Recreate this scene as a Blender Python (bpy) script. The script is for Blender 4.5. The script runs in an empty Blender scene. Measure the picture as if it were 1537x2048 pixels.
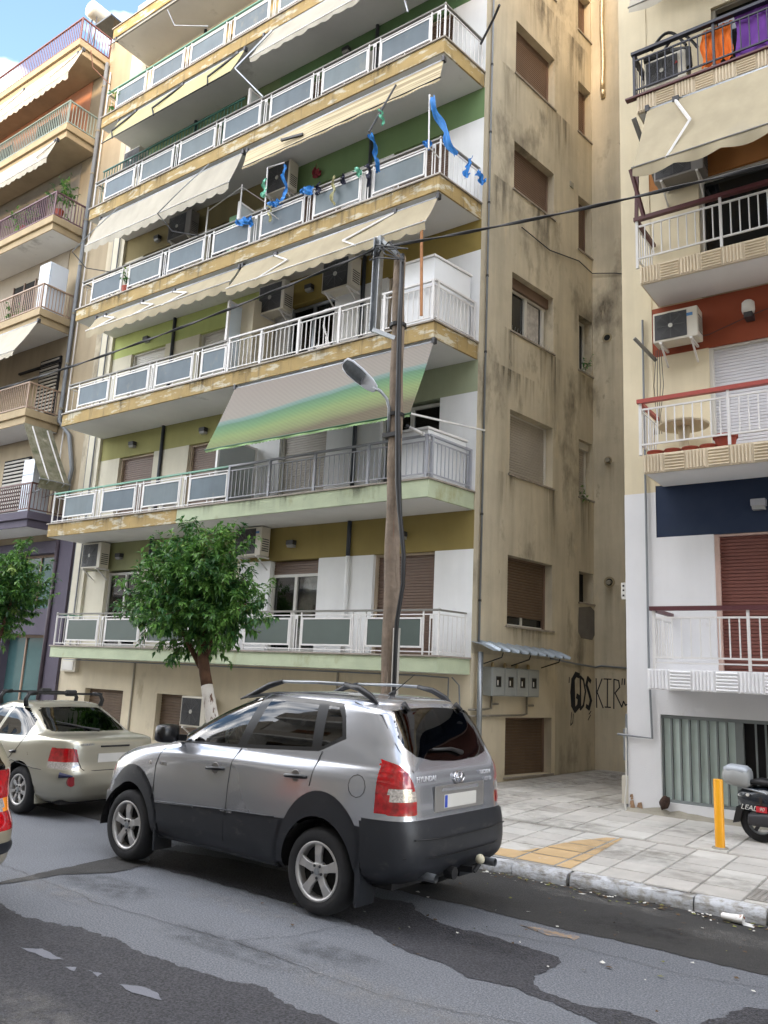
import bpy, bmesh, math, random
from mathutils import Vector, Matrix, noise

R = math.radians
rnd = random.Random(11)
sc = bpy.context.scene
COL = sc.collection

# ------------------------------------------------------------------ camera, sky, sun, exposure
def set_camera():
    yaw, pitch, roll = R(-35.98), R(11.566), R(2.732)
    fw = Vector((math.sin(yaw) * math.cos(pitch), math.cos(yaw) * math.cos(pitch), math.sin(pitch)))
    r0 = Vector((math.cos(yaw), -math.sin(yaw), 0))
    u0 = r0.cross(fw)
    r = math.cos(roll) * r0 + math.sin(roll) * u0
    u = -math.sin(roll) * r0 + math.cos(roll) * u0
    cd = bpy.data.cameras.new('camera')
    cam = bpy.data.objects.new('camera', cd)
    COL.objects.link(cam)
    m = Matrix((r, u, -fw)).transposed().to_4x4()
    m.translation = Vector((0, 0, 1.97))
    cam.matrix_world = m
    cd.sensor_width = 36
    cd.lens = 36 * 1616.5 / 2048
    cd.clip_start = 0.1
    cd.clip_end = 3000
    sc.camera = cam
set_camera()

SUN = Vector((0.40, -1.0, 0.40)).normalized()      # towards the sun: low, behind the camera on the right
EL = math.asin(SUN.z)
AZ = math.atan2(SUN.x, SUN.y)
w = bpy.data.worlds.new('World'); sc.world = w; w.use_nodes = True
nt = w.node_tree
bg = nt.nodes['Background']
sky = nt.nodes.new('ShaderNodeTexSky'); sky.sky_type = 'NISHITA'; sky.sun_disc = False
sky.sun_elevation = EL; sky.sun_rotation = AZ; sky.air_density = 1.0; sky.dust_density = 0.6; sky.ozone_density = 1.2
tc = nt.nodes.new('ShaderNodeTexCoord')
mp = nt.nodes.new('ShaderNodeMapping'); mp.inputs['Scale'].default_value = (1.6, 1.6, 4.0)
cn = nt.nodes.new('ShaderNodeTexNoise'); cn.inputs['Scale'].default_value = 1.7; cn.inputs['Detail'].default_value = 6; cn.inputs['Roughness'].default_value = 0.55
cr = nt.nodes.new('ShaderNodeValToRGB'); mp.inputs['Location'].default_value = (5.5, 0.8, 3.1)
cr.color_ramp.elements[0].position = 0.43; cr.color_ramp.elements[1].position = 0.60
cr.color_ramp.elements[1].color = (1, 1, 1, 1)
cm = nt.nodes.new('ShaderNodeMix'); cm.data_type = 'RGBA'
cm.inputs[7].default_value = (16.6, 16.2, 15.9, 1)
L = nt.links.new
L(tc.outputs['Generated'], mp.inputs['Vector']); L(mp.outputs['Vector'], cn.inputs['Vector']); L(cn.outputs['Fac'], cr.inputs['Fac'])
L(cr.outputs['Color'], cm.inputs[0]); L(sky.outputs['Color'], cm.inputs[6]); L(cm.outputs[2], bg.inputs['Color'])
bg.inputs['Strength'].default_value = 0.13
sd = bpy.data.lights.new('sun', 'SUN'); sd.energy = 1.2; sd.angle = R(10); sd.color = (1.0, 0.70, 0.40)
so = bpy.data.objects.new('sun', sd); COL.objects.link(so)
so.rotation_euler = SUN.to_track_quat('Z', 'Y').to_euler(); so.location = (30, -60, 50)
sc.view_settings.view_transform = 'Standard'; sc.view_settings.look = 'None'
sc.view_settings.exposure = 2.05; sc.view_settings.gamma = 1.0
sc.cycles.max_bounces = 8; sc.cycles.diffuse_bounces = 6; sc.cycles.glossy_bounces = 4
sc.cycles.transparent_max_bounces = 16; sc.cycles.transmission_bounces = 4
sc.cycles.sample_clamp_indirect = 6.0
sc.cycles.use_denoising = True

# ------------------------------------------------------------------ materials
def c(r, g, b):
    f = lambda v: (v / 255 / 12.92) if v / 255 <= 0.04045 else ((v / 255 + 0.055) / 1.055) ** 2.4
    return (f(r), f(g), f(b))
MC = {}
def M(name, col, rough=0.6, metal=0.0, var=0.14, vs=1.6, streak=0.0, stain=None, bump=0.0, bs=40.0, spec=0.5, coat=0.0, speck=0.0, ss=120.0):
    if name in MC: return MC[name]
    m = bpy.data.materials.new(name); m.use_nodes = True; MC[name] = m
    t = m.node_tree; n = t.nodes; lk = t.links.new
    b = n['Principled BSDF']
    b.inputs['Roughness'].default_value = rough; b.inputs['Metallic'].default_value = metal
    b.inputs['Specular IOR Level'].default_value = spec
    if coat: b.inputs['Coat Weight'].default_value = coat; b.inputs['Coat Roughness'].default_value = 0.04
    g = n.new('ShaderNodeNewGeometry')
    def noi(scale, detail=4, st=(1, 1, 1), rg=0.6):
        mpn = n.new('ShaderNodeMapping'); mpn.inputs['Scale'].default_value = st
        lk(g.outputs['Position'], mpn.inputs['Vector'])
        x = n.new('ShaderNodeTexNoise'); x.inputs['Scale'].default_value = scale; x.inputs['Detail'].default_value = detail; x.inputs['Roughness'].default_value = rg
        lk(mpn.outputs['Vector'], x.inputs['Vector']); return x
    def mix(fac, a, bcol, mode='MIX'):
        x = n.new('ShaderNodeMix'); x.data_type = 'RGBA'; x.blend_type = mode
        for i, v in ((0, fac), (6, a), (7, bcol)):
            if hasattr(v, 'is_linked'): lk(v, x.inputs[i])
            else: x.inputs[i].default_value = v if i == 0 else (*v, 1)
        return x.outputs[2]
    def ramp(src, lo, hi):
        x = n.new('ShaderNodeMapRange'); x.inputs[1].default_value = lo; x.inputs[2].default_value = hi; x.clamp = True
        lk(src, x.inputs[0]); return x.outputs[0]
    lo = tuple(v * (1 - var) for v in col); hi = tuple(min(1, v * (1 + var)) for v in col)
    out = mix(ramp(noi(vs, 5).outputs['Fac'], 0.3, 0.7), lo, hi)
    if streak:
        s = ramp(noi(2.2, 5, (1.6, 1.6, 0.16)).outputs['Fac'], 0.42, 0.72)
        s2 = n.new('ShaderNodeMath'); s2.operation = 'MULTIPLY'; s2.inputs[1].default_value = streak; lk(s, s2.inputs[0])
        out = mix(s2.outputs[0], out, tuple(v * 0.45 for v in col))
    if stain:
        for (scol, slo, shi, ssc, st) in stain:
            out = mix(ramp(noi(ssc, 6, st, 0.65).outputs['Fac'], slo, shi), out, scol)
    if speck:
        s = ramp(noi(ss, 3, rg=0.8).outputs['Fac'], 0.40, 0.62)
        sm = mix(s, tuple(v * (1 - speck) for v in col), tuple(min(1, v * (1 + speck)) for v in col))
        out = mix(0.65, out, sm)
    lk(out, b.inputs['Base Color'])
    if bump:
        bn = n.new('ShaderNodeBump'); bn.inputs['Strength'].default_value = bump; bn.inputs['Distance'].default_value = 0.02
        lk(noi(bs, 4).outputs['Fac'], bn.inputs['Height']); lk(bn.outputs['Normal'], b.inputs['Normal'])
    if rough > 0.3 and var > 0:
        rr = n.new('ShaderNodeMapRange'); rr.inputs[3].default_value = max(0, rough - 0.1); rr.inputs[4].default_value = min(1, rough + 0.1)
        lk(noi(vs * 3, 3).outputs['Fac'], rr.inputs[0]); lk(rr.outputs[0], b.inputs['Roughness'])
    return m
def GLASS(name, tint, rough=0.02):
    if name in MC: return MC[name]
    m = bpy.data.materials.new(name); m.use_nodes = True; MC[name] = m
    t = m.node_tree; n = t.nodes; n.clear(); lk = t.links.new
    o = n.new('ShaderNodeOutputMaterial'); mx = n.new('ShaderNodeMixShader'); tr = n.new('ShaderNodeBsdfTransparent'); gl = n.new('ShaderNodeBsdfGlossy')
    lw = n.new('ShaderNodeFresnel'); lw.inputs['IOR'].default_value = 1.5
    g = n.new('ShaderNodeNewGeometry'); nz = n.new('ShaderNodeTexNoise'); nz.inputs['Scale'].default_value = 0.9
    bp = n.new('ShaderNodeBump'); bp.inputs['Strength'].default_value = 0.05; bp.inputs['Distance'].default_value = 0.05
    lk(g.outputs['Position'], nz.inputs['Vector']); lk(nz.outputs['Fac'], bp.inputs['Height']); lk(bp.outputs['Normal'], gl.inputs['Normal'])
    md = n.new('ShaderNodeMath'); md.operation = 'MULTIPLY_ADD'; md.inputs[1].default_value = 1.0; md.inputs[2].default_value = 0.05
    lk(lw.outputs[0], md.inputs[0])
    tr.inputs['Color'].default_value = (*tint, 1); gl.inputs['Roughness'].default_value = rough
    lk(md.outputs[0], mx.inputs[0]); lk(tr.outputs[0], mx.inputs[1]); lk(gl.outputs[0], mx.inputs[2]); lk(mx.outputs[0], o.inputs['Surface'])
    return m

# ------------------------------------------------------------------ mesh helpers
ORG = {}
class MB:
    def __init__(s, T=None): s.v = []; s.f = []; s.T = T
    def add(s, vs, fs):
        k = len(s.v)
        s.v += [Vector(s.T(*p)) if s.T else Vector(p) for p in vs]
        s.f += [tuple(i + k for i in q) for q in fs]
        return s
    def box(s, x0, x1, y0, y1, z0, z1):
        return s.add([(x0, y0, z0), (x1, y0, z0), (x1, y1, z0), (x0, y1, z0), (x0, y0, z1), (x1, y0, z1), (x1, y1, z1), (x0, y1, z1)],
                     [(3, 2, 1, 0), (4, 5, 6, 7), (0, 1, 5, 4), (1, 2, 6, 5), (2, 3, 7, 6), (3, 0, 4, 7)])
    def bar(s, a, b, w, h=None, up=(0, 0, 1)):
        a, b = Vector(a), Vector(b); h = h or w
        d = (b - a).normalized(); u = Vector(up)
        if abs(d.dot(u)) > 0.95: u = Vector((0, 1, 0))
        sx = d.cross(u).normalized() * w / 2; sy = sx.cross(d).normalized() * h / 2
        P = [a - sx - sy, a + sx - sy, a + sx + sy, a - sx + sy, b - sx - sy, b + sx - sy, b + sx + sy, b - sx + sy]
        return s.add(P, [(3, 2, 1, 0), (4, 5, 6, 7), (0, 1, 5, 4), (1, 2, 6, 5), (2, 3, 7, 6), (3, 0, 4, 7)])
    def tube(s, pts, r, n=8, cap=True):
        pts = [Vector(p) for p in pts]; rs = r if isinstance(r, (list, tuple)) else [r] * len(pts)
        vs = []; fs = []
        u = None
        for i, p in enumerate(pts):
            d = (pts[min(i + 1, len(pts) - 1)] - pts[max(i - 1, 0)]).normalized()
            if u is None:
                u = d.orthogonal().normalized()
            else:
                u = (u - d * u.dot(d)).normalized()
            w_ = d.cross(u)
            for k in range(n):
                a = 2 * math.pi * k / n
                vs.append(p + (u * math.cos(a) + w_ * math.sin(a)) * rs[i])
        for i in range(len(pts) - 1):
            for k in range(n):
                fs.append((i * n + k, i * n + (k + 1) % n, (i + 1) * n + (k + 1) % n, (i + 1) * n + k))
        if cap:
            fs.append(tuple(range(n - 1, -1, -1))); fs.append(tuple(range((len(pts) - 1) * n, len(pts) * n)))
        return s.add(vs, fs)
    def prism(s, poly, d):
        n = len(poly); d = Vector(d); P = [Vector(p) for p in poly]
        return s.add(P + [p + d for p in P], [tuple(range(n - 1, -1, -1)), tuple(range(n, 2 * n))] + [(i, (i + 1) % n, n + (i + 1) % n, n + i) for i in range(n)])
    def lathe(s, prof, n=24, o=(0, 0, 0), ax='z', arc=2 * math.pi):
        o = Vector(o); vs = []; fs = []
        for (r, z) in prof:
            for k in range(n):
                a = arc * k / n; x, y = r * math.cos(a), r * math.sin(a)
                p = {'z': (x, y, z), 'y': (x, z, y), 'x': (z, x, y)}[ax]
                vs.append(o + Vector(p))
        for i in range(len(prof) - 1):
            for k in range(n):
                fs.append((i * n + k, i * n + (k + 1) % n, (i + 1) * n + (k + 1) % n, (i + 1) * n + k))
        return s.add(vs, fs)
    def grid(s, P):
        h = len(P); w_ = len(P[0])
        return s.add([p for row in P for p in row], [(i * w_ + j, i * w_ + j + 1, (i + 1) * w_ + j + 1, (i + 1) * w_ + j) for i in range(h - 1) for j in range(w_ - 1)])
    def mesh(s, name, mat, off=(0, 0, 0), smooth=False):
        me = bpy.data.meshes.new(name); o = Vector(off)
        me.from_pydata([tuple(p - o) for p in s.v], [], s.f)
        if mat: me.materials.append(mat)
        if smooth:
            me.polygons.foreach_set('use_smooth', [True] * len(me.polygons))
        return me
    def build(s, name, mat, parent=None, smooth=False, bevel=0.0, local=False, recalc=True, kind=None, auto=None):
        if parent is not None:
            o = Vector((0, 0, 0)) if local else ORG[parent]
        else:
            xs = [p.x for p in s.v]; ys = [p.y for p in s.v]
            o = Vector(((min(xs) + max(xs)) / 2, (min(ys) + max(ys)) / 2, min(p.z for p in s.v)))
        me = s.mesh(name, mat, o, smooth)
        if recalc:
            bm = bmesh.new(); bm.from_mesh(me); bmesh.ops.recalc_face_normals(bm, faces=bm.faces); bm.to_mesh(me); bm.free()
        ob = bpy.data.objects.new(name, me); COL.objects.link(ob)
        ob.parent = parent
        if parent is None: ob.location = o
        ORG[ob] = o
        if bevel:
            md = ob.modifiers.new('bevel', 'BEVEL'); md.width = bevel; md.segments = 2; md.limit_method = 'ANGLE'
        if auto:
            me.polygons.foreach_set('use_smooth', [True] * len(me.polygons))
            try: me.set_sharp_from_angle(angle=R(auto))
            except Exception: pass
        if kind: ob['kind'] = kind
        return ob
def tag(o, label, cat, group=None, kind=None):
    o['label'] = label; o['category'] = cat
    if group: o['group'] = group
    if kind: o['kind'] = kind
    return o
def thing(name, label, cat, loc, rz=0.0, group=None):
    o = bpy.data.objects.new(name, None); COL.objects.link(o); o.location = loc; o.rotation_euler = (0, 0, rz); o.empty_display_size = 0.2
    ORG[o] = Vector(loc)
    return tag(o, label, cat, group)
def struct(o): o['kind'] = 'structure'; return o
def inst(name, me, parent, loc, rot=(0, 0, 0), scale=None, local=False):
    ob = bpy.data.objects.new(name, me); COL.objects.link(ob); ob.parent = parent
    ob.location = Vector(loc) - (Vector((0, 0, 0)) if local or parent is None else ORG[parent]); ob.rotation_euler = rot
    if scale: ob.scale = scale
    ORG[ob] = Vector(loc) if not local else Vector((0, 0, 0))
    return ob
def text(txt, size, mat, parent, matrix, name='lettering', ext=0.004, local=False, shear=0.0):
    cu = bpy.data.curves.new('t', 'FONT'); cu.body = txt; cu.size = size; cu.extrude = ext; cu.align_x = 'CENTER'; cu.align_y = 'CENTER'; cu.shear = shear; cu.resolution_u = 3
    to = bpy.data.objects.new('t', cu); COL.objects.link(to)
    dg = bpy.context.evaluated_depsgraph_get(); me = bpy.data.meshes.new_from_object(to.evaluated_get(dg))
    bpy.data.objects.remove(to); me.name = name
    me.materials.clear(); me.materials.append(mat); me.transform(matrix)
    if parent is not None and not local: me.transform(Matrix.Translation(-ORG[parent]))
    ob = bpy.data.objects.new(name, me); COL.objects.link(ob); ob.parent = parent; ORG[ob] = ORG.get(parent, Vector((0, 0, 0)))
    return ob
def shutter(mb, x0, x1, z0, z1, y, p=0.055, d=0.012):
    n = max(2, int((z1 - z0) / p)); p = (z1 - z0) / n; rows = []
    for i in range(n):
        z = z0 + i * p
        for (dz, dy) in ((0, 0), (0.12, -d), (0.75, -d), (0.92, 0)):
            rows.append([(x0, y + dy, z + dz * p), (x1, y + dy, z + dz * p)])
    rows.append([(x0, y, z1), (x1, y, z1)])
    return mb.grid(rows)
def Box(name, mat, parent, x0, x1, y0, y1, z0, z1, bevel=0.0, T=None):
    return MB(T).box(x0, x1, y0, y1, z0, z1).build(name, mat, parent, bevel=bevel)

# palette
m_beige = M('stucco_beige', c(194, 184, 162), 0.9, var=0.16, vs=0.7, streak=0.42, stain=[(c(84, 77, 66), 0.55, 0.74, 0.8, (1, 1, 0.5)), (c(76, 69, 60), 0.66, 0.78, 2.2, (1, 1, 0.5)), (c(205, 190, 160), 0.60, 0.80, 2.5, (1, 1, 0.3))], bump=0.25, bs=60)
m_ground = M('stucco_cream', c(205, 194, 170), 0.9, var=0.10, vs=0.9, streak=0.18, stain=[(c(140, 126, 100), 0.62, 0.8, 1.2, (1, 1, 0.5))], bump=0.2, bs=60)
m_white = M('wall_white', c(230, 231, 231), 0.85, var=0.05, vs=1.0, streak=0.10, bump=0.12, bs=70)
m_creamw = M('wall_cream', c(205, 200, 182), 0.85, var=0.07, vs=1.0, streak=0.12, bump=0.12, bs=70)
m_soffit = M('soffit_grey', c(222, 222, 219), 0.9, var=0.08, vs=0.6, stain=[(c(120, 116, 108), 0.62, 0.82, 0.7, (1, 1, 1))], bump=0.12, bs=50)
m_ochre = M('fascia_ochre', c(162, 139, 92), 0.9, var=0.14, vs=2.5, stain=[(c(192, 184, 162), 0.54, 0.60, 3.0, (0.6, 0.6, 2.2)), (c(104, 92, 70), 0.55, 0.75, 3.5, (2.2, 2.2, 0.25))], bump=0.3, bs=30)
m_palegr = M('fascia_pale_green', c(178, 188, 160), 0.9, var=0.10, vs=2.0, stain=[(c(150, 148, 110), 0.58, 0.75, 1.4, (1, 1, 0.6)), (c(96, 96, 76), 0.66, 0.82, 3.0, (1, 1, 0.4))], bump=0.3, bs=30)
m_conc = M('concrete_grey', c(150, 145, 132), 0.9, var=0.15, vs=2.0, streak=0.3, bump=0.3, bs=30)
m_marble = M('marble_lip', c(150, 142, 132), 0.6, var=0.2, vs=6)
m_wmetal = M('white_paint', c(214, 212, 210), 0.45, var=0.06, vs=4, stain=[(c(140, 96, 60), 0.70, 0.80, 8.0, (1, 1, 1))])
m_gmetal = M('grey_paint', c(160, 162, 170), 0.45, var=0.06, vs=4)
m_glassps = [M('frosted_panel_%d' % i, c(*q), 0.5, var=0.14, vs=1.3, spec=0.3, streak=0.25, stain=[(c(120, 120, 112), 0.6, 0.8, 3.0, (1, 1, 0.6))]) for i, q in enumerate(((90, 104, 113), (82, 95, 104), (98, 110, 115)))]
m_glassp = m_glassps[0]
m_hand = M('handrail_grey', c(120, 118, 112), 0.5, var=0.15)
m_handg = M('handrail_green', c(110, 160, 138), 0.5, var=0.10)
m_brownsh = M('shutter_brown', c(112, 91, 78), 0.5, var=0.08, vs=2, streak=0.12)
m_brownsd = M('shutter_dark_brown', c(100, 82, 66), 0.55, var=0.14, vs=2, streak=0.3)
m_whitesh = M('shutter_white', c(200, 198, 192), 0.45, var=0.05)
m_greysh = M('shutter_grey', c(168, 162, 152), 0.5, var=0.08, streak=0.15)
m_black = M('black_plastic', c(26, 26, 28), 0.5, var=0.1)
m_dark = M('dark_metal', c(46, 46, 50), 0.5, var=0.1)
m_galv = M('galvanised', c(150, 154, 158), 0.4, metal=0.7, var=0.15, vs=8)
m_pvc = M('grey_pipe', c(120, 124, 128), 0.5, var=0.1, vs=3)
m_pvcd = M('dark_pipe', c(52, 56, 64), 0.5, var=0.1)
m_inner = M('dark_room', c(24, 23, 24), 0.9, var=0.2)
m_curt = M('lace_curtain', c(176, 172, 168), 0.9, var=0.25, vs=9)
m_pane = M('window_pane', c(22, 26, 30), 0.04, var=0.0, spec=0.8)
m_acw = M('ac_casing', c(196, 190, 176), 0.45, var=0.05, vs=3, streak=0.1)
m_awn = M('awning_canvas', c(160, 149, 124), 0.9, var=0.10, vs=1.5, streak=0.22, stain=[(c(150, 142, 124), 0.6, 0.8, 1.1, (1, 1, 1))])
m_awny = M('awning_yellow', c(178, 168, 122), 0.9, var=0.08, vs=1.5, streak=0.1)
m_awnw = M('awning_white', c(168, 162, 148), 0.9, var=0.08, vs=1.5, streak=0.2, stain=[(c(160, 152, 136), 0.6, 0.8, 1.3, (1, 1, 1))])
# ------------------------------------------------------------------ ground, road, pavement
m_asph = M('asphalt', c(104, 107, 113), 0.85, var=0.14, vs=1.1, speck=0.62, ss=70, bump=0.5, bs=110, stain=[(c(84, 84, 90), 0.58, 0.75, 0.5, (0.5, 1.6, 1))])
m_asph2 = M('asphalt_dark_coarse', c(56, 56, 61), 0.7, var=0.16, vs=1.2, speck=1.3, ss=55, bump=0.9, bs=70)
m_asph3 = M('asphalt_gutter', c(52, 51, 50), 0.9, var=0.14, vs=1.5, speck=0.5, ss=80, bump=0.5, bs=100, stain=[(c(78, 74, 68), 0.6, 0.75, 1.8, (1, 1, 1))])
m_earth = M('ground_earth', c(96, 92, 86), 0.95)
struct(MB().grid([[(-400, -400, -0.03), (400, -400, -0.03)], [(-400, 400, -0.03), (400, 400, -0.03)]]).build('ground', m_earth))
struct(MB().grid([[(-90 + i * 6, y, 0) for i in range(31)] for y in (-3.2, 0, 3, 6, 8.35)]).build('road', m_asph))
def wob(poly, amp=0.03, step=0.03, seed=0):
    out = []
    n = len(poly)
    for i in range(n):
        a = Vector((*poly[i], 0)); b = Vector((*poly[(i + 1) % n], 0)); k = max(1, int((b - a).length / step))
        if (b - a).length > 3: k = max(1, int((b - a).length / 0.4))
        d = (b - a).normalized(); nn = Vector((-d.y, d.x, 0))
        for j in range(k):
            p = a.lerp(b, j / k)
            q = p + nn * (noise.noise(p * 7 + Vector((seed, 0, 0))) + 0.5 * noise.noise(p * 19) + 0.45 * noise.noise(p * 41)) * amp
            out.append((q.x, q.y))
    return out
def patch(name, poly, z, mat, amp=0.03, seed=0):
    P = wob(poly, amp, seed=seed) if amp else poly
    me = bpy.data.meshes.new(name)
    bm = bmesh.new(); vs = [bm.verts.new((x, y, z)) for x, y in P]; f = bm.faces.new(vs)
    bmesh.ops.triangulate(bm, faces=[f]); bmesh.ops.recalc_face_normals(bm, faces=bm.faces)
    if sum(q.normal.z for q in bm.faces) < 0: bmesh.ops.reverse_faces(bm, faces=bm.faces)
    bm.to_mesh(me); bm.free(); me.materials.append(mat)
    ob = bpy.data.objects.new(name, me); COL.objects.link(ob); return struct(ob)
patch('asphalt_patch', [(-30, 4.3), (-7.2, 4.12), (-6.65, 4.05), (-6.2, 3.99), (-5.7, 4.11), (-5.29, 4.16), (-4.91, 4.1), (-4.47, 4.09), (-4.14, 4.14), (-3.81, 4.24), (-3.52, 4.11), (-3.21, 4.11), (-2.6, 4.15), (0.5, 4.2), (8, 4.3), (8, 1.0), (-30, 1.0)], 0.004, m_asph2, 0.05)
m_worn = M('asphalt_worn', c(112, 114, 122), 0.85, var=0.08, speck=0.2, ss=160, bump=0.2, bs=170)
for q in ([(-5.56, 3.58), (-5.43, 3.67), (-5.13, 3.65), (-5.2, 3.58)], [(-5.01, 3.57), (-4.96, 3.62), (-4.90, 3.57)], [(-4.88, 3.64), (-4.74, 3.67), (-4.71, 3.6)], [(-4.53, 3.62), (-4.41, 3.68), (-4.24, 3.70), (-4.12, 3.64), (-4.25, 3.6)]):
    patch('worn_mark', q, 0.008, m_worn, 0.02)
patch('asphalt_patch', [(-4.9, 6.6), (-4.6, 6.48), (-4.23, 6.56), (-4.08, 6.37), (-3.72, 6.21), (-3.33, 6.23), (-2.87, 6.16), (-2.65, 6.13), (-2.60, 6.03), (-2.61, 5.67), (-2.57, 5.51), (-2.48, 5.41), (-2.33, 5.38), (-2.11, 5.39), (-1.96, 5.46), (-1.7, 5.42), (-1.2, 5.45), (0.5, 5.45), (0.5, 5.15), (-1.5, 5.15), (-1.98, 5.17), (-2.27, 5.26), (-2.6, 5.33), (-2.98, 5.29), (-3.12, 5.39), (-3.49, 5.44), (-3.7, 5.47), (-4.0, 5.65), (-4.6, 5.75), (-6.2, 5.80), (-6.9, 5.75), (-7.6, 6.3), (-6.5, 6.6)], 0.004, m_asph2, 0.035, 3)
patch('asphalt_patch', [(-14, 6.9), (-4.6, 6.84), (-4.23, 6.81), (-3.88, 6.86), (-3.47, 6.82), (-2.77, 6.82), (-2.2, 6.85), (-1.54, 6.83), (0, 6.86), (4, 6.86), (4, 8.25), (-14, 8.25)], 0.004, m_asph3, 0.03, 5)
patch('asphalt_patch', [(-1.5, 5.6), (-1.4, 5.9), (-1.36, 6.07), (-1.0, 6.25), (0.6, 6.3), (0.6, 5.6)], 0.005, m_asph2, 0.04, 6)
patch('trench_line', [(-7.27, 4.32), (-7.45, 5.85), (-6.95, 5.84), (-6.89, 5.34), (-7.16, 4.95), (-7.19, 4.32)], 0.006, m_asph3, 0.02, 7)

def zp(y): return 0.13 + 0.019 * (y - 8.3)
m_mortar = M('pavement_mortar', c(150, 146, 138), 0.9, var=0.12, vs=2, speck=0.2, bump=0.2, bs=80)
tm = [M('paving_%d' % i, c(*q), 0.8, var=0.10, vs=3.0, bump=0.15, bs=60, stain=[(c(128, 122, 112), 0.58, 0.78, 1.6, (1, 1, 1))]) for i, q in enumerate(((186, 183, 177), (182, 178, 172), (190, 187, 181), (177, 173, 167)))]
pav = MB()
pav.grid([[(x, y, zp(y) - 0.008 - (0.04 if y > 25 else 0)) for x in (-90, -22, -9, -4, 2, 20, 60)] for y in (8.40, 10.4, 12.4, 14, 17.3, 26)])
pav = struct(pav.build('pavement', m_mortar))
tmesh = []
def tile_mesh(wx, wy, k):
    b = MB(); e = 0.006
    b.add([(-wx, -wy, 0), (wx, -wy, 0), (wx, wy, 0), (-wx, wy, 0), (-wx + e, -wy + e, 0.014), (wx - e, -wy + e, 0.014), (wx - e, wy - e, 0.014), (-wx + e, wy - e, 0.014)],
          [(4, 5, 6, 7), (0, 1, 5, 4), (1, 2, 6, 5), (2, 3, 7, 6), (3, 0, 4, 7)])
    return b.mesh('tile', tm[k])
TS = {}
TILES = []
slope = math.atan(0.019)
def put_tile(x, y, wx, wy, rz=0.0):
    k = rnd.randrange(4); key = (round(wx, 3), round(wy, 3), k)
    if key not in TS: TS[key] = tile_mesh(wx, wy, k)
    inst('tile', TS[key], pav, (x, y, zp(y) - 0.006 + rnd.uniform(-0.002, 0.002)), (slope + rnd.uniform(-0.004, 0.004), rnd.uniform(-0.004, 0.004), rz))
    TILES.append((x - wx, x + wx, y - wy, y + wy))
px = 0.456
for r in range(5):                                   # kerb side rows
    yc = 8.56 + r * 0.40
    for i in range(-1, 13):
        xc = -6.9 + 0.456 * 0.5 + i * px
        if xc < -6.6 or xc > -0.9: continue
        put_tile(xc + 0.03, yc, 0.219, 0.191)
for r in range(4):                                   # house side rows
    yc = 10.70 + r * 0.47
    for i in range(0, 13):
        xc = -7.0 + i * 0.478
        if xc > -0.9: continue
        put_tile(xc, yc, 0.231, 0.226)
for r in range(10):                                  # alley
    yc = 12.62 + r * 0.50
    for i in range(0, 7):
        xc = -7.2 + i * 0.49 + (yc - 12.6) * 0.155 + 0.3
        if xc < -7.05 + (yc - 12.78) * 0.155 or xc > -4.35: continue
        put_tile(xc, yc, 0.236, 0.241, R(-8))
# ochre paint left on the tiles (clipped to each tile so the joints stay open)
m_och = M('ochre_paint', c(186, 158, 118), 0.85, var=0.10, vs=3, stain=[(c(196, 190, 182), 0.64, 0.72, 5.0, (1, 1, 1))])
def clip(poly, ax, lim, keep_less):
    out = []
    for i in range(len(poly)):
        a, b = poly[i], poly[(i + 1) % len(poly)]
        ia = (a[ax] <= lim) == keep_less; ib = (b[ax] <= lim) == keep_less
        if ia: out.append(a)
        if ia != ib:
            t = (lim - a[ax]) / (b[ax] - a[ax]); out.append((a[0] + t * (b[0] - a[0]), a[1] + t * (b[1] - a[1])))
    return out
OCH = [(-4.75, 8.75), (-4.48, 8.70), (-4.23, 8.80), (-4.13, 9.15), (-4.02, 9.70), (-3.80, 10.2), (-3.63, 10.3), (-3.55, 9.24), (-3.50, 8.36), (-3.76, 8.36), (-4.75, 8.36)]
pb = MB()
for (x0, x1, y0, y1) in TILES:
    q = OCH
    for ax, lim, kl in ((0, x0 + 0.006, False), (0, x1 - 0.006, True), (1, y0 + 0.006, False), (1, y1 - 0.006, True)):
        q = clip(q, ax, lim, kl)
        if len(q) < 3: break
    if len(q) >= 3: pb.add([(x, y, zp(y) + 0.0135) for x, y in q], [tuple(range(len(q)))])
struct(pb.build('painted_marking', m_och))
# kerb of separate stones with worn white paint
m_kerb = M('kerb_white', c(184, 186, 190), 0.8, var=0.08, vs=4, stain=[(c(120, 116, 110), 0.50, 0.62, 4.2, (1, 1, 3.5)), (c(150, 147, 140), 0.48, 0.64, 13.0, (1, 1, 1))], bump=0.5, bs=25)
kerb = MB(); kerb.box(-40, 8, 8.30, 8.40, -0.02, 0.10); kerb = struct(kerb.build('kerb', m_conc))
for i in range(26):
    x0 = -14.0 + i * 0.62 + rnd.uniform(-0.02, 0.02); x1 = x0 + 0.605
    n = 8; rows = []
    dz = rnd.uniform(-0.006, 0.006); dy = rnd.uniform(-0.008, 0.008)
    for (yy, zz) in ((8.225, -0.01), (8.22, 0.05), (8.23, 0.09), (8.255, 0.116), (8.30, 0.124), (8.405, 0.127), (8.41, 0.06)):
        rows.append([(x0 + (x1 - x0) * j / n, yy + dy + 0.012 * noise.noise(Vector((x0 + j * 0.08, yy * 9, zz * 30))) * (1 if yy < 8.38 else 0), max(-0.01, zz + dz + 0.014 * noise.noise(Vector((x0 * 3 + j * 0.21, yy * 13, 5))))) for j in range(n + 1)])
    kb = MB(); kb.grid(rows)
    L_ = len(rows)
    kb.f.append(tuple(k * (n + 1) for k in range(L_))); kb.f.append(tuple(k * (n + 1) + n for k in range(L_ - 1, -1, -1)))
    kb.build('kerb_stone', m_kerb, kerb, auto=40)
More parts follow.
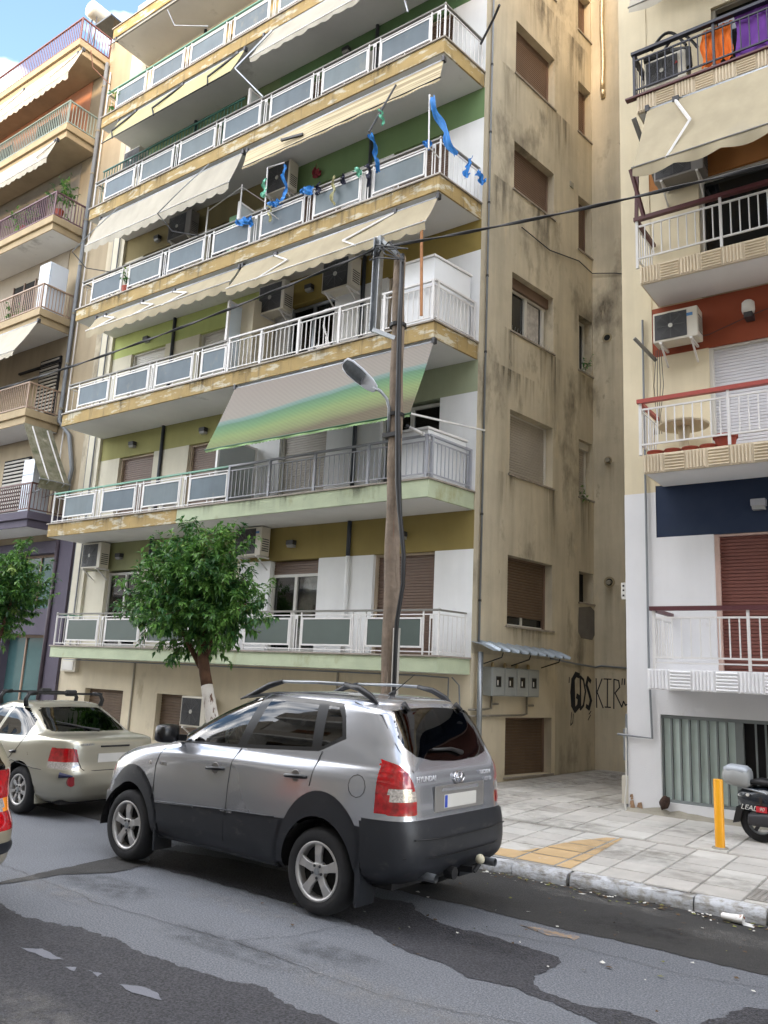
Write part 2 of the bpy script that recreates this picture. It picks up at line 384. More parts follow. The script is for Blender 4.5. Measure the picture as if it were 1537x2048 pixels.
# cast cover set in the pavement edge
mc = MB(); mc.box(-1.84, -1.30, 8.45, 8.95, 0.142, 0.152)
for i in range(9):
    for j in range(8):
        mc.box(-1.81 + i * 0.055, -1.785 + i * 0.055, 8.48 + j * 0.057, 8.505 + j * 0.057, 0.1521, 0.158)
tag(mc.build('manhole_cover', M('cast_iron', c(150, 146, 140), 0.7, metal=0.2, var=0.2, vs=8)), 'square studded grey cover set in the pavement by the kerb', 'cover')

# ------------------------------------------------------------------ green and yellow apartment building
S = [0, 2.39, 5.43, 8.38, 11.35, 14.36, 17.25, 20.2]
SL = 0.35
YW, YB = 12.78, 11.5
XL, XR = -18.93, -7.22
C0 = Vector((-7.22, 12.78, 0)); sa = R(8.84)
DV = Vector((math.sin(sa), math.cos(sa), 0)); NV = Vector((math.cos(sa), -math.sin(sa), 0))
def TS_(s, n, z):
    p = C0 + DV * s + NV * n; return (p.x, p.y, z)
YF = 12.78 + 4.27 * math.cos(sa)            # the side wall turns here
gb = thing('apartment_building', 'beige apartment building with green and yellow painted balconies behind the silver car', 'building', (-13.2, 14.0, 0))
MB().prism([(-19.85, 13.12, 0), (-7.42, 13.12, 0), (-6.88, 17.2, 0), (-3.0, 17.2, 0), (-3.0, 26, 0), (-19.85, 26, 0)], (0, 0, 23.0)).build('core_wall', m_conc, gb)
DOORS = [(-18.10, -16.68), (-15.35, -13.95), (-12.27, -10.90), (-9.48, -8.05)]
BAND = {1: (c(139, 141, 103), c(143, 127, 75)), 2: (c(151, 148, 96), c(160, 167, 139)), 3: (c(174, 184, 115), c(143, 125, 66)),
        4: (c(128, 116, 80), c(108, 134, 90)), 5: (c(110, 128, 90), c(94, 126, 84)), 6: (c(224, 200, 153), c(94, 141, 94))}
for i in range(1, 7):
    zs, zc = S[i], S[i + 1] - SL
    zt = zs + 1.96
    edges = [XL] + [v for d in DOORS for v in d] + [XR]
    for k in range(0, len(edges), 2):
        a, b = edges[k], edges[k + 1]
        if b <= -13.2: Box('wall_panel', m_creamw, gb, a, b, YW, 13.11, zs, zt)
        elif a >= -13.2: Box('wall_panel', m_white, gb, a, b, YW, 13.11, zs, zt)
        else:
            Box('wall_panel', m_creamw, gb, a, -13.2, YW, 13.11, zs, zt); Box('wall_panel', m_white, gb, -13.2, b, YW, 13.11, zs, zt)
    bl, br = BAND[i]
    Box('painted_band', M('band_l%d' % i, bl, 0.9, var=0.08, vs=1.0, streak=0.15, bump=0.1, bs=60), gb, XL, -13.2, YW, 13.11, zt, zc)
    Box('painted_band', M('band_r%d' % i, br, 0.9, var=0.08, vs=1.0, streak=0.15, bump=0.1, bs=60), gb, -13.2, XR, YW, 13.11, zt, zc)
# left pilaster strip and ground floor
pil = MB(); pil.box(-19.88, XL, 12.80, 13.11, 2.05, 22.5); pil.build('pilaster', m_beige, gb)
pil = MB(); pil.box(-19.45, XL - 0.004, 12.70, 12.80, 2.4, 19.8); pil.build('pilaster', m_creamw, gb)
GW = [(-18.39, -16.87), (-15.59, -14.02), (-12.6, -11.2), (-9.6, -8.2)]
gw = MB(); xs = [-19.6] + [v for q in GW for v in q] + [XR]
for k in range(0, len(xs), 2): gw.box(xs[k], xs[k + 1], YW, 13.11, 0, 1.36)
gw.box(-19.6, XR, YW, 13.11, 1.36, 2.10)
for a, b in GW: gw.box(a, b, YW, 13.11, 0, 0.30)
gw.build('ground_floor_wall', m_ground, gb)
for a, b in GW:
    sh = shutter(MB(), a, b, 0.30, 1.36, 12.93, 0.06).build('basement_shutter', m_brownsd, gb)
    Box('shutter_frame', m_ground, sh, a - 0.05, a + 0.002, 12.765, 12.86, 0.3, 1.36)
for x in (-16.51, -10.2):
    MB().tube([(x, 12.76, 0.2), (x, 12.76, 2.05)], 0.025, 6).build('wall_joint', m_conc, gb)

# doors of each flat
def door(kind, a, b, zs, par=gb):
    zt = zs + 1.96; y = 12.93
    if kind in ('brown', 'white', 'grey'):
        mt = {'brown': m_brownsh, 'white': m_whitesh, 'grey': m_greysh}[kind]
        s_ = shutter(MB(), a + 0.05, b - 0.05, zs + 0.02, zt - 0.02, y).build('roller_shutter', mt, par)
        f = MB(); f.box(a, a + 0.05, 12.86, 12.96, zs, zt); f.box(b - 0.05, b, 12.86, 12.96, zs, zt); f.box(a + 0.05, b - 0.05, 12.86, 12.96, zt - 0.04, zt)
        f.build('shutter_frame', m_whitesh if kind != 'brown' else M('frame_tan', c(186, 170, 150), 0.5), s_)
    else:
        f = MB(); m_ = (a + b) / 2; wd = 0.05
        top = zt - (0.30 if kind == 'lace' else 0.05)
        for x0, x1 in ((a, a + wd), (m_ - 0.035, m_ + 0.035), (b - wd, b)): f.box(x0, x1, 12.88, 12.96, zs, top)
        f.box(a + wd, b - wd, 12.882, 12.958, top - 0.06, top); f.box(a + wd, b - wd, 12.882, 12.958, zs, zs + 0.07)
        f_ = f.build('glass_door', m_whitesh if kind != 'dark' else m_galv, par)
        for x0, x1 in ((a + wd, m_ - 0.035), (m_ + 0.035, b - wd)):
            Box('pane', GLASS('door_glass', (0.75, 0.78, 0.78)), f_, x0, x1, 12.925, 12.931, zs + 0.07, top - 0.06)
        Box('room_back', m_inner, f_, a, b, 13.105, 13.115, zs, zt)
        if kind in ('lace', 'curtain'):
            cu = MB(); n = 46
            cu.grid([[(a + 0.06 + (b - a - 0.12) * j / n, 13.03 + 0.02 * math.sin(j * 1.7) + 0.008 * math.sin(j * 4.1), z) for j in range(n + 1)] for z in (zs + 0.03, top - 0.04)])
            cu.build('curtain', m_curt, f_, smooth=True)
        if kind == 'lace':
            shutter(MB(), a + 0.02, b - 0.02, top, zt - 0.01, 12.92).build('roller_shutter', m_brownsh, f_)
PLAN = {1: ('curtain', 'curtain', 'lace', 'brown'), 2: ('brown', 'brown', 'grey', 'glass'), 3: ('white', 'white', 'dark', 'brown'),
        4: ('dark', 'dark', 'brown', 'brown'), 5: ('dark', 'dark', 'brown', 'brown'), 6: ('brown', 'dark', 'dark', 'brown')}
for i, ks in PLAN.items():
    for k, (a, b) in zip(ks, DOORS): door(k, a, b, S[i])
# facade pipes
def pipe(pts, r, mat, name, label, cat='pipe', cl=None):
    p = MB().tube(pts, r, 10).build(name, mat, None, smooth=True); tag(p, label, cat); return p
pp = MB()
for i in range(1, 7):
    z0, z1 = S[i], S[i + 1] - SL
    for x, nm in ((-16.35, 'left'), (-10.10, 'right')):
        o = MB().tube([(x, 12.74, z1 - 0.73 if i == 1 else z0), (x, 12.74, z1)], 0.045, 8).build('drain_pipe', m_pvcd, gb, smooth=True)
        if i == 1: MB().tube([(x, 12.742, z0), (x, 12.742, z1 - 0.73)], 0.043, 8).build('drain_pipe', m_white, gb, smooth=True)

# slabs and railings
BAYS = [(-18.40, -17.16), (-16.84, -15.60), (-15.30, -14.04), (-13.70, -12.52), (-12.16, -10.92), (-10.60, -9.37), (-9.03, -7.80)]
bal_me = {}
def bmesh_baluster(h, r, mat, key):
    if key not in bal_me:
        bal_me[key] = MB().tube([(0, 0, 0), (0, 0, h)], r, 6, cap=False).mesh('baluster', mat, smooth=True)
    return bal_me[key]
def slab(i, zf, yf, fm, thick, lip=True, split=None):
    z = S[i]
    e = 0.004
    if split is None:
        b = MB().prism([(XL - 0.02, yf, z - thick), (-7.43, yf, z - thick), (-7.235, YW - 0.002, z - thick), (XL - 0.02, YW - 0.002, z - thick)], (0, 0, thick - 0.03)).build('balcony', fm, gb, bevel=0.008)
    else:
        b = MB().prism([(XL - 0.02, yf, z - thick), (split, yf, z - thick), (split, YW - 0.002, z - thick), (XL - 0.02, YW - 0.002, z - thick)], (0, 0, thick - 0.03)).build('balcony', m_ochre, gb, bevel=0.008)
        MB().prism([(split, yf, z - thick), (-7.43, yf, z - thick), (-7.235, YW - 0.002, z - thick), (split, YW - 0.002, z - thick)], (0, 0, thick - 0.03)).build('slab_end', fm, b, bevel=0.008)
    MB().prism([(XL - 0.06, yf - 0.03, z - 0.03), (-7.40, yf - 0.03, z - 0.03), (-7.20, YW - 0.004, z - 0.03), (XL - 0.06, YW - 0.004, z - 0.03)], (0, 0, 0.03)).build('marble_edge', m_marble, b)
    MB().prism([(XL, yf + 0.03, z - thick - 0.006), (-7.46, yf + 0.03, z - thick - 0.006), (-7.27, YW - 0.01, z - thick - 0.006), (XL, YW - 0.01, z - thick - 0.006)], (0, 0, 0.004)).build('soffit', m_soffit, b)
    return b
SLB = {}
for i in range(1, 8):
    SLB[i] = slab(i, S[i], 12.0 if i == 1 else YB, {1: m_palegr, 2: m_palegr}.get(i, m_ochre), 0.30 if i == 1 else SL, split=-14.0 if i == 2 else None)
m_gp1 = M('frosted_panel_green', c(88, 98, 94), 0.3, var=0.10, vs=0.9, spec=0.5)
PM = {'post': MB().box(-0.013, 0.013, -0.013, 0.013, 0, 0.765).mesh('post', m_wmetal), 'stud': MB().box(-0.01, 0.01, -0.006, 0.008, 0, 0.04).mesh('stud', m_wmetal),
      'slot': MB().prism([(-0.04, -0.007, 0), (-0.022, -0.007, 0), (-0.022, -0.007, 0.63), (0.022, -0.007, 0.63), (0.022, -0.007, 0), (0.04, -0.007, 0), (0.04, -0.007, 0.694), (-0.04, -0.007, 0.694)], (0, 0.014, 0)).mesh('slotted_bar', m_wmetal)}
def panel_railing(i, bays, x0, x1, y, hand, pg=m_glassp, ends=(True, True)):
    b = SLB[i]; z = S[i]
    hr = MB(); hr.box(x0 - 0.02, x1 + 0.02, y - 0.025, y + 0.035, z + 0.765, z + 0.80); hr.build('handrail', hand, b)
    Box('rail', m_wmetal, b, x0, x1, y - 0.008, y + 0.012, z + 0.695, z + 0.715); Box('rail', m_wmetal, b, x0, x1, y - 0.008, y + 0.012, z + 0.045, z + 0.065)
    for k, (a, c2) in enumerate(bays):
        for x in (a - 0.022, c2 + 0.022): inst('post', PM['post'], b, (x, y, z))
        m_ = (a + c2) / 2
        inst('stud', PM['stud'], b, (m_, y, z + 0.655)); inst('stud', PM['stud'], b, (m_, y, z + 0.065), scale=(1, 1, 1.3))
        g0 = c2 + 0.035; g1 = (bays[k + 1][0] - 0.035) if k + 1 < len(bays) else x1
        for gx in ([(g0 + g1) / 2] if g1 - g0 < 0.5 else []):
            inst('slotted_bar', PM['slot'], b, (gx, y, z))
    for a, c2 in bays:
        f = MB(); z0, z1 = z + 0.12, z + 0.655; t_ = 0.032
        f.box(a, c2, y - 0.018, y + 0.018, z0, z0 + t_); f.box(a, c2, y - 0.018, y + 0.018, z1 - t_, z1)
        f.box(a, a + t_, y - 0.017, y + 0.017, z0 + t_, z1 - t_); f.box(c2 - t_, c2, y - 0.017, y + 0.017, z0 + t_, z1 - t_)
        f.build('panel_frame', m_wmetal, b)
        Box('glass_panel', pg if pg is not m_glassp else rnd.choice(m_glassps), b, a + t_ * 0.8, c2 - t_ * 0.8, y - 0.006, y + 0.006, z0 + t_ * 0.8, z1 - t_ * 0.8)
def end_return(i, xa, ya, xb, yb, hand, n, mat=m_wmetal, top=0.78, board=None):
    b = SLB[i]; z = S[i]
    MB().bar((xa, ya, z + top), (xb, yb, z + top), 0.05, 0.03).build('handrail', hand, b)
    r = MB(); r.bar((xa, ya, z + 0.70), (xb, yb, z + 0.70), 0.02); r.bar((xa, ya, z + 0.055), (xb, yb, z + 0.055), 0.02)
    r.tube([(xa, ya, z), (xa, ya, z + top + 0.04)], 0.022, 8); r.tube([(xb, yb - 0.02, z), (xb, yb - 0.02, z + top)], 0.018, 8)
    r.build('rail', mat, b)
    me = bmesh_baluster(0.645, 0.009, mat, ('e', mat.name))
    for k in range(1, n):
        t = k / n; inst('baluster', me, b, (xa + (xb - xa) * t, ya + (yb - ya) * t, z + 0.055))
y0 = YB + 0.05
for i in (4, 5, 6):
    panel_railing(i, BAYS, XL + 0.04, -7.45, y0, {4: m_hand, 5: m_hand, 6: m_handg, 7: m_hand}[i])
    end_return(i, -7.46, y0, -7.29, YW - 0.02, m_hand, 9)
    end_return(i, XL + 0.04, y0, XL + 0.04, YW - 0.08, m_hand, 8)
panel_railing(1, BAYS, XL + 0.04, -7.45, 12.05, m_hand, m_gp1)
end_return(1, -7.46, 12.05, -7.33, YW - 0.02, m_hand, 6); end_return(1, XL + 0.04, 12.05, XL + 0.04, YW - 0.02, m_handg, 6)
panel_railing(2, BAYS[:4], XL + 0.04, -12.5, y0, m_handg); end_return(2, XL + 0.04, y0, XL + 0.04, YW - 0.08, m_handg, 8)
panel_railing(3, BAYS[:3] + [(-13.70, -12.93)], XL + 0.04, -12.88, y0, m_hand); end_return(3, XL + 0.04, y0, XL + 0.04, YW - 0.08, m_hand, 8)
def bar_railing(i, x0, x1, y, mat, top, posts, pitch, rb=0.011, side=True):
    b = SLB[i]; z = S[i]
    r = MB(); r.box(x0, x1, y - 0.028, y + 0.028, z + top - 0.035, z + top); r.build('handrail', mat, b)
    r = MB(); r.box(x0, x1, y - 0.012, y + 0.012, z + top - 0.13, z + top - 0.11); r.box(x0, x1, y - 0.012, y + 0.012, z + 0.08, z + 0.10)
    r.build('rail', mat, b)
    for p in posts:
        Box('post', mat, b, p - 0.025, p + 0.025, y - 0.025, y + 0.025, z, z + top - 0.035)
    h = top - 0.21; me = bmesh_baluster(h, rb, mat, (i, 'f', mat.name))
    n = int((x1 - x0) / pitch)
    for k in range(1, n):
        inst('baluster', me, b, (x0 + (x1 - x0) * k / n, y, z + 0.10))
    if side:
        xa, ya, xb, yb = x1, y, -7.30, YW - 0.03
        r = MB(); r.bar((xa, ya, z + top - 0.018), (xb, yb, z + top - 0.018), 0.056, 0.035); r.build('handrail', mat, b)
        r = MB(); r.bar((xa, ya, z + top - 0.12), (xb, yb, z + top - 0.12), 0.022); r.bar((xa, ya, z + 0.09), (xb, yb, z + 0.09), 0.022); r.build('rail', mat, b)
        for t in (0.06, 0.98): Box('post', mat, b, xa + (xb - xa) * t - 0.025, xa + (xb - xa) * t + 0.025, ya + (yb - ya) * t - 0.025, ya + (yb - ya) * t + 0.025, z, z + top - 0.035)
        for k in range(1, 11): inst('baluster', me, b, (xa + (xb - xa) * k / 11, ya + (yb - ya) * k / 11, z + 0.10))
bar_railing(2, -12.50, -7.46, y0, m_gmetal, 0.80, [-12.47, -11.31, -10.10, -8.80, -7.52], 0.118)
bar_railing(3, -12.86, -7.46, y0, m_wmetal, 0.83, [-12.83, -11.85, -10.78, -9.70, -8.60, -7.5], 0.118)
# green bar railing behind the fifth floor front
gr = MB(); gr.box(-18.85, -13.25, 11.68, 11.72, 15.57, 15.60)
gr.box(-18.85, -13.25, 11.69, 11.71, 15.30, 15.32)
gr.build('trellis_rail', M('teal_paint', c(60, 110, 100), 0.5), SLB[5])
me = bmesh_baluster(1.22, 0.012, MC['teal_paint'], 'teal')
for k in range(46): inst('baluster', me, SLB[5], (-18.8 + k * 0.121, 11.70, 14.36))

# cracks and tar seams in the carriageway
m_tar = M('tar_seam', c(44, 43, 45), 0.6, var=0.1)
def crack(pts, wd, seed):
    P = []; 
    for k in range(len(pts) - 1):
        a, b = Vector((*pts[k], 0)), Vector((*pts[k + 1], 0)); n = max(2, int((b - a).length / 0.05))
        for j in range(n):
            p = a.lerp(b, j / n); d = (b - a).normalized(); q = Vector((-d.y, d.x, 0)); P.append((p + q * 0.05 * (noise.noise(p * 3 + Vector((seed, 0, 0))) + 0.5 * noise.noise(p * 11)), q))
    L_ = [p + q * wd * (0.3 + 0.7 * abs(noise.noise(p * 9))) for p, q in P]; R_ = [p - q * wd * (0.3 + 0.7 * abs(noise.noise(p * 7))) for p, q in P]
    struct(MB().grid([[(p.x, p.y, 0.0065) for p in L_], [(p.x, p.y, 0.0065) for p in R_]]).build('road_crack', m_tar))
crack([(-9.5, 4.9), (-7.6, 4.75), (-6.0, 4.62), (-4.6, 4.72), (-3.3, 4.6), (-2.2, 4.85)], 0.006, 1); crack([(-4.6, 4.72), (-4.4, 5.1), (-4.25, 5.6)], 0.005, 2); crack([(-3.4, 6.3), (-2.6, 6.45), (-1.9, 6.4), (-1.0, 6.6)], 0.005, 3); crack([(-5.8, 2.7), (-4.6, 2.9), (-3.4, 2.8), (-2.2, 3.1)], 0.006, 4)
m_oil = M('oil_stain', c(92, 92, 96), 0.6, var=0.12, speck=0.4, ss=70)
m_rustp = M('rust_stain', c(150, 128, 104), 0.85, var=0.2, vs=9, stain=[(c(118, 118, 122), 0.45, 0.55, 16.0, (1, 1, 1))])
patch('road_stain', [(-3.25, 6.66), (-3.0, 6.72), (-2.72, 6.70), (-2.72, 6.60), (-3.0, 6.57)], 0.0045, m_rustp, 0.05, 9)

# dirt decals: thin sheets with irregular cover, for water runs on walls and oil drips on the road
def DIRT(name, col, kind, amt):
    if name in MC: return MC[name]
    m = bpy.data.materials.new(name); m.use_nodes = True; MC[name] = m; t = m.node_tree; n = t.nodes; lk = t.links.new; b = n['Principled BSDF']; b.inputs['Base Color'].default_value = (*col, 1); b.inputs['Roughness'].default_value = 0.9
    uv = n.new('ShaderNodeUVMap'); g = n.new('ShaderNodeNewGeometry'); sp = n.new('ShaderNodeSeparateXYZ'); lk(uv.outputs[0], sp.inputs[0])
    mpn = n.new('ShaderNodeMapping'); mpn.inputs['Scale'].default_value = (7, 7, 0.5) if kind == 'drip' else (5, 5, 5); lk(g.outputs['Position'], mpn.inputs['Vector'])
    nz = n.new('ShaderNodeTexNoise'); nz.inputs['Scale'].default_value = 1.6; nz.inputs['Detail'].default_value = 5; lk(mpn.outputs[0], nz.inputs['Vector'])
    r = n.new('ShaderNodeMapRange'); r.inputs[1].default_value = 0.40 if kind == 'drip' else 0.34; r.inputs[2].default_value = 0.70 if kind == 'drip' else 0.62; r.inputs[4].default_value = amt; lk(nz.outputs['Fac'], r.inputs[0])
    def mul(a, b_):
        q = n.new('ShaderNodeMath'); q.operation = 'MULTIPLY'; lk(a, q.inputs[0]); lk(b_, q.inputs[1]); return q.outputs[0]
    def bell(sock):
        q = n.new('ShaderNodeMath'); q.operation = 'PINGPONG'; q.inputs[1].default_value = 0.5; lk(sock, q.inputs[0]); e = n.new('ShaderNodeMapRange'); e.interpolation_type = 'SMOOTHSTEP'; e.inputs[1].default_value = 0.0; e.inputs[2].default_value = 0.3; lk(q.outputs[0], e.inputs[0]); return e.outputs[0]
    out = mul(r.outputs[0], bell(sp.outputs[0]))
    if kind == 'drip':
        q = n.new('ShaderNodeMath'); q.operation = 'POWER'; q.inputs[1].default_value = 1.3; lk(sp.outputs[1], q.inputs[0]); out = mul(out, q.outputs[0])
    else: out = mul(out, bell(sp.outputs[1]))
    lk(out, b.inputs['Alpha']); return m
def decal(name, P, mat, parent=None):
    me = bpy.data.meshes.new(name); o = ORG[parent] if parent else Vector((0, 0, 0)); me.from_pydata([Vector(p) - o for p in P], [], [(0, 1, 2, 3)]); u = me.uv_layers.new(name='UVMap')
    for i, q in enumerate(((0, 0), (1, 0), (1, 1), (0, 1))): u.data[i].uv = q
    me.materials.append(mat); ob = bpy.data.objects.new(name, me); COL.objects.link(ob); ob.parent = parent; ORG[ob] = o; return ob
d_run = DIRT('water_run', c(66, 60, 51), 'drip', 0.58); d_run2 = DIRT('water_run_faint', c(86, 79, 67), 'drip', 0.22); d_oil = DIRT('oil_blot', c(34, 34, 36), 'blot', 0.28); d_pale = DIRT('dust_blot', c(140, 138, 134), 'blot', 0.22)
for s0, s1, zt, ln in ((0.75, 1.35, 9.0, 1.5), (1.9, 3.0, 8.95, 1.9), (0.6, 1.3, 5.98, 1.0), (2.2, 2.9, 5.98, 1.6), (0.2, 1.2, 12.2, 1.5), (1.6, 2.9, 12.2, 1.3), (2.2, 3.4, 15.0, 1.8), (0.5, 1.3, 15.0, 1.6), (3.5, 4.2, 5.98, 1.6), (3.45, 4.2, 8.9, 1.2), (1.0, 2.7, 3.02, 0.5), (3.0, 4.2, 17.5, 2.5), (0.3, 2.4, 8.15, 0.75), (1.0, 3.2, 17.6, 1.2)):
    decal('water_stain', [TS_(s0, 0.005, zt - ln), TS_(s1, 0.005, zt - ln), TS_(s1, 0.005, zt), TS_(s0, 0.005, zt)], d_run, gb)
for x0, x1, zt, ln in ((-6.45, -6.0, 9.8, 1.8), (-6.4, -6.0, 6.9, 1.5), (-6.4, -5.9, 4.15, 1.8), (-6.5, -5.8, 2.3, 1.4)):
    decal('water_stain', [(x0, YF - 0.0145, zt - ln), (x1, YF - 0.0145, zt - ln), (x1, YF - 0.0145, zt), (x0, YF - 0.0145, zt)], d_run2, gb)
for i in range(2, 7):
    for k in range(9):
        x0 = -18.9 + rnd.random() * 10.6; w_ = rnd.uniform(0.3, 1.1); zt = S[i] - 0.032
        decal('water_stain', [(x0, YB - 0.0035, zt - 0.31), (x0 + w_, YB - 0.0035, zt - 0.31), (x0 + w_, YB - 0.0035, zt), (x0, YB - 0.0035, zt)], d_run, gb)
for (x, y, a_, b_, m_) in ((-3.2, 6.0, 0.5, 0.2, d_oil), (-2.4, 7.3, 0.6, 0.3, d_oil), (-4.5, 4.6, 0.9, 0.22, d_oil), (-6.6, 5.0, 0.8, 0.3, d_oil), (-3.9, 5.0, 0.45, 0.2, d_oil), (-1.6, 7.6, 0.7, 0.25, d_pale), (-3.0, 7.9, 0.9, 0.16, d_pale), (-5.2, 5.4, 1.0, 0.2, d_pale), (-3.0, 4.6, 1.2, 0.25, d_pale), (-6.8, 4.6, 0.9, 0.18, d_pale), (-2.4, 3.3, 0.7, 0.3, d_oil), (-4.4, 3.0, 0.9, 0.3, d_pale)):
    struct(decal('road_stain', [(x - a_, y - b_, 0.0095), (x + a_, y - b_, 0.0095), (x + a_, y + b_, 0.0095), (x - a_, y + b_, 0.0095)], m_))
d_grime = DIRT('pavement_grime', c(110, 104, 94), 'blot', 0.28)
for (x, y, a_, b_) in ((-6.3, 14.0, 0.7, 1.2), (-5.4, 15.5, 0.9, 1.3), (-6.4, 12.2, 0.8, 0.8), (-4.8, 12.8, 0.5, 1.0), (-3.2, 9.6, 0.8, 0.5), (-2.2, 9.0, 0.7, 0.4), (-2.9, 11.4, 0.9, 0.4), (-4.6, 10.6, 0.9, 0.5), (-5.6, 11.4, 0.8, 0.6), (-6.2, 16.2, 0.8, 0.8)):
    struct(decal('pavement_stain', [(x - a_, y - b_, zp(y - b_) + 0.0165), (x + a_, y - b_, zp(y - b_) + 0.0165), (x + a_, y + b_, zp(y + b_) + 0.0165), (x - a_, y + b_, zp(y + b_) + 0.0165)], d_grime))
# ------------------------------------------------------------------ side wall of the building, along the alley
BIG = [(0.30, 1.35, 'garage'), (3.05, 4.39, 'gap'), (6.00, 7.32, 'grey'), (9.00, 10.30, 'open'), (12.21, 13.35, 'brown'), (15.02, 16.36, 'brown'), (18.0, 19.3, 'brown')]
NAR = [(3.74, 4.40, 'dark'), (6.04, 7.35, 'greyn'), (8.98, 10.31, 'glass'), (11.95, 13.34, 'brown'), (15.05, 16.45, 'brown'), (17.9, 19.1, 'brown')]
B0, B1, N0, N1 = 1.06, 2.60, 3.64, 4.22
sw = MB(TS_)
ZP = 2.47
for a, b in ((0, B0), (B1, N0), (N1, 4.27)): sw.box(a, b, -0.30, 0, ZP if a == 0 else 0, 22.5)
lo = MB(TS_); lo.box(0, B0, -0.30, 0.004, 0, ZP); lo.box(B0, B1, -0.30, 0.004, 0, 0.30); lo.box(B0, B1, -0.30, 0.004, 1.35, ZP); lo.box(B1, B1 + 0.12, -0.001, 0.004, 0, ZP); lo.build('plinth_wall', m_ground, gb)
def fill(a, b, ws):
    z = 0
    for (z0, z1, k) in ws:
        if a == B0 and z0 < 1: z = ZP; continue
        sw.box(a, b, -0.30, 0, z, z0); z = z1
    sw.box(a, b, -0.30, 0, z, 22.5)
fill(B0, B1, BIG); fill(N0, N1, NAR)
sw.build('side_wall', m_beige, gb)
MB().box(-6.57, -3.0, YF - 0.01, YF + 0.3, 0, 22.5).build('rear_wing_wall', m_beige, gb)
def win(a, b, z0, z1, kind):
    n = -0.20
    f = MB(TS_)
    if kind in ('brown', 'garage', 'grey', 'greyn', 'gap'):
        zb = z0 + (0.20 if kind == 'gap' else 0.0)
        sh = MB(TS_); nn = int((z1 - zb) / 0.052); p = (z1 - zb) / nn; rows = []
        for i in range(nn):
            for dz, dn in ((0, 0), (0.12, 0.012), (0.75, 0.012), (0.92, 0)): rows.append([(a + 0.02, n + dn, zb + (i + dz) * p), (b - 0.02, n + dn, zb + (i + dz) * p)])
        rows.append([(a + 0.02, n, z1), (b - 0.02, n, z1)])
        sh.grid(rows)
        o = sh.build('window', {'brown': m_brownsh, 'garage': m_brownsd, 'grey': m_greysh, 'greyn': m_greysh, 'gap': m_brownsd}[kind], gb)
        f.box(b - 0.06, b, n - 0.03, n + 0.03, z0, z1 - 0.03); f.box(a, a + 0.03, n - 0.03, n + 0.03, z0, z1 - 0.03); f.box(a, b, n - 0.03, n + 0.03, z1 - 0.03, z1 - 0.001)
        f.build('frame', m_whitesh if 'grey' in kind else m_brownsh, o)
        if kind == 'gap':
            g = MB(TS_); g.box(a, b, n - 0.06, n - 0.05, z0, zb); g.build('pane', m_pane, o)
            g = MB(TS_); g.box(a, b, n - 0.04, n - 0.01, z0, z0 + 0.05); g.box((a + b) / 2 - 0.03, (a + b) / 2 + 0.03, n - 0.04, n - 0.01, z0 + 0.05, zb); g.build('sash', m_whitesh, o)
        elif kind == 'greyn':
            g = MB(TS_); g.box(a, b, n + 0.02, n + 0.10, z1 - 0.16, z1 - 0.002); g.build('shutter_box', m_whitesh, o)
    elif kind in ('open', 'glass'):
        o = MB(TS_); o.box(a, b, n - 0.06, n - 0.05, z0, z1); o = o.build('window', m_pane, gb)
        zt = z1 - 0.22 if kind == 'open' else z1
        if kind == 'open':
            g = MB(TS_); g.box(a, b, n, n + 0.06, zt, z1 - 0.001); g.build('shutter_box', m_brownsh, o)
        f.box(a, b, n - 0.04, n, zt - 0.05, zt); f.box(a, b, n - 0.04, n, z0, z0 + 0.05)
        for x in ([a, (a + b) / 2 - 0.045, b - 0.16] if kind == 'open' else [a + 0.3, b - 0.05]): f.box(x, x + (0.05 if kind == 'glass' else 0.09), n - 0.042, n + 0.004, z0 + 0.05, zt - 0.05)
        f.build('sash', m_whitesh, o)
        if kind == 'open':
            sp = MB(TS_)
            for k in range(16):
                x = a + 0.08 + k * 0.09; sp.tube([(x, -0.06, z0 + 0.01), (x + rnd.uniform(-0.02, 0.02), -0.02, z0 + 0.14)], [0.005, 0.002], 4)
            sp.build('bird_spikes', m_galv, o)
            g = MB(TS_); g.grid([[(b - 0.75 + 0.03 * j, n - 0.049 + 0.002 * (j % 2), z) for j in range(19)] for z in (z0 + 0.06, zt - 0.06)]); g.build('curtain', m_curt, o)
    else:
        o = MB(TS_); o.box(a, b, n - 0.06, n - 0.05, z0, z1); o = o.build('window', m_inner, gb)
    s = MB(TS_); s.box(a - 0.04, b + 0.05, -0.19, 0.035, z0 - 0.035, z0 - 0.001); s.build('sill', m_marble, o)
for q in BIG: win(B0, B1, *q)
for q in NAR: win(N0, N1, *q)
# grey mortar patch, round vents
g = MB(TS_)
P = [(3.62, 3.62), (4.10, 3.68), (4.26, 3.60), (4.26, 3.08), (4.16, 2.97), (3.72, 2.98), (3.60, 3.10)]
g.prism([(s, 0.002, z) for s, z in P], (0, 0, 0)); g.v = g.v[:7] + [Vector(TS_(s, 0.008, z)) for s, z in P]
g.build('mortar_patch', M('mortar_patch', c(104, 100, 96), 0.95, var=0.15, vs=4, bump=0.3), gb)
for z, rr, sc_ in ((9.88, 0.075, 0), (6.95, 0.06, 1), (4.22, 0.08, 1)):
    v = MB().lathe([(rr * 1.5, 0), (rr * 1.5, -0.012), (rr, -0.014), (rr, 0.02)], 16, (-6.22, YF - 0.012, z), 'y'); o = v.build('vent', M('vent_ring', c(150, 138, 112), 0.9), gb, smooth=False)
    MB().lathe([(rr * 0.98, 0), (0.001, 0)], 16, (-6.22, YF - 0.015, z), 'y').build('vent_hole', m_inner, o)
    if sc_: MB().tube([(-6.22, YF - 0.02, z), (-6.20, YF - 0.14, z - 0.02)], 0.05, 8).build('vent_spout', m_conc, o)
v = MB(TS_); v.box(3.26, 3.40, 0, 0.02, 13.38, 13.52); v.build('vent_grille', m_conc, gb)
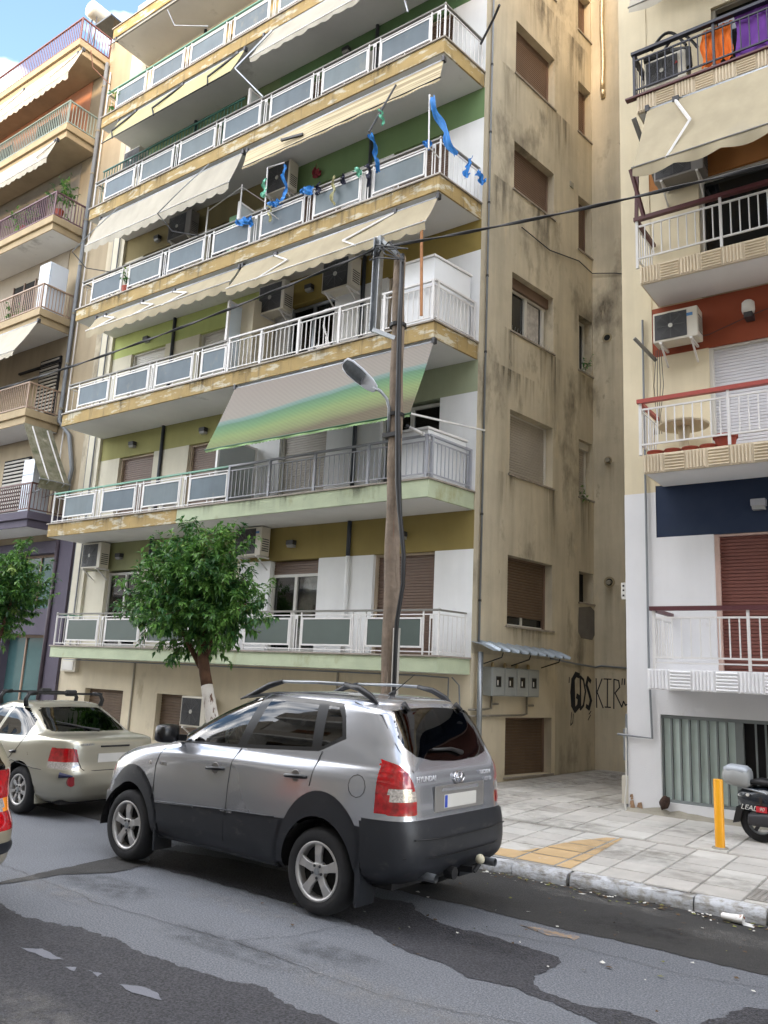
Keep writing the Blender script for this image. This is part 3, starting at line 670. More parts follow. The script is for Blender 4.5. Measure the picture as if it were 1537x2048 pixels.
# pipe down the front corner and thin pipes
pts = [Vector(TS_(0.16, 0.05, z)) for z in (2.68, 22)]
dp = thing('downpipe', 'thin grey vertical pipe down the front corner of the beige building', 'pipe', pts[0])
MB().tube(pts, 0.022, 8).build('tube', m_pvc, dp, smooth=True)
for z in (3.4, 5.0, 6.6, 8.2, 9.8, 11.4, 13.0, 14.6):
    q = Vector(TS_(0.16, 0.05, z)); MB().tube([q, q + Vector((0, 0, 0.04))], 0.03, 8).build('clip', m_dark, dp)
fp = MB(); fp.tube([(-6.24 + 0.012 * math.sin(z * 3), YF - 0.10, z) for z in [16.35 + 0.25 * k for k in range(20)]], [0.055 + 0.006 * math.sin(k * 2.1) for k in range(20)], 10)
fp.tube([(-6.24, YF - 0.10, 16.37), (-6.26, YF - 0.01, 16.2)], 0.06, 10)
tag(fp.build('flue_pipe', M('foil', c(196, 180, 150), 0.3, metal=0.7, var=0.25, vs=10, bump=0.6, bs=25), smooth=True), 'crinkled foil wrapped flue pipe high on the alley wall', 'pipe')
cb = MB(); P0 = [(1.33, 11.42), (2.4, 11.36), (3.61, 11.62), (4.2, 11.55)]
cb.tube([TS_(s, 0.03, z) for s, z in P0] + [(-6.0, YF - 0.05, 11.42), (-5.2, YF - 0.06, 11.1)], 0.012, 5)
tag(cb.build('wall_cable', m_dark), 'thin dark cable drooping across the alley side wall', 'cable')
cb = MB(); cb.tube([TS_(2.5, 0.04, 2.50), TS_(3.4, 0.03, 2.44), TS_(4.25, 0.03, 2.40)] + [(-6.4, YF - 0.04, 2.43), (-5.0, YF - 0.04, 2.36)], 0.02, 6)
tag(cb.build('conduit_pipe', m_pvc), 'thin grey conduit running along the alley wall above the graffiti', 'pipe')
# ------------------------------------------------------------------ gas and electricity meters under a small tin canopy
for k, nm in enumerate(('first', 'second', 'third', 'last')):
    s0 = 0.36 + k * 0.375
    mb = thing('meter_box', '%s grey meter box of the row from the corner pipe, under the tin canopy' % nm, 'meter box', TS_(s0 + 0.185, 0.1, 1.75), group='meter boxes on the side wall')
    b = MB(TS_); b.box(s0, s0 + 0.37, 0.0, 0.20, 1.74, 2.25); b.build('casing', M('meter_grey', c(150, 154, 152), 0.5, var=0.08, vs=3), mb, bevel=0.01)
    b = MB(TS_); b.box(s0 + 0.012, s0 + 0.355, 0.201, 0.215, 1.755, 2.235); b.build('lid', MC['meter_grey'], mb, bevel=0.006)
    b = MB(TS_); b.box(s0 + 0.11, s0 + 0.26, 0.2155, 0.222, 1.90, 2.09); b.build('window_frame', m_dark, mb)
    b = MB(TS_); b.box(s0 + 0.128, s0 + 0.242, 0.2222, 0.224, 1.918, 2.072); b.build('window_pane', m_pane, mb)
    b = MB(TS_); b.box(s0 + 0.135, s0 + 0.17, 0.2242, 0.2246, 1.93, 2.02); b.build('dial', m_whitesh, mb)
    b = MB(TS_); b.lathe([(0.001, 0), (0.03, 0), (0.034, 0.05), (0.02, 0.09), (0.001, 0.09)], 10, (s0 + 0.18, 0.08, 2.251)); b.build('valve', M('brass', c(170, 150, 110), 0.4, metal=0.6), mb)
cn_ = thing('tin_canopy', 'small corrugated tin canopy above the grey meter boxes', 'canopy', TS_(1.3, 0, 2.5))
rows = []
for n_, z in ((0.0, 2.68), (0.25, 2.62), (0.50, 2.52)):
    rows.append([])
    for j in range(9):
        s0 = 0.0 + j * 0.285
        for ds, dz in ((0, 0), (0.19, 0), (0.215, 0.045), (0.26, 0.045)): rows[-1].append((s0 + ds, n_, z + dz - 0.04 * (s0 / 2.5)))
cg = MB(TS_); cg.grid(rows); o = cg.build('sheet', M('tin', c(168, 178, 188), 0.4, metal=0.6, var=0.12, vs=5), cn_)
md = o.modifiers.new('s', 'SOLIDIFY'); md.thickness = 0.006
for s0 in (0.35, 1.2, 2.2):
    b = MB(TS_); b.tube([(s0, 0.45, 2.50), (s0, 0.42, 2.42), (s0, 0.02, 2.30)], 0.012, 6); b.build('bracket', m_black, cn_)
gp = MB(TS_)
gp.tube([(0.55, 0.06, 1.74), (0.55, 0.06, 1.52), (0.35, 0.06, 1.50), (-0.1, 0.06, 1.49)], 0.02, 8); gp.tube([(0.55, 0.06, 1.6), (0.70, 0.1, 1.6)], 0.02, 8)
gp.tube([(1.66, 0.06, 1.74), (1.66, 0.06, 1.42), (1.5, 0.06, 1.40), (-0.1, 0.06, 1.38)], 0.02, 8); gp.tube([(1.66, 0.06, 1.58), (1.82, 0.1, 1.58)], 0.02, 8)
tag(gp.build('gas_pipe', M('brass_pipe', c(130, 124, 112), 0.45, metal=0.4, var=0.2, vs=6), smooth=True), 'thin gas pipes with taps below the grey meter boxes', 'pipe')
q = [Vector(TS_(0.10, 0.14, z)) for z in (0.2, 2.5)]
tag(MB().tube(q, 0.05, 12).build('downpipe', m_galv, smooth=True), 'thick shiny metal pipe standing left of the grey meter boxes', 'pipe')
fpz = MB(); fpz.tube([(-7.5, 12.70, 1.45), (-7.62, 12.70, 1.5), (-7.62, 12.70, 2.02), (-8.2, 12.70, 2.04), (-19.4, 12.70, 2.05)], 0.016, 6); fpz.tube([(-7.35, 12.70, 1.2), (-7.40, 12.70, 1.9), (-7.55, 12.70, 2.03)], 0.014, 6)
tag(fpz.build('conduit_pipe', m_pvc), 'thin pale pipe under the lowest pale green balcony slab', 'pipe')
# graffiti on the alley wall
GR = []
def ribbon(mb, pts, wd, T):
    n = len(pts)
    for k in range(n - 1):
        a, b = Vector((*pts[k], 0)), Vector((*pts[k + 1], 0)); d = (b - a).normalized(); q = Vector((-d.y, d.x, 0)) * wd / 2; a = a - d * wd * 0.3; b = b + d * wd * 0.3
        off = 0.004 + 0.0006 * (k % 2)
        mb.add([T(p.x, p.y, off) for p in (a - q, b - q, b + q, a + q)], [(0, 1, 2, 3)])
gr_ = MB()
Ta = lambda s, z, o: TS_(s, o, z)
Tb = lambda x, z, o: (x, YF - 0.01 - o, z)
ribbon(gr_, [(3.62, 2.20), (3.50, 2.22), (3.38, 2.10), (3.34, 1.85), (3.37, 1.60), (3.47, 1.50), (3.60, 1.58), (3.63, 1.75), (3.55, 1.78)], 0.11, Ta)
ribbon(gr_, [(3.40, 2.1), (3.42, 1.6)], 0.12, Ta)
ribbon(gr_, [(3.68, 2.18), (3.68, 1.52), (3.80, 1.60), (3.88, 1.88), (3.80, 2.12), (3.68, 2.18)], 0.06, Ta)
ribbon(gr_, [(4.08, 2.10), (3.98, 2.16), (3.92, 2.02), (4.02, 1.86), (4.10, 1.70), (4.02, 1.54), (3.92, 1.58)], 0.09, Ta)
ribbon(gr_, [(3.25, 2.15), (3.24, 2.05)], 0.03, Ta); ribbon(gr_, [(3.34, 1.45), (3.30, 1.2), (3.38, 1.25), (3.40, 1.42)], 0.025, Ta); ribbon(gr_, [(4.02, 1.42), (4.10, 1.48)], 0.025, Ta); ribbon(gr_, [(3.98, 1.3), (4.08, 1.4)], 0.025, Ta)
ribbon(gr_, [(-6.53, 2.16), (-6.52, 1.56)], 0.026, Tb); ribbon(gr_, [(-6.40, 2.16), (-6.51, 1.88), (-6.38, 1.56)], 0.026, Tb)
ribbon(gr_, [(-6.36, 2.16), (-6.20, 2.16)], 0.026, Tb); ribbon(gr_, [(-6.28, 2.16), (-6.29, 1.58)], 0.026, Tb); ribbon(gr_, [(-6.34, 1.58), (-6.22, 1.58)], 0.026, Tb)
ribbon(gr_, [(-6.15, 1.56), (-6.14, 2.16), (-6.04, 2.14), (-6.02, 2.0), (-6.12, 1.88), (-5.98, 1.60), (-5.94, 1.72), (-5.90, 1.64), (-5.80, 1.70), (-5.6, 1.66)], 0.026, Tb)
ribbon(gr_, [(-5.96, 2.18), (-5.97, 2.06)], 0.022, Tb); ribbon(gr_, [(-5.91, 2.18), (-5.92, 2.06)], 0.022, Tb)
tag(gr_.build('graffiti', M('spray_paint', c(22, 22, 32), 0.7, var=0.1), recalc=False), 'dark spray painted graffiti letters on the alley wall', 'graffiti')

# ------------------------------------------------------------------ building on the left
m_lb = M('left_stucco', c(164, 150, 126), 0.9, var=0.10, vs=0.8, streak=0.25, bump=0.15, bs=60)
m_purple = M('purple_paint', c(84, 78, 92), 0.8, var=0.08, vs=1.2, streak=0.12, bump=0.12, bs=60)
m_fasc = M('left_fascia', c(168, 150, 120), 0.9, var=0.10, vs=2, streak=0.2, bump=0.15, bs=40)
m_salmon = M('salmon', c(186, 130, 100), 0.9, var=0.08, vs=1.5, streak=0.15)
m_redrail = M('red_brown_rail', c(108, 58, 48), 0.5, var=0.1)
m_tealrail = M('pale_teal_rail', c(136, 152, 146), 0.5, var=0.1)
m_plumrail = M('plum_rail', c(112, 84, 92), 0.5, var=0.1)
m_tanrail = M('tan_rail', c(158, 134, 116), 0.5, var=0.1)
m_dbrrail = M('dark_brown_rail', c(96, 66, 62), 0.5, var=0.1)
lb = thing('apartment_building', 'beige apartment building at the far left with a dark purple ground floor', 'building', (-30, 14, 0))
Box('wall', m_lb, lb, -48, -19.89, 12.82, 26, 5.30, 21.0)
Box('ground_floor_wall', m_purple, lb, -48, -22.6, 12.75, 26, 0, 5.30)
gf = MB(); gf.box(-20.35, -19.61, 12.70, 26, 0, 5.30); gf.box(-22.6, -20.35, 12.73, 26, 4.95, 5.30); gf.box(-22.6, -20.35, 12.73, 26, 2.68, 3.40); gf.box(-22.6, -20.35, 13.2, 26, 0, 5.3); gf.build('ground_floor_pier', m_purple, lb)
tg = M('teal_shop_glass', c(66, 96, 98), 0.12, var=0.25, vs=0.8, spec=0.6)
for (a, b, z0, z1) in ((-22.6, -21.72, 0.3, 2.68), (-21.66, -20.36, 0.3, 2.68), (-22.6, -21.5, 3.40, 4.95), (-21.44, -20.36, 3.40, 4.95)):
    o = Box('shop_window', tg, lb, a, b, 13.0, 13.02, z0, z1)
    f = MB(); f.prism([(a, 12.96, z1 - 0.07), (b, 12.96, z1 - 0.07), (b, 12.96, z0), (b + 0.06, 12.96, z0), (b + 0.06, 12.96, z1 - 0.002), (a, 12.96, z1 - 0.002)], (0, 0.09, 0)); f.build('frame', m_tanrail, o)
MB().tube([(-20.27, 12.66, 0.2), (-20.27, 12.66, 5.25)], 0.055, 8).build('pier_pipe', M('purple_pipe', c(70, 60, 68), 0.5), lb, smooth=True)
LZ = [(5.94, m_dbrrail, -20.35), (8.98, m_tanrail, -21.18), (12.04, m_tanrail, -21.18), (15.03, m_plumrail, -21.18), (18.13, m_tealrail, -21.14), (21.08, m_redrail, -21.08)]
for k, (z, rm, xe) in enumerate(LZ):
    fm = m_purple if k == 0 else m_fasc
    x0 = -44
    b = MB(); b.box(x0, xe, 11.70, 12.815, z - 0.22, z); b = b.build('balcony', fm, lb, bevel=0.01)
    Box('fascia_step', fm, b, x0, xe - 0.07, 11.77, 12.80, z - 0.43, z - 0.222, bevel=0.01)
    Box('soffit', m_soffit if k < 4 else M('soffit_tan', c(176, 160, 134), 0.9, var=0.1), b, x0, xe - 0.1, 11.80, 12.79, z - 0.436, z - 0.4302)
    h = 0.80
    Box('handrail', rm, b, x0, xe - 0.02, 11.72, 11.77, z + h - 0.04, z + h); MB().bar((xe - 0.045, 11.77, z + h - 0.02), (xe - 0.045, 12.80, z + h - 0.02), 0.05, 0.04).build('handrail', rm, b)
    r = MB(); r.box(x0, xe - 0.03, 11.73, 11.76, z + 0.05, z + 0.08); r.bar((xe - 0.045, 11.76, z + 0.065), (xe - 0.045, 12.80, z + 0.065), 0.03)
    r.box(xe - 0.065, xe - 0.025, 11.725, 11.765, z, z + h - 0.04); r.box(xe - 0.065, xe - 0.025, 12.76, 12.80, z, z + h - 0.04)
    r.build('rail', rm, b)
    bb = MB()
    n = 62
    for j in range(n): bb.box(xe - 0.15 - j * 0.105, xe - 0.132 - j * 0.105, 11.736, 11.754, z + 0.08, z + h - 0.04)
    for j in range(9): bb.box(xe - 0.054, xe - 0.036, 11.86 + j * 0.105, 11.878 + j * 0.105, z + 0.08, z + h - 0.04)
    bb.build('balusters', rm, b, kind='stuff')
# openings of the left building
for z, kinds in ((5.94, 'l'), (8.98, 'lr'), (12.04, 'd'), (15.03, 'd'), (18.13, 'd')):
    o = Box('recess_wall', M('recess_grey', c(150, 142, 130), 0.9, var=0.1) if z < 17 else m_salmon, lb, -44, -21.9, 12.80, 12.819, z, z + 2.62) if z > 9 else None
    if 'l' in kinds:
        x0, x1 = (-23.8, -22.5) if z < 6 else (-22.55, -21.60)
        wv = MB(); nl = 15
        for j in range(nl): wv.box(x0, x1, 12.74, 12.80, z + 0.3 + j * 0.115, z + 0.36 + j * 0.115)
        o = wv.build('louvred_shutter', m_greysh, lb); f = MB(); f.box(x0 - 0.06, x1 + 0.06, 12.765, 12.818, z, z + 2.03); f.build('shutter_backing', m_inner, o)
        if z > 6: Box('louvre_frame', m_inner, o, -23.75, -21.5, 12.72, 12.80, z + 1.80, z + 1.86)
    if 'd' in kinds:
        for (a, b2) in ((-24.9, -23.6), (-28, -26.5)):
            o = Box('balcony_door', m_inner, lb, a, b2, 12.79, 12.81, z + 0.02, z + 2.0)
            f = MB()
            for xx in (a, (a + b2) / 2, b2): f.box(xx - 0.03, xx + 0.03, 12.76, 12.80, z, z + 2.03)
            f.build('door_frame', m_brownsh, o)
# dividing wall on the roof terrace and the solar water heater
Box('parapet', m_lb, lb, -20.95, -19.89, 12.83, 16, 21.0, 22.0)
Box('penthouse_wall', m_lb, lb, -22.3, -19.9, 13.5, 18, 21.0, 22.75)
sh = thing('solar_water_heater', 'white cylindrical solar water heater tank on the roof of the left building', 'water heater', (-22.3, 13.2, 21.0))
MB().lathe([(0.001, -0.85), (0.20, -0.845), (0.27, -0.80), (0.285, -0.72), (0.285, 0.72), (0.27, 0.80), (0.20, 0.845), (0.001, 0.85)], 28, (-22.25, 13.35, 23.45), 'y').build('tank', M('tank_white', c(188, 184, 174), 0.4, var=0.04), sh, smooth=True)
fr = MB()
for y in (12.75, 13.95):
    for x in (-22.5, -22.0): fr.tube([(x, y, 21.0), (x * 0.5 - 11.125, y, 23.2)], 0.022, 6)
    fr.tube([(-22.5, y, 21.3), (-22.0, y, 22.9)], 0.015, 6)
fr.tube([(-22.25, 12.75, 23.2), (-22.25, 13.95, 23.2)], 0.03, 6); fr.build('frame', m_dark, sh)
MB().box(-22.05, -21.2, 12.7, 14.0, 22.77, 22.83).build('collector', m_pane, sh)

# downpipe between the two buildings
dp = thing('downpipe', 'tall grey downpipe with a bent lower end between the two left buildings', 'pipe', (-21.0, 12.7, 5.4))
MB().tube([(-21.08, 12.72, 20.9), (-21.10, 12.72, 8.85), (-20.50, 12.72, 8.35), (-20.15, 12.72, 7.3), (-20.22, 12.72, 6.9), (-20.24, 12.72, 5.3)], 0.06, 10).build('tube', m_pvc, dp, smooth=True)
for z in (20, 18.4, 16.9, 15.3, 13.8, 12.2, 10.6, 9.2): MB().tube([(-21.09, 12.72, z), (-21.09, 12.72, z + 0.06)], 0.072, 10).build('collar', m_conc, dp)
for x, nm in ((-20.88, 'white'), ): tag(MB().tube([(x, 12.76, 5.4), (x, 12.76, 20.5)], 0.02, 6).build('downpipe', m_wmetal), 'slim white pipe beside the tall grey downpipe on the left', 'pipe')
for x, nm, y in ((-19.52, 'left', 12.75), (-19.12, 'right', 12.66)): tag(MB().tube([(x, y, 2.2), (x, y, 19.5)], 0.022, 6).build('downpipe', m_pvc), '%s one of two slim grey pipes at the left end of the balconies' % nm, 'pipe')

# ------------------------------------------------------------------ building on the right
m_rw = M('right_white', c(216, 216, 218), 0.85, var=0.05, vs=0.8, streak=0.08, bump=0.15, bs=60, stain=[(c(176, 166, 150), 0.66, 0.82, 1.3, (1, 1, 0.6))])
m_rc = M('right_cream', c(212, 200, 172), 0.9, var=0.07, vs=0.9, streak=0.2, bump=0.15, bs=60)
m_rtile = M('ribbed_tile_cream', c(204, 190, 166), 0.85, var=0.10, vs=3, stain=[(c(120, 104, 84), 0.62, 0.8, 3.0, (1, 1, 1))])
m_rtilew = M('ribbed_tile_white', c(228, 228, 230), 0.75, var=0.03)
m_navy = M('navy_band', c(22, 38, 64), 0.8, var=0.06); m_rust = M('rust_band', c(138, 66, 40), 0.85, var=0.08); m_orbr = M('orange_brown_band', c(158, 104, 52), 0.85, var=0.08)
m_maroon = M('maroon_rail', c(84, 44, 48), 0.45, var=0.06); m_redr = M('brick_red_rail', c(160, 72, 64), 0.45, var=0.06); m_navyr = M('navy_rail', c(34, 36, 50), 0.45, var=0.06)
RZ = [2.27, 5.36, 8.37, 11.37, 14.4]
XC, YR = -4.28, 12.4
rb = thing('apartment_building', 'white apartment building at the right with ribbed tiles on its balcony edges', 'building', (0, 14, 0))
Box('core_wall', m_rc, rb, XC + 0.01, 14, 12.75, 26, 0, 23.5)
wl = MB(); wl.box(XC, -3.79, YR, 12.76, 0.05, 5.0); wl.box(-3.79, 14, YR, 12.76, 0.05, 0.40); wl.box(-3.79, 14, YR, 12.76, 1.63, 2.0)
wl.build('wall', m_rw, rb)
wl = MB(); wl.box(-3.79, -2.95, YR, 12.76, 2.0, 4.28); wl.box(2.0, 14, YR, 12.76, 2.0, 4.28); wl.build('wall', m_rw, rb)
Box('navy_band', m_navy, rb, -3.79, 14, YR + 0.01, 12.755, 4.28, 5.10)
wl = MB(); wl.box(XC + 0.005, -3.79, YR, 12.76, 5.0, 23.4); wl.box(-3.79, -2.93, YR + 0.012, 12.76, 5.10, 7.23); wl.box(-3.79, -3.0, YR + 0.012, 12.76, 8.07, 10.2); wl.box(-3.79, -2.7, YR + 0.012, 12.76, 11.07, 13.3); wl.box(-3.79, 14, YR + 0.012, 12.76, 13.3, 23.4)
wl.build('wall', m_rc, rb)
Box('rust_band', m_rust, rb, -3.79, 14, YR + 0.008, 12.755, 7.23, 8.07); Box('brown_band', m_orbr, rb, -3.79, 14, YR + 0.008, 12.755, 10.2, 11.07)
def rshut(a, b, z0, z1, mat, fm):
    o = shutter(MB(), a + 0.06, b, z0, z1 - 0.02, 12.52, 0.05).build('roller_shutter', mat, rb)
    f = MB(); f.box(a, a + 0.06, 12.44, 12.56, z0, z1); f.box(a + 0.06, b, 12.44, 12.56, z1 - 0.03, z1 - 0.001); f.build('shutter_frame', fm, o)
rshut(-2.95, 2.0, 2.27, 4.28, M('shutter_red_brown', c(112, 68, 60), 0.5, var=0.06), M('frame_pink', c(206, 178, 166), 0.5)); rshut(-2.93, 2.0, 5.55, 7.23, M('shutter_white2', c(208, 208, 214), 0.45, var=0.03), m_whitesh)
Box('threshold_glass', m_pane, rb, -2.87, 2.0, 12.55, 12.56, 5.36, 5.55)
for z0, z1, a in ((8.37, 10.2, -3.0), (11.37, 13.3, -2.7)):
    o = Box('balcony_door', m_pane, rb, a + 0.06, 2.0, 12.56, 12.58, z0, z1 - 0.04)
    f = MB(); f.box(a, a + 0.06, 12.46, 12.60, z0, z1); f.box(a + 0.06, 2.0, 12.46, 12.60, z1 - 0.04, z1 - 0.001); f.build('door_frame', m_whitesh if z0 < 9 else m_conc, o)
# ribbed edge tiles
def rib_mesh(vertical, mat):
    b = MB(); n = 6; wd, h = 0.297, 0.285
    b.box(-wd / 2, wd / 2, 0, 0.02, 0, h)
    for k in range(n):
        if vertical:
            x0 = -wd / 2 + 0.012 + k * (wd - 0.02) / n; b.prism([(x0, 0.0, 0.012), (x0 + 0.012, -0.022, 0.02), (x0 + 0.024, -0.022, 0.02), (x0 + 0.036, 0.0, 0.012)], (0, 0, h - 0.03))
        else:
            z0 = 0.012 + k * (h - 0.02) / n; b.prism([(-wd / 2 + 0.012, 0.0, z0), (-wd / 2 + 0.02, -0.022, z0 + 0.012), (-wd / 2 + 0.02, -0.022, z0 + 0.024), (-wd / 2 + 0.012, 0.0, z0 + 0.034)], (wd - 0.03, 0, 0))
    return b.mesh('ribbed_tile', mat)
rmx = {(v, m_.name): rib_mesh(v, m_) for v in (True, False) for m_ in (m_rtile, m_rtilew)}
RR = [(m_maroon, m_wmetal), (m_redr, m_wmetal), (m_maroon, m_wmetal), (m_navyr, m_navyr)]
for k in range(5):
    z = RZ[k]; mt = m_rtilew if k == 0 else m_rtile
    b = MB(); b.box(-3.68, 6, 11.525, YR - 0.002, z - 0.28, z - 0.002); b = b.build('balcony', m_rw if k == 0 else m_rc, rb)
    Box('soffit', m_soffit if k else m_rw, b, -3.66, 6, 11.56, YR - 0.01, z - 0.287, z - 0.2805)
    if k == 4: continue
    for j in range(9): inst('ribbed_tile', rmx[(j % 2 == 0, mt.name)], b, (-3.535 + j * 0.3005, 11.504, z - 0.288))
    if k == 3: Box('slab_lip', m_maroon, b, -3.86, 6, 11.46, 11.56, z, z + 0.03)
    hm, bm_ = RR[k]
    ht = 0.86
    Box('handrail', hm, b, -3.76 if k else -3.63, 2, 11.47, 11.55, z + ht - (0.06 if k != 3 else 0.05), z + ht)
    xe = -3.72 if k else -3.58
    MB().bar((xe, 11.55, z + ht - 0.05), (xe, YR - 0.02, z + ht - 0.05), 0.06, 0.05).build('handrail', hm, b)
    r = MB(); r.box(xe, 2, 11.50, 11.525, z + 0.69, z + 0.715); r.box(xe, 2, 11.50, 11.525, z + 0.145, z + 0.17)
    if k in (0,): r.box(xe, 2, 11.50, 11.525, z + 0.075, z + 0.095)
    r.box(xe - 0.02, xe + 0.02, 11.495, 11.535, z, z + ht - 0.05)
    for zz in (0.70, 0.16): r.bar((xe, 11.53, z + zz), (xe, YR - 0.02, z + zz), 0.02)
    r.build('rail', bm_, b)
    for xx in (-2.48 if k else -2.34, -1.2): Box('post', bm_, b, xx - 0.018, xx + 0.018, 11.49, 11.53, z, z + ht - 0.05)
    me = bmesh_baluster(0.52, 0.011, bm_, ('r', bm_.name))
    x = xe + 0.125
    while x < -0.6:
        if abs(x - (-2.48 if k else -2.34)) > 0.03: inst('baluster', me, b, (x, 11.512, z + 0.17))
        x += 0.1255
    for j in range(1, 7): inst('baluster', me, b, (xe, 11.53 + j * 0.12, z + 0.17))
# maroon prop under the awning on the third balcony
o = MB(); o.bar((-3.72, 11.5, 9.23), (-3.70, 11.5, 10.0), 0.05); o.bar((-3.60, 11.5, 9.2), (-3.70, 11.2, 9.9), 0.05); o.build('awning_prop', m_maroon, rb)
# basement window with bars
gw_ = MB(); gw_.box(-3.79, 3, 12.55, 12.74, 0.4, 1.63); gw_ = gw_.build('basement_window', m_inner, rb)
m_pg = M('pale_green_glass', c(190, 205, 200), 0.35, var=0.10, vs=2, streak=0.15)
for j in range(8):
    xx = -3.765 + j * 0.128; Box('pane', m_pg, gw_, xx, xx + 0.105, 12.50, 12.51, 0.42, 1.60)
f = MB(); f.box(-3.79, -0.2, 12.44, 12.50, 1.58, 1.629); f.box(-3.79, -0.2, 12.44, 12.50, 0.401, 0.44); f.box(-2.74, -2.66, 12.45, 12.52, 0.44, 1.58); f.build('frame', M('bar_grey', c(120, 126, 126), 0.5, var=0.1), gw_)
for j in range(20):
    xx = -3.778 + j * 0.128
    if j == 9: continue
    Box('window_bar', MC['bar_grey'], gw_, xx - 0.012, xx + 0.012, 12.455, 12.48, 0.44, 1.58)
# crumbling plaster at the foot of the wall
pl = MB()
for k in range(26):
    a = -4.26 + 0.18 * k / 3
    x0 = -4.27 + rnd.random() * 0.36; z0 = 0.10 + rnd.random() * 0.32 * max(0.2, 1 - (x0 + 4.27) / 0.4); s_ = rnd.uniform(0.03, 0.08)
    pl.prism([(x0, YR - 0.012, z0), (x0 + s_, YR - 0.016, z0 + rnd.uniform(-0.02, 0.02)), (x0 + s_ * 0.8, YR - 0.02, z0 + s_), (x0 + 0.01, YR - 0.014, z0 + s_ * 0.8)], (0, 0.02, 0))
pl.build('bare_brickwork', M('bare_brick', c(150, 122, 96), 0.95, var=0.2, vs=9), rb)
base = MB(); n = 40
rows = []
for (dy, dz) in ((0, 0.12), (-0.05, 0.05), (-0.12, 0.0)):
    rows.append([(-4.3 + 5 * j / n, YR - 0.004 + dy * (0.6 + 0.8 * abs(noise.noise(Vector((j * 0.7, dy, 3))))), zp(YR + dy) + dz * (0.5 + abs(noise.noise(Vector((j * 0.9, 1, 1)))))) for j in range(n + 1)])
base.grid(rows); base.build('plaster_skirt', m_conc, rb)

# ------------------------------------------------------------------ row of blocks across the street (seen in the car windows, shades the street)
m_ob = [M('opp_%d' % i, c(*q), 0.9, var=0.1, streak=0.2) for i, q in enumerate(((176, 170, 158), (190, 188, 182), (164, 158, 148)))]
for bi, (xa, xb, hh, nm) in enumerate(((-60, -20.2, 9.4, 'low tan'), (-20, 6.0, 25.2, 'tall off-white'), (6.2, 40, 24.0, 'tall brown'))):
    ob = thing('apartment_building', '%s apartment block across the street, mirrored in the car windows' % nm, 'building', ((xa + xb) / 2, -8, 0))
    Box('wall', m_ob[bi], ob, xa, xb, -22, -6.2, 0, hh)
    for k in range(7 if hh > 20 else 2):
        z = 3.4 + k * 3.0
        b = Box('balcony', m_soffit, ob, xa + 1, xb - 1, -6.195, -5.0, z - 0.25, z)
        Box('parapet', m_ob[(bi + 1) % 3], b, xa + 1, xb - 1, -5.05, -4.99, z, z + 0.85)
        wv = MB(); x = xa + 1.5
        while x < xb - 3: wv.box(x, x + 1.6, -6.197, -6.15, z + 0.02, z + 2.1); x += 3.1
        wv.build('windows', m_pane, b, kind='stuff')
# ------------------------------------------------------------------ awnings
def awning(label, x0, x1, yt, zt, yb, zb, val, mat, arms=(), am=m_wmetal, sc_w=0.34, depth=0.05, group=None, vmat=None, rail=None, sag=0.03):
    a = thing('awning', label, 'awning', ((x0 + x1) / 2, yt, zb - val), group=group)
    n = 40; rows = []
    for i in range(9):
        t = i / 8
        rows.append([(x0 + (x1 - x0) * j / n, yt + (yb - yt) * t, zt + (zb - zt) * t - sag * math.sin(math.pi * t) * (1 + 0.9 * noise.noise(Vector((j * 0.35, x0, zt)))) + 0.022 * noise.noise(Vector((x0 + (x1 - x0) * j / n * 2.2, t * 1.6, zt))) * (1 - abs(2 * t - 1))) for j in range(n + 1)])
    MB().grid(rows).build('canvas', mat, a, smooth=True, recalc=False)
    if val:
        m = max(24, int((x1 - x0) / sc_w) * 12); rows = [[], [], []]
        for j in range(m + 1):
            x = x0 + (x1 - x0) * j / m; ph = abs(math.sin(math.pi * (x - x0) / sc_w)); lo = val * (0.72 + 0.28 * ph ** 0.8)
            wv = 0.015 * math.sin(x * 9) + 0.01 * noise.noise(Vector((x * 3, 1, zt)))
            rows[0].append((x, yb, zb)); rows[1].append((x, yb - 0.006 + wv * 0.5, zb - lo * 0.5)); rows[2].append((x, yb - 0.004 + wv, zb - lo))
        MB().grid(rows).build('valance', vmat or mat, a, smooth=True, recalc=False)
    MB().tube([(x0, yt + 0.03, zt + 0.01), (x1, yt + 0.03, zt + 0.01)], 0.035, 8).build('roller_tube', m_galv, a, smooth=True)
    MB().tube([(x0 - 0.02, yb, zb), (x1 + 0.02, yb, zb)], 0.016, 6).build('front_bar', rail or am, a, smooth=True)
    for x in (x0, x1): Box('end_bracket', m_dark, a, x - 0.03, x + 0.03, yt - 0.02, yt + 0.07, zt - 0.02, zt + 0.09)
    for (xa, xe, xt) in arms:
        ym = (yt + yb) / 2 - 0.06; zm = (zt * 0.55 + zb * 0.45) - 0.10
        MB().bar((xa, yt - 0.02, zt - 0.02), (xe, ym, zm), 0.035).build('arm', am, a); MB().bar((xe, ym - 0.01, zm), (xt, yb, zb - 0.02), 0.03).build('arm', am, a)
        Box('arm_mount', m_dark, a, xa - 0.05, xa + 0.05, yt - 0.03, yt + 0.05, zt - 0.03, zt + 0.06)
    return a
awning('long cream canvas awning below the third floor balcony, behind the pole top', -12.62, -7.46, 11.52, 10.86, 11.12, 10.16, 0.20, m_awn, [(-11.6, -10.98, -11.75), (-8.45, -9.5, -9.05)], am=m_wmetal)
awning('cream scalloped awning rolled up short below the third floor balcony, left half', -18.0, -12.70, 11.50, 10.84, 11.26, 10.42, 0.24, m_awn, [(-17.6, -16.9, -17.7), (-16.1, -15.4, -16.2), (-14.9, -14.2, -15.0)], am=m_wmetal, sc_w=0.42)
a = awning('dirty white canvas awning let down over the third floor left balcony', -18.42, -12.95, 11.52, 13.86, 11.18, 12.92, 0.24, m_awnw, [])
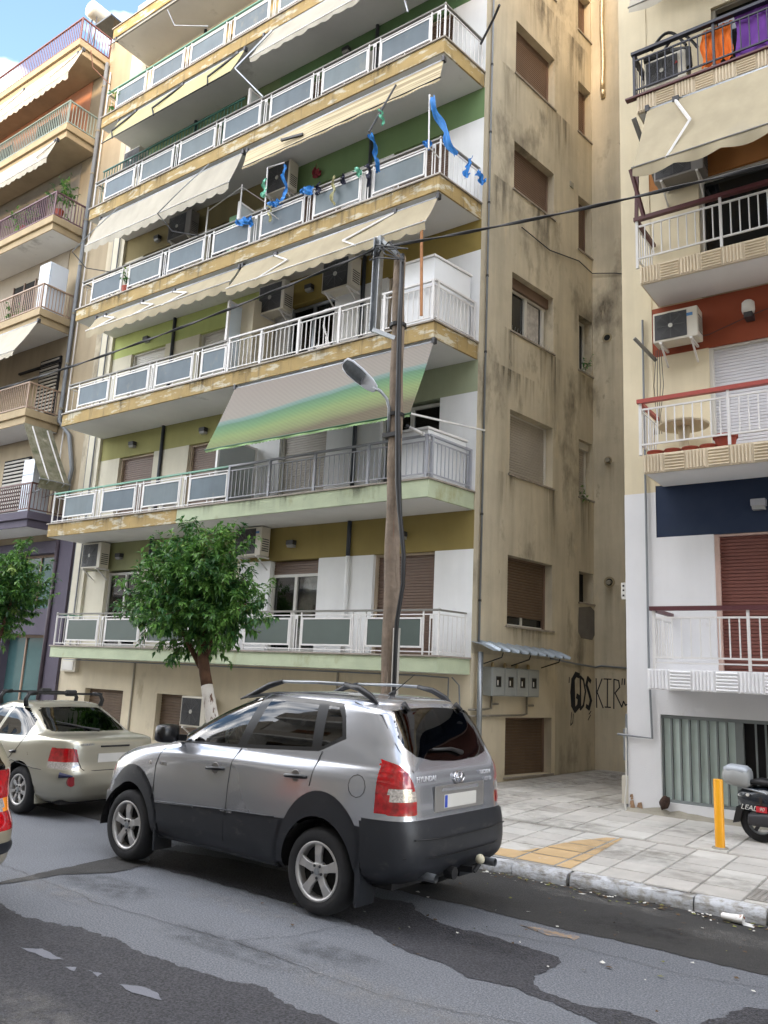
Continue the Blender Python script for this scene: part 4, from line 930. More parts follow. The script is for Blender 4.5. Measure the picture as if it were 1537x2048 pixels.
for xa in (-17.45, -14.0):
    MB().tube([(xa, 11.42, 13.90), (xa - 0.5, 11.05, 13.15), (xa - 1.0, 10.85, 12.6)], 0.014, 6).build('strut', m_galv, a); MB().tube([(xa - 1.0, 10.85, 12.6), (xa - 0.75, 11.15, 12.2), (xa - 0.15, 11.5, 12.08)], 0.014, 6).build('strut', m_dark, a)
a = awning('narrow beige striped awning almost rolled up below the fourth floor balcony', -12.72, -7.40, 11.44, 13.76, 11.34, 13.30, 0.07, M('awning_stripe', c(196, 182, 150), 0.9, var=0.06, stain=[(c(150, 136, 108), 0.5, 0.56, 9.0, (0.02, 0.02, 3.0))]), [], sc_w=0.08, rail=m_black)
MB().tube([(-8.45, 11.35, 13.6), (-8.75, 10.95, 12.4)], 0.02, 6).build('strut', m_dark, a)
MB().bar((-10.9, 11.35, 13.45), (-11.5, 11.3, 13.5), 0.05).build('arm', m_dark, a)
awning('pale yellow awning with dark arms and a black bar below the fifth floor balcony', -18.06, -13.15, 11.46, 16.72, 11.05, 15.80, 0.0, m_awny, [(-17.3, -17.9, -17.6), (-15.4, -16.2, -15.9), (-13.4, -14.1, -13.9)], am=m_black, rail=m_black)
a = awning('white scalloped awning below the fifth floor balcony at the top edge', -12.55, -7.5, 11.48, 16.82, 11.12, 15.98, 0.16, m_awnw, [], sc_w=0.36)
MB().bar((-12.2, 11.40, 16.75), (-12.9, 11.0, 15.75), 0.035).build('arm', m_galv, a); MB().bar((-12.9, 11.0, 15.75), (-12.2, 11.3, 14.9), 0.03).build('arm', m_galv, a); MB().bar((-8.6, 11.4, 16.4), (-8.2, 11.3, 15.15), 0.03).build('arm', m_galv, a)
a = awning('rolled up cream awning under the topmost slab at the upper left', -18.7, -10.5, 11.45, 19.66, 11.28, 19.36, 0.0, m_awny, [], rail=m_hand)
MB().tube([(-19.5, 11.2, 19.5), (-19.35, 11.25, 18.9), (-18.6, 11.4, 18.1)], 0.014, 6).build('strut', M('rust', c(110, 70, 50), 0.8, var=0.2), a); MB().tube([(-16.2, 11.3, 19.3), (-15.8, 11.3, 18.6), (-14.6, 11.45, 18.1)], 0.012, 6).build('strut', m_galv, a)
# green striped awning with its own printed bands
m = bpy.data.materials.new('awning_green_bands'); m.use_nodes = True; t = m.node_tree; n_ = t.nodes; lk = t.links.new; b_ = n_['Principled BSDF']; b_.inputs['Roughness'].default_value = 0.9
g_ = n_.new('ShaderNodeNewGeometry'); sx = n_.new('ShaderNodeSeparateXYZ'); lk(g_.outputs['Position'], sx.inputs[0])
mr = n_.new('ShaderNodeMapRange'); mr.inputs[1].default_value = 6.38; mr.inputs[2].default_value = 7.98; lk(sx.outputs['Z'], mr.inputs[0])
mx_ = n_.new('ShaderNodeMapRange'); mx_.inputs[1].default_value = -12.6; mx_.inputs[2].default_value = -7.4; mx_.inputs[3].default_value = 0.05; mx_.inputs[4].default_value = -0.20; mx_.interpolation_type = 'SMOOTHSTEP'; lk(sx.outputs['X'], mx_.inputs[0])
nz = n_.new('ShaderNodeTexNoise'); nz.inputs['Scale'].default_value = 1.3; lk(g_.outputs['Position'], nz.inputs['Vector'])
a1 = n_.new('ShaderNodeMath'); lk(mr.outputs[0], a1.inputs[0]); lk(mx_.outputs[0], a1.inputs[1]); a2 = n_.new('ShaderNodeMath'); a2.operation = 'MULTIPLY_ADD'; lk(nz.outputs['Fac'], a2.inputs[0]); a2.inputs[1].default_value = 0.05; lk(a1.outputs[0], a2.inputs[2])
rp = n_.new('ShaderNodeValToRGB'); lk(a2.outputs[0], rp.inputs['Fac']); el = rp.color_ramp.elements
el[0].position = 0.0; el[0].color = (*c(103, 94, 75), 1); el[1].position = 1.0; el[1].color = (*c(144, 135, 127), 1)
for p_, q in ((0.10, (122, 129, 89)), (0.22, (127, 144, 94)), (0.34, (104, 137, 96)), (0.43, (89, 125, 98)), (0.46, (108, 135, 125)), (0.50, (120, 141, 134)), (0.525, (147, 141, 132))): e_ = el.new(p_); e_.color = (*c(*q), 1)
wv = n_.new('ShaderNodeTexWave'); wv.inputs['Scale'].default_value = 9.0; wv.bands_direction = 'Z'; lk(g_.outputs['Position'], wv.inputs['Vector'])
mxx = n_.new('ShaderNodeMix'); mxx.data_type = 'RGBA'; mxx.blend_type = 'MULTIPLY'; mxx.inputs[0].default_value = 0.4; lk(rp.outputs['Color'], mxx.inputs[6]); lk(wv.outputs['Color'], mxx.inputs[7]); lk(mxx.outputs[2], b_.inputs['Base Color'])
MC['awning_green_bands'] = m
a = awning('striped green and grey awning let down over the second floor balcony', -12.52, -7.44, 11.52, 7.95, 10.86, 6.40, 0.06, m, [], sc_w=0.1, rail=M('bar_green', c(50, 90, 60), 0.5), vmat=M('fringe', c(140, 170, 120), 0.9))
MB().bar((-7.44, 10.87, 6.40), (-7.0, 12.7, 6.55), 0.03).build('arm', m_wmetal, a)
# right building
a = awning('large plain canvas awning over the upper balcony of the right building', -3.50, 5.0, 11.44, 11.02, 10.68, 9.55, 0.20, m_awn, [(-3.05, -2.74, -3.02)], am=m_wmetal, sc_w=0.62, rail=m_hand)
MB().bar((-3.72, 11.45, 10.98), (-3.60, 12.25, 10.2), 0.06).build('side_guide', m_hand, a)
awning('end of a white scalloped awning at the top right edge', -3.70, 5.0, 11.44, 13.75, 11.25, 12.90, 0.16, m_awnw, [], sc_w=0.62, rail=m_hand)
# left building
awning('sunlit cream awning below the roof terrace of the left building', -33, -20.75, 11.66, 20.45, 11.30, 19.45, 0.26, m_awnw, [(-21.0, -22.1, -21.7), (-24.0, -25.0, -24.6)], sc_w=0.30)
awning('grey white awning below the fourth balcony of the left building', -33, -21.5, 11.66, 17.6, 11.42, 16.9, 0.22, m_awnw, [(-21.6, -22.3, -21.9)], sc_w=0.30)
awning('white awning sloping out from the third balcony of the left building', -33, -21.15, 11.68, 11.58, 11.10, 10.48, 0.18, m_awnw, [], sc_w=0.30)
sa_ = thing('awning', 'mossy grey side awning with two white arms hanging at the left', 'awning', (-20.5, 12.0, 6.8))
rows = [[(-21.12 + 1.25 * t + 0.0, 11.66 + 0.88 * j / 6, 8.52 - 1.74 * t - 0.04 * math.sin(math.pi * t)) for j in range(7)] for t in [k / 10 for k in range(11)]]
MB().grid(rows).build('canvas', M('mossy_canvas', c(130, 126, 108), 0.95, var=0.2, vs=2, stain=[(c(78, 82, 52), 0.45, 0.7, 3.0, (1, 1, 1)), (c(190, 184, 168), 0.6, 0.75, 2.0, (1, 1, 1))]), sa_, smooth=True)
for y in (11.92, 12.38): MB().tube([(-21.08, y, 8.46), (-19.86, y - 0.02, 6.74)], 0.022, 6).build('arm', m_wmetal, sa_); MB().tube([(-19.86, y - 0.02, 6.74), (-20.1, y - 0.1, 6.5), (-20.6, y - 0.15, 6.42)], 0.018, 6).build('arm', m_galv, sa_)
MB().tube([(-19.86, 11.62, 6.76), (-19.86, 12.58, 6.78)], 0.02, 6).build('front_bar', m_galv, sa_)
rows = [[(-19.87 - 0.12 * t, 11.66 + 0.88 * j / 6, 6.75 - 0.22 * t) for j in range(7)] for t in (0, 0.5, 1)]
MB().grid(rows).build('valance', MC['mossy_canvas'], sa_)

# ------------------------------------------------------------------ air conditioners and lamps
m_acd = M('ac_grille', c(52, 52, 54), 0.6, var=0.15)
m_acg = M('ac_guard', c(92, 92, 92), 0.5); m_acg2 = M('ac_hub', c(170, 168, 160), 0.5)
def ac(label, x0, x1, yf, z0, z1, d=0.28, mat=m_acw, brackets=True, logo=None, fanside=0):
    a = thing('air_conditioner', label, 'air conditioner', ((x0 + x1) / 2, yf + d / 2, z0), group='outdoor air conditioner units')
    Box('casing', mat, a, x0, x1, yf, yf + d, z0, z1, bevel=0.015)
    r = (z1 - z0) * 0.43; fx = x0 + r + 0.06; fz = (z0 + z1) / 2
    g = Box('grille', m_acd, a, x0 + 0.03, fx + r + 0.03, yf - 0.006, yf - 0.001, z0 + 0.04, z1 - 0.04)
    rg = MB()
    for k in range(2, 11): rg.lathe([(r * k / 10 - 0.003, -0.010), (r * k / 10 - 0.003, -0.014), (r * k / 10, -0.014), (r * k / 10, -0.010)], 24, (fx, yf, fz), 'y')
    for k in range(8): rg.bar((fx + 0.2 * r * math.cos(k * 0.785), yf - 0.013, fz + 0.2 * r * math.sin(k * 0.785)), (fx + r * math.cos(k * 0.785), yf - 0.013, fz + r * math.sin(k * 0.785)), 0.005)
    rg.build('fan_guard', m_acg, g)
    MB().lathe([(0.001, -0.02), (r * 0.16, -0.02), (r * 0.16, -0.006)], 14, (fx, yf, fz), 'y').build('hub', m_acg2, g)
    if logo: Box('badge', logo, a, x1 - 0.20, x1 - 0.07, yf - 0.004, yf - 0.001, z1 - 0.15, z1 - 0.10)
    lv = MB()
    for k in range(6): lv.box(x1 - 0.004, x1 + 0.004, yf + 0.04, yf + d - 0.04, z0 + 0.10 + k * 0.05, z0 + 0.12 + k * 0.05)
    lv.build('side_louvre', m_acd, a)
    if brackets:
        for x in (x0 + 0.1, x1 - 0.12):
            b = MB(); b.box(x, x + 0.035, yf - 0.02, yf + d + 0.1, z0 - 0.035, z0 - 0.002); b.bar((x + 0.017, yf + 0.02, z0 - 0.03), (x + 0.017, yf + d + 0.08, z0 - 0.28), 0.025); b.build('bracket', m_wmetal, a)
    return a
blue = M('badge_blue', c(70, 120, 170), 0.5)
ac('cream air conditioner high on the wall above the lowest balcony, far left', -18.69, -17.90, 12.40, 4.38, 5.04)
ac('cream air conditioner beside the tree top, under the pale green slab', -13.02, -12.22, 12.38, 4.42, 5.05, logo=blue)
ac('shadowed air conditioner under the cream awning, right of the dark door', -10.82, -10.0, 12.20, 10.06, 10.78, 0.32)
ac('shadowed air conditioner under the cream awning, left of the dark door', -12.75, -11.95, 12.22, 10.0, 10.72, 0.32)
ac('air conditioner on the green wall beside the blue rags', -12.98, -12.20, 12.35, 13.20, 13.95, 0.30)
ac('dark air conditioner behind the white let down awning', -16.6, -15.7, 12.40, 13.1, 13.8, 0.28, mat=M('ac_dim', c(120, 116, 112), 0.5))
ac('white air conditioner standing behind the teal bars at upper left', -18.35, -17.65, 11.95, 15.45, 16.15, 0.30, brackets=False)
ac('air conditioner at ground level between tree trunk and basement shutter', -14.30, -13.52, 12.40, 0.72, 1.37, 0.30)
ac('cream air conditioner on the rust red band of the right building', -3.66, -2.98, 12.02, 7.30, 7.80, 0.30, logo=blue)
a = ac('air conditioner behind the navy railing of the top right balcony', -3.62, -2.95, 11.72, 11.62, 12.14, 0.32, brackets=False)
f = MB()
for k in range(3):
    ang = k * 2.094 + 1.57; f.prism([(-3.10 + 0.018 * math.cos(ang + q) * (1.8 if abs(q) < 0.1 else 1), 11.712, 11.93 + 0.018 * math.sin(ang + q) * (1.8 if abs(q) < 0.1 else 1)) for q in (-0.6, 0, 0.6)] + [(-3.10, 11.712, 11.93)], (0, -0.003, 0))
f.build('emblem', M('emblem_red', c(180, 30, 40), 0.5), a)
ac('dark air conditioner under the right building awning', -3.60, -2.82, 12.05, 10.12, 10.7, 0.30, mat=MC['ac_dim'])
def lamp(label, x, z, y=YW, mat=m_dark):
    l = thing('wall_lamp', label, 'lamp', (x, y, z - 0.07), group='small bulkhead lamps on the facade')
    Box('housing', mat, l, x - 0.10, x + 0.10, y - 0.13, y, z - 0.03, z + 0.07, bevel=0.01)
    MB().prism([(x - 0.085, y - 0.12, z - 0.031), (x + 0.085, y - 0.12, z - 0.031), (x + 0.085, y - 0.01, z - 0.031), (x - 0.085, y - 0.01, z - 0.031)], (0, 0.02, -0.05)).build('diffuser', M('lamp_diffuser', c(150, 150, 148), 0.4), l)
lamp('dark wall lamp right of the far left air conditioner, lowest balcony', -17.55, 4.70); lamp('dark wall lamp above the lace curtain door, lowest balcony', -11.65, 4.69); lamp('dark wall lamp half hidden by the pole cable, lowest balcony', -8.79, 4.69)
lamp('dark wall lamp above the left brown shutter, second balcony', -17.53, 7.68); lamp('dark wall lamp left of the green striped awning', -14.8, 7.67)
lamp('dark wall lamp on the light green wall, third balcony', -17.43, 10.62); lamp('dark wall lamp above the dark door, third balcony', -11.65, 10.63); lamp('dark wall lamp under the white let down awning, fourth balcony', -17.45, 13.62)
lamp('dark wall lamp by the top edge, fifth balcony', -11.0, 16.62); lamp('grey flat lamp on the navy band', -2.30, 4.67, YR, m_gmetal)
wl_ = thing('wall_lamp', 'round white jar lamp on the rust red band', 'lamp', (-2.30, 12.3, 7.5), group='small bulkhead lamps on the facade')
Box('bracket', m_dark, wl_, -2.36, -2.24, 12.2, 12.41, 7.52, 7.60); MB().lathe([(0.001, 0), (0.085, 0), (0.095, 0.05), (0.09, 0.16), (0.06, 0.19), (0.001, 0.2)], 16, (-2.30, 12.25, 7.60)).build('shade', m_whitesh, wl_, smooth=True)

# ------------------------------------------------------------------ things on the balconies
def divider(x, z, h, mat, par, nm='divider_panel'):
    d = MB(); d.box(x - 0.015, x + 0.015, 11.62, 12.70, z + 0.12, z + h); d = d.build(nm, mat, par)
    f = MB()
    for y in (11.60, 12.72): f.box(x - 0.03, x + 0.03, y - 0.03, y + 0.03, z, z + h + 0.05)
    f.box(x - 0.028, x + 0.028, 11.63, 12.69, z + h, z + h + 0.045); f.build('divider_post', m_wmetal, d)
divider(-13.02, S[3], 1.75, M('opal_panel', c(200, 212, 222), 0.4, var=0.04), gb); divider(-12.98, S[4], 1.25, M('wired_panel', c(170, 176, 176), 0.4, var=0.05), gb); divider(-12.98, S[5], 1.25, MC['wired_panel'], gb); divider(-12.95, S[2], 1.5, MC['wired_panel'], gb)
fr = thing('drying_frame', 'white pole frame standing on the balcony behind the blue rags', 'frame', (-13.2, 11.8, S[4]))
f = MB()
for x, h in ((-14.06, 1.5), (-12.94, 1.72)): f.tube([(x, 11.58, S[4]), (x, 11.58, S[4] + h)], 0.018, 6)
f.tube([(-14.06, 11.58, S[4] + 1.4), (-12.94, 11.58, S[4] + 1.66), (-12.9, 12.6, S[4] + 1.66)], 0.014, 6); f.build('poles', m_wmetal, fr)
tag(MB().box(-13.75, -13.10, 12.0, 12.03, S[4] + 0.3, S[4] + 1.35).build('board', M('mint_board', c(150, 196, 160), 0.6)), 'pale mint green board leaning on the fourth balcony', 'board')
f = MB(); f.tube([(-11.60, 11.08, 11.72), (-11.62, 11.08, 12.74), (-11.13, 11.08, 12.68)], 0.016, 6); f.tube([(-11.60, 11.08, 11.74), (-11.60, 11.52, 11.72)], 0.012, 6); tag(f.build('pole', m_wmetal), 'bent white pole with a mint rag on the fourth balcony rail', 'pole')
f = MB(); f.tube([(-7.43, 11.10, 11.62), (-7.46, 11.10, 12.78)], 0.016, 6); f.tube([(-7.43, 11.10, 11.66), (-7.44, 11.52, 11.66)], 0.012, 6); tag(f.build('pole', m_wmetal), 'straight white pole with a long blue rag at the fourth balcony corner', 'pole')
ragm = {'blue': M('rag_blue', c(40, 130, 210), 0.6, var=0.2, vs=9), 'mint': M('rag_mint', c(120, 200, 170), 0.6, var=0.15, vs=9), 'navy': M('rag_navy', c(30, 34, 60), 0.7, var=0.2, vs=9), 'cream': M('rag_cream', c(200, 196, 150), 0.7, var=0.2, vs=9), 'red': M('rag_red', c(130, 40, 50), 0.7, var=0.2, vs=9)}
def rag(label, col, a, b, wd, seed, y=None):
    a, b = Vector(a), Vector(b); n = 18; rows = []; rr = random.Random(seed); d = (b - a).normalized(); s_ = d.cross(Vector((0.2, 1, 0.1))).normalized()
    for i in range(n + 1):
        t = i / n; p = a.lerp(b, t) + Vector((0.03 * math.sin(seed + i * 0.7), 0.03 * math.cos(seed * 2 + i * 0.55), 0.012 * math.sin(i * 1.1 + seed))); ww = wd * (0.5 + 0.5 * abs(math.sin(seed + i * 0.5)) + rr.uniform(-0.06, 0.08))
        rows.append([p + s_ * ww * (k / 4 - 0.5) + Vector((0, 1, 0)) * (0.03 * math.sin(k * 2.2 + i * 0.8 + seed) + rr.uniform(-0.003, 0.003)) + Vector((0, 0, rr.uniform(-0.006, 0.006))) for k in range(5)])
    tag(MB().grid(rows).build('rag', ragm[col], recalc=False, smooth=True), label, 'rag', 'strips of cloth and plastic tied along the fourth balcony')
yb_ = 11.47
rag('long blue plastic strip hanging from the corner pole', 'blue', (-7.42, 11.08, 12.66), (-6.95, 11.25, 11.40), 0.16, 1); rag('blue strip knotted on the side railing end', 'blue', (-7.25, 12.3, 12.05), (-7.15, 12.0, 11.45), 0.16, 2)
rag('blue strip tied to the far end post, sticking out', 'blue', (-7.22, 12.55, 11.95), (-7.0, 12.45, 11.5), 0.14, 3); rag('blue strip hanging from the dark awning strut', 'blue', (-8.72, 11.0, 12.4), (-8.74, 11.3, 11.75), 0.13, 4)
rag('small mint and blue strip on the dark awning strut', 'mint', (-8.55, 11.0, 12.85), (-8.45, 11.0, 12.5), 0.06, 5); rag('blue strip hanging from the bent white pole', 'blue', (-11.15, 11.08, 12.66), (-11.12, 11.2, 11.9), 0.12, 6)
rag('mint strip knotted on the bent white pole', 'mint', (-11.66, 11.06, 12.45), (-11.62, 11.06, 12.0), 0.14, 7); rag('blue strip draped over the railing near the divider', 'blue', (-12.90, yb_ - 0.02, 12.02), (-12.42, yb_ - 0.03, 11.92), 0.18, 8)
rag('blue strip hanging end of the draped railing rag', 'blue', (-12.44, yb_ - 0.03, 12.02), (-12.36, yb_ - 0.02, 11.74), 0.12, 9); rag('blue strip on the railing left of the bent pole', 'blue', (-11.9, yb_ - 0.02, 12.13), (-11.55, yb_ - 0.02, 12.06), 0.14, 10)
rag('cream strip dangling left of the bent pole', 'cream', (-11.85, yb_ - 0.02, 12.10), (-11.80, yb_ - 0.02, 11.72), 0.08, 11); rag('wide blue rag right of the bent pole', 'blue', (-10.95, yb_ - 0.02, 12.16), (-10.55, yb_ - 0.02, 12.04), 0.18, 12)
rag('navy rag on the railing beside the wide blue rag', 'navy', (-10.45, yb_ - 0.02, 12.16), (-10.4, yb_ - 0.02, 11.88), 0.12, 13); rag('long cream strip in front of a glass panel', 'cream', (-10.02, yb_ - 0.02, 12.14), (-10.0, yb_ - 0.02, 11.50), 0.08, 14)
rag('small dark rag right of the long cream strip', 'navy', (-9.78, yb_ - 0.02, 12.14), (-9.74, yb_ - 0.02, 11.88), 0.11, 15); rag('mint rag at the middle of the railing', 'mint', (-9.45, yb_ - 0.02, 12.16), (-9.30, yb_ - 0.02, 11.92), 0.14, 16)
rag('navy strip below the strut rag', 'navy', (-9.12, yb_ - 0.02, 12.12), (-9.08, yb_ - 0.02, 11.66), 0.12, 17); rag('blue rag on the rail left of the corner pole', 'blue', (-7.8, yb_, 12.14), (-7.62, yb_, 11.98), 0.12, 18); rag('blue rags bunched behind the bent pole', 'blue', (-11.6, 11.6, 12.35), (-11.75, 11.7, 11.9), 0.18, 19)
rag('dark red cloth hanging on the green wall', 'red', (-11.75, 12.70, 13.7), (-11.60, 12.70, 13.5), 0.24, 20)
tag(MB().box(-13.15, -12.62, 11.98, 12.68, S[3] + 0.003, 10.3).build('cabinet', M('cabinet_cream', c(206, 196, 172), 0.6, var=0.05), bevel=0.012), 'tall cream storage cabinet behind the white bar railing', 'cabinet')
def chest(label, z, h, xa):
    b = thing('storage_chest', label, 'chest', (-7.9, 12.1, z))
    MB().prism([(xa, 11.63, z + 0.003), (-7.55, 11.63, z + 0.003), (-7.36, 12.66, z + 0.003), (xa, 12.66, z + 0.003)], (0, 0, h)).build('body', M('chest_white', c(222, 224, 226), 0.5, var=0.03), b, bevel=0.01)
    MB().prism([(xa - 0.02, 11.60, z + h + 0.004), (-7.53, 11.60, z + h + 0.004), (-7.33, 12.68, z + h + 0.004), (xa - 0.02, 12.68, z + h + 0.004)], (0, 0, 0.05)).build('lid', m_wmetal, b, bevel=0.01)
chest('white storage chest in the corner of the grey bar railing', S[2], 0.92, -8.3); chest('tall white storage chest in the corner of the white bar railing', S[3], 1.34, -8.25)
cc = thing('security_camera', 'small white security camera above the grey corner railing', 'camera', (-7.75, 11.45, 6.25))
MB().tube([(-7.60, 11.52, 6.24), (-7.78, 11.36, 6.34)], 0.035, 10).build('body', m_wmetal, cc, smooth=True); MB().tube([(-7.781, 11.359, 6.341), (-7.83, 11.32, 6.365)], [0.035, 0.04], 10).build('lens_hood', m_black, cc); Box('mount', m_wmetal, cc, -7.62, -7.56, 11.49, 11.55, 6.2, 6.26)
tag(MB().bar((-7.58, 11.30, S[3] + 0.02), (-7.55, 11.14, 10.2), 0.04).build('wooden_prop', M('raw_wood', c(170, 120, 80), 0.8, var=0.2, vs=8)), 'brown wooden prop holding up the cream awning corner', 'prop')
tag(MB().tube([(-7.30, 12.70, 15.02), (-6.72, 12.2, 14.98), (-6.5, 12.0, 15.0)], 0.025, 6).build('metal_rod', m_dark), 'dark metal rod sticking out past the building corner at the top', 'rod')
def fridge(label, x0, x1, y0, y1, z0, z1):
    f = thing('refrigerator', label, 'refrigerator', ((x0 + x1) / 2, (y0 + y1) / 2, z0)); fm = M('fridge_white', c(206, 214, 224), 0.4, var=0.02)
    Box('body', fm, f, x0, x1, y0 + 0.05, y1, z0 + 0.003, z1, bevel=0.015); Box('door', fm, f, x0, x1, y0, y0 + 0.045, z0 + 0.05, z1 - 0.45, bevel=0.012); Box('door', fm, f, x0, x1, y0, y0 + 0.045, z1 - 0.44, z1, bevel=0.012)
fridge('tall pale refrigerator on a middle balcony of the left building', -21.85, -21.28, 11.90, 12.5, 12.04, 13.62); fridge('white refrigerator behind the brown railing at the far left', -21.3, -20.75, 11.95, 12.5, 5.94, 7.5)
# washing on the top right balcony
def cloth(label, mat, x0, x1, z1, z0, y, seed):
    n = 26; rows = []
    for i in range(12):
        t = i / 11; rows.append([(x0 + (x1 - x0) * j / n + 0.02 * math.sin(i * 0.8 + seed), y + 0.025 * math.sin(j * 0.9 + seed) * (0.3 + t) + 0.012 * math.sin(j * 2.3 + i), z1 + (z0 - z1) * t + 0.025 * math.sin(j * 0.7 + seed) * t) for j in range(n + 1)])
    tag(MB().grid(rows).build('hanging_cloth', mat, smooth=True, recalc=False), label, 'cloth', 'washing on the top right balcony')
cloth('bright orange cloth hanging on the navy railing', M('cloth_orange', c(236, 120, 40), 0.9, var=0.1, vs=6), -2.68, -2.22, 12.16, 11.50, 11.565, 1); cloth('purple sheet hanging on the navy railing at the right edge', M('cloth_purple', c(110, 60, 150), 0.9, var=0.1, vs=5), -2.16, -1.0, 12.30, 11.36, 11.56, 4)
hp = MB()
for dx in (0, 0.14): hp.tube([(-3.5 + dx + 0.55 * t, 11.75 + dx, 12.2 + 0.42 * math.sin(math.pi * (0.12 + 0.8 * t)) - 0.1 * t) for t in [k / 12 for k in range(13)]], 0.025, 6)
hp.tube([(-3.62, 11.7, 12.17), (-3.2, 11.8, 12.24), (-2.92, 11.75, 12.12), (-2.90, 11.72, 11.75)], 0.05, 8)
tag(hp.build('hooped_bag', m_black), 'black bag with hooped handles lying on the top right air conditioner', 'bag')
tb = thing('round_table', 'round cream plastic table on the right balcony with the red handrail', 'table', (-3.22, 11.98, 5.36))
MB().lathe([(0.001, 0.50), (0.33, 0.50), (0.36, 0.505), (0.365, 0.53), (0.35, 0.54), (0.001, 0.54)], 28, (-3.22, 11.98, 5.36)).build('top', M('table_cream', c(200, 186, 158), 0.5, var=0.08), tb, smooth=False); MB().lathe([(0.001, 0.5), (0.10, 0.49), (0.07, 0.3), (0.09, 0.02), (0.10, 0.003)], 12, (-3.22, 11.98, 5.36)).build('pedestal', MC['table_cream'], tb, smooth=True)
m_terra = M('terracotta', c(150, 66, 50), 0.7, var=0.12, vs=6)
for k, nm in enumerate(('first', 'second', 'third', 'fourth')): tag(MB().lathe([(0.001, 0), (0.085, 0), (0.115, 0.055), (0.125, 0.055), (0.12, 0.07), (0.105, 0.07), (0.095, 0.03), (0.001, 0.03)], 16, (-3.55 + k * 0.25, 11.66, 5.362)).build('saucer', m_terra), '%s terracotta saucer from the left on the red railed balcony' % nm, 'saucer', 'terracotta saucers')
tag(MB().lathe([(0.001, 0), (0.12, 0), (0.15, 0.16), (0.17, 0.16), (0.17, 0.20), (0.15, 0.20), (0.14, 0.12), (0.001, 0.12)], 18, (-2.58, 11.72, 5.362)).build('flower_pot', m_terra), 'terracotta flower pot right of the round table', 'pot')
ch = thing('plastic_chair', 'white plastic chair low behind the second balcony railing', 'chair', (-15.2, 12.1, S[2]))
Box('seat', m_wmetal, ch, -15.45, -15.0, 11.9, 12.3, S[2] + 0.30, S[2] + 0.33)
for x, y in ((-15.43, 11.92), (-15.04, 11.92), (-15.43, 12.28), (-15.04, 12.28)): Box('leg', m_wmetal, ch, x, x + 0.03, y - 0.015, y + 0.015, S[2] + 0.003, S[2] + 0.299)
MB().bar((-15.45, 12.28, S[2] + 0.33), (-15.55, 12.33, S[2] + 0.62), 0.04).build('back', m_wmetal, ch)
# junction box, house number, meter cabinets at the alley mouth
jb = thing('junction_box', 'white electrical box under the slab at the left end of the ground floor', 'box', (-19.2, 12.7, 1.75)); Box('casing', m_acw, jb, -19.42, -18.78, 12.66, 12.78, 1.74, 2.04, bevel=0.01); Box('lid', m_whitesh, jb, -19.34, -18.86, 12.645, 12.659, 1.78, 2.0, bevel=0.006)
hn = MB().prism([(-4.292, 12.5, 3.34), (-4.292, 12.62, 3.34), (-4.292, 12.62, 3.60), (-4.292, 12.5, 3.60)], (-0.02, 0, 0)); hn2 = MB(); hn2.box(-4.36, -4.285, 12.42, 12.435, 3.34, 3.60)
hs = tag(hn2.build('number_plate', m_whitesh, bevel=0.01), 'small white upright plate on the corner of the right building', 'sign'); 
for z in (3.40, 3.48, 3.55): Box('mark', m_dark, hs, -4.338, -4.308, 12.4165, 12.4195, z - 0.015, z + 0.015)
mcab = thing('pipe_cabinet', 'weathered grey pipe boxes on the alley corner of the right building', 'box', (-4.33, 12.6, 0.2))
Box('casing', m_acw, mcab, -4.40, -4.285, 12.45, 12.85, 0.30, 0.70, bevel=0.01); Box('casing', m_galv, mcab, -4.37, -4.285, 12.46, 12.70, 0.92, 1.38, bevel=0.005)
MB().tube([(-4.33, 12.52, 0.2), (-4.33, 12.52, 1.6)], 0.025, 8).build('tube', m_pvc, mcab); MB().tube([(-4.30, 12.38, 1.40), (-4.30, 12.38, 0.6), (-4.33, 12.38, 0.3), (-4.30, 12.36, 0.18)], 0.014, 6).build('tube', m_whitesh, mcab)
tag(MB().tube([(-3.93, 12.36, 7.9), (-3.93, 12.36, 2.3), (-3.90, 12.36, 1.28), (-4.42, 12.36, 1.30)], 0.018, 8).build('conduit_pipe', m_pvc), 'grey conduit running down the right building and turning into the alley', 'pipe')
wr = MB()
for k in range(4): wr.tube([(-3.70 + 0.03 * k, 12.30 - 0.02 * k, 7.3), (-3.74 + 0.05 * k, 12.28, 6.7), (-3.72 + 0.02 * k, 12.32, 6.2), (-3.76 + 0.04 * k, 12.3, 5.9)], 0.006, 4)
wr.tube([(-3.5, 12.2, 7.35), (-2.9, 12.35, 7.42), (-2.3, 12.36, 7.6), (-1.2, 12.36, 7.85)], 0.006, 4); tag(wr.build('loose_wires', m_dark), 'loose thin wires hanging below the right building air conditioner', 'wires')
tag(MB().tube([(-3.95, 12.0, 7.45), (-3.72, 12.35, 7.15)], 0.03, 8).build('bracket_tube', m_hand), 'short rusty tube sticking out left of the right air conditioner', 'tube')
bd = MB(); bdp = []
for k in range(60):
    v = Vector((rnd.gauss(0, 1), rnd.gauss(0, 1), rnd.gauss(0, 1))).normalized()
rows = []
for i in range(9):
    th = math.pi * i / 8; rows.append([])
    for j in range(13):
        ph = 2 * math.pi * j / 12; v = Vector((math.sin(th) * math.cos(ph), math.sin(th) * math.sin(ph), math.cos(th))); k_ = 1 + 0.35 * noise.noise(v * 2.2 + Vector((3, 1, 0)))
        rows[-1].append((-3.73 + 0.075 * v.x * k_ + 0.02 * v.z, 12.33 + 0.06 * v.y * k_, 0.40 + 0.095 * v.z * k_))
bd.grid(rows); tag(bd.build('bundle', M('brown_rag', c(56, 38, 28), 0.95, var=0.35, vs=18, bump=0.8, bs=60), smooth=True), 'dark brown bundle wedged on the ledge of the barred window', 'bundle')

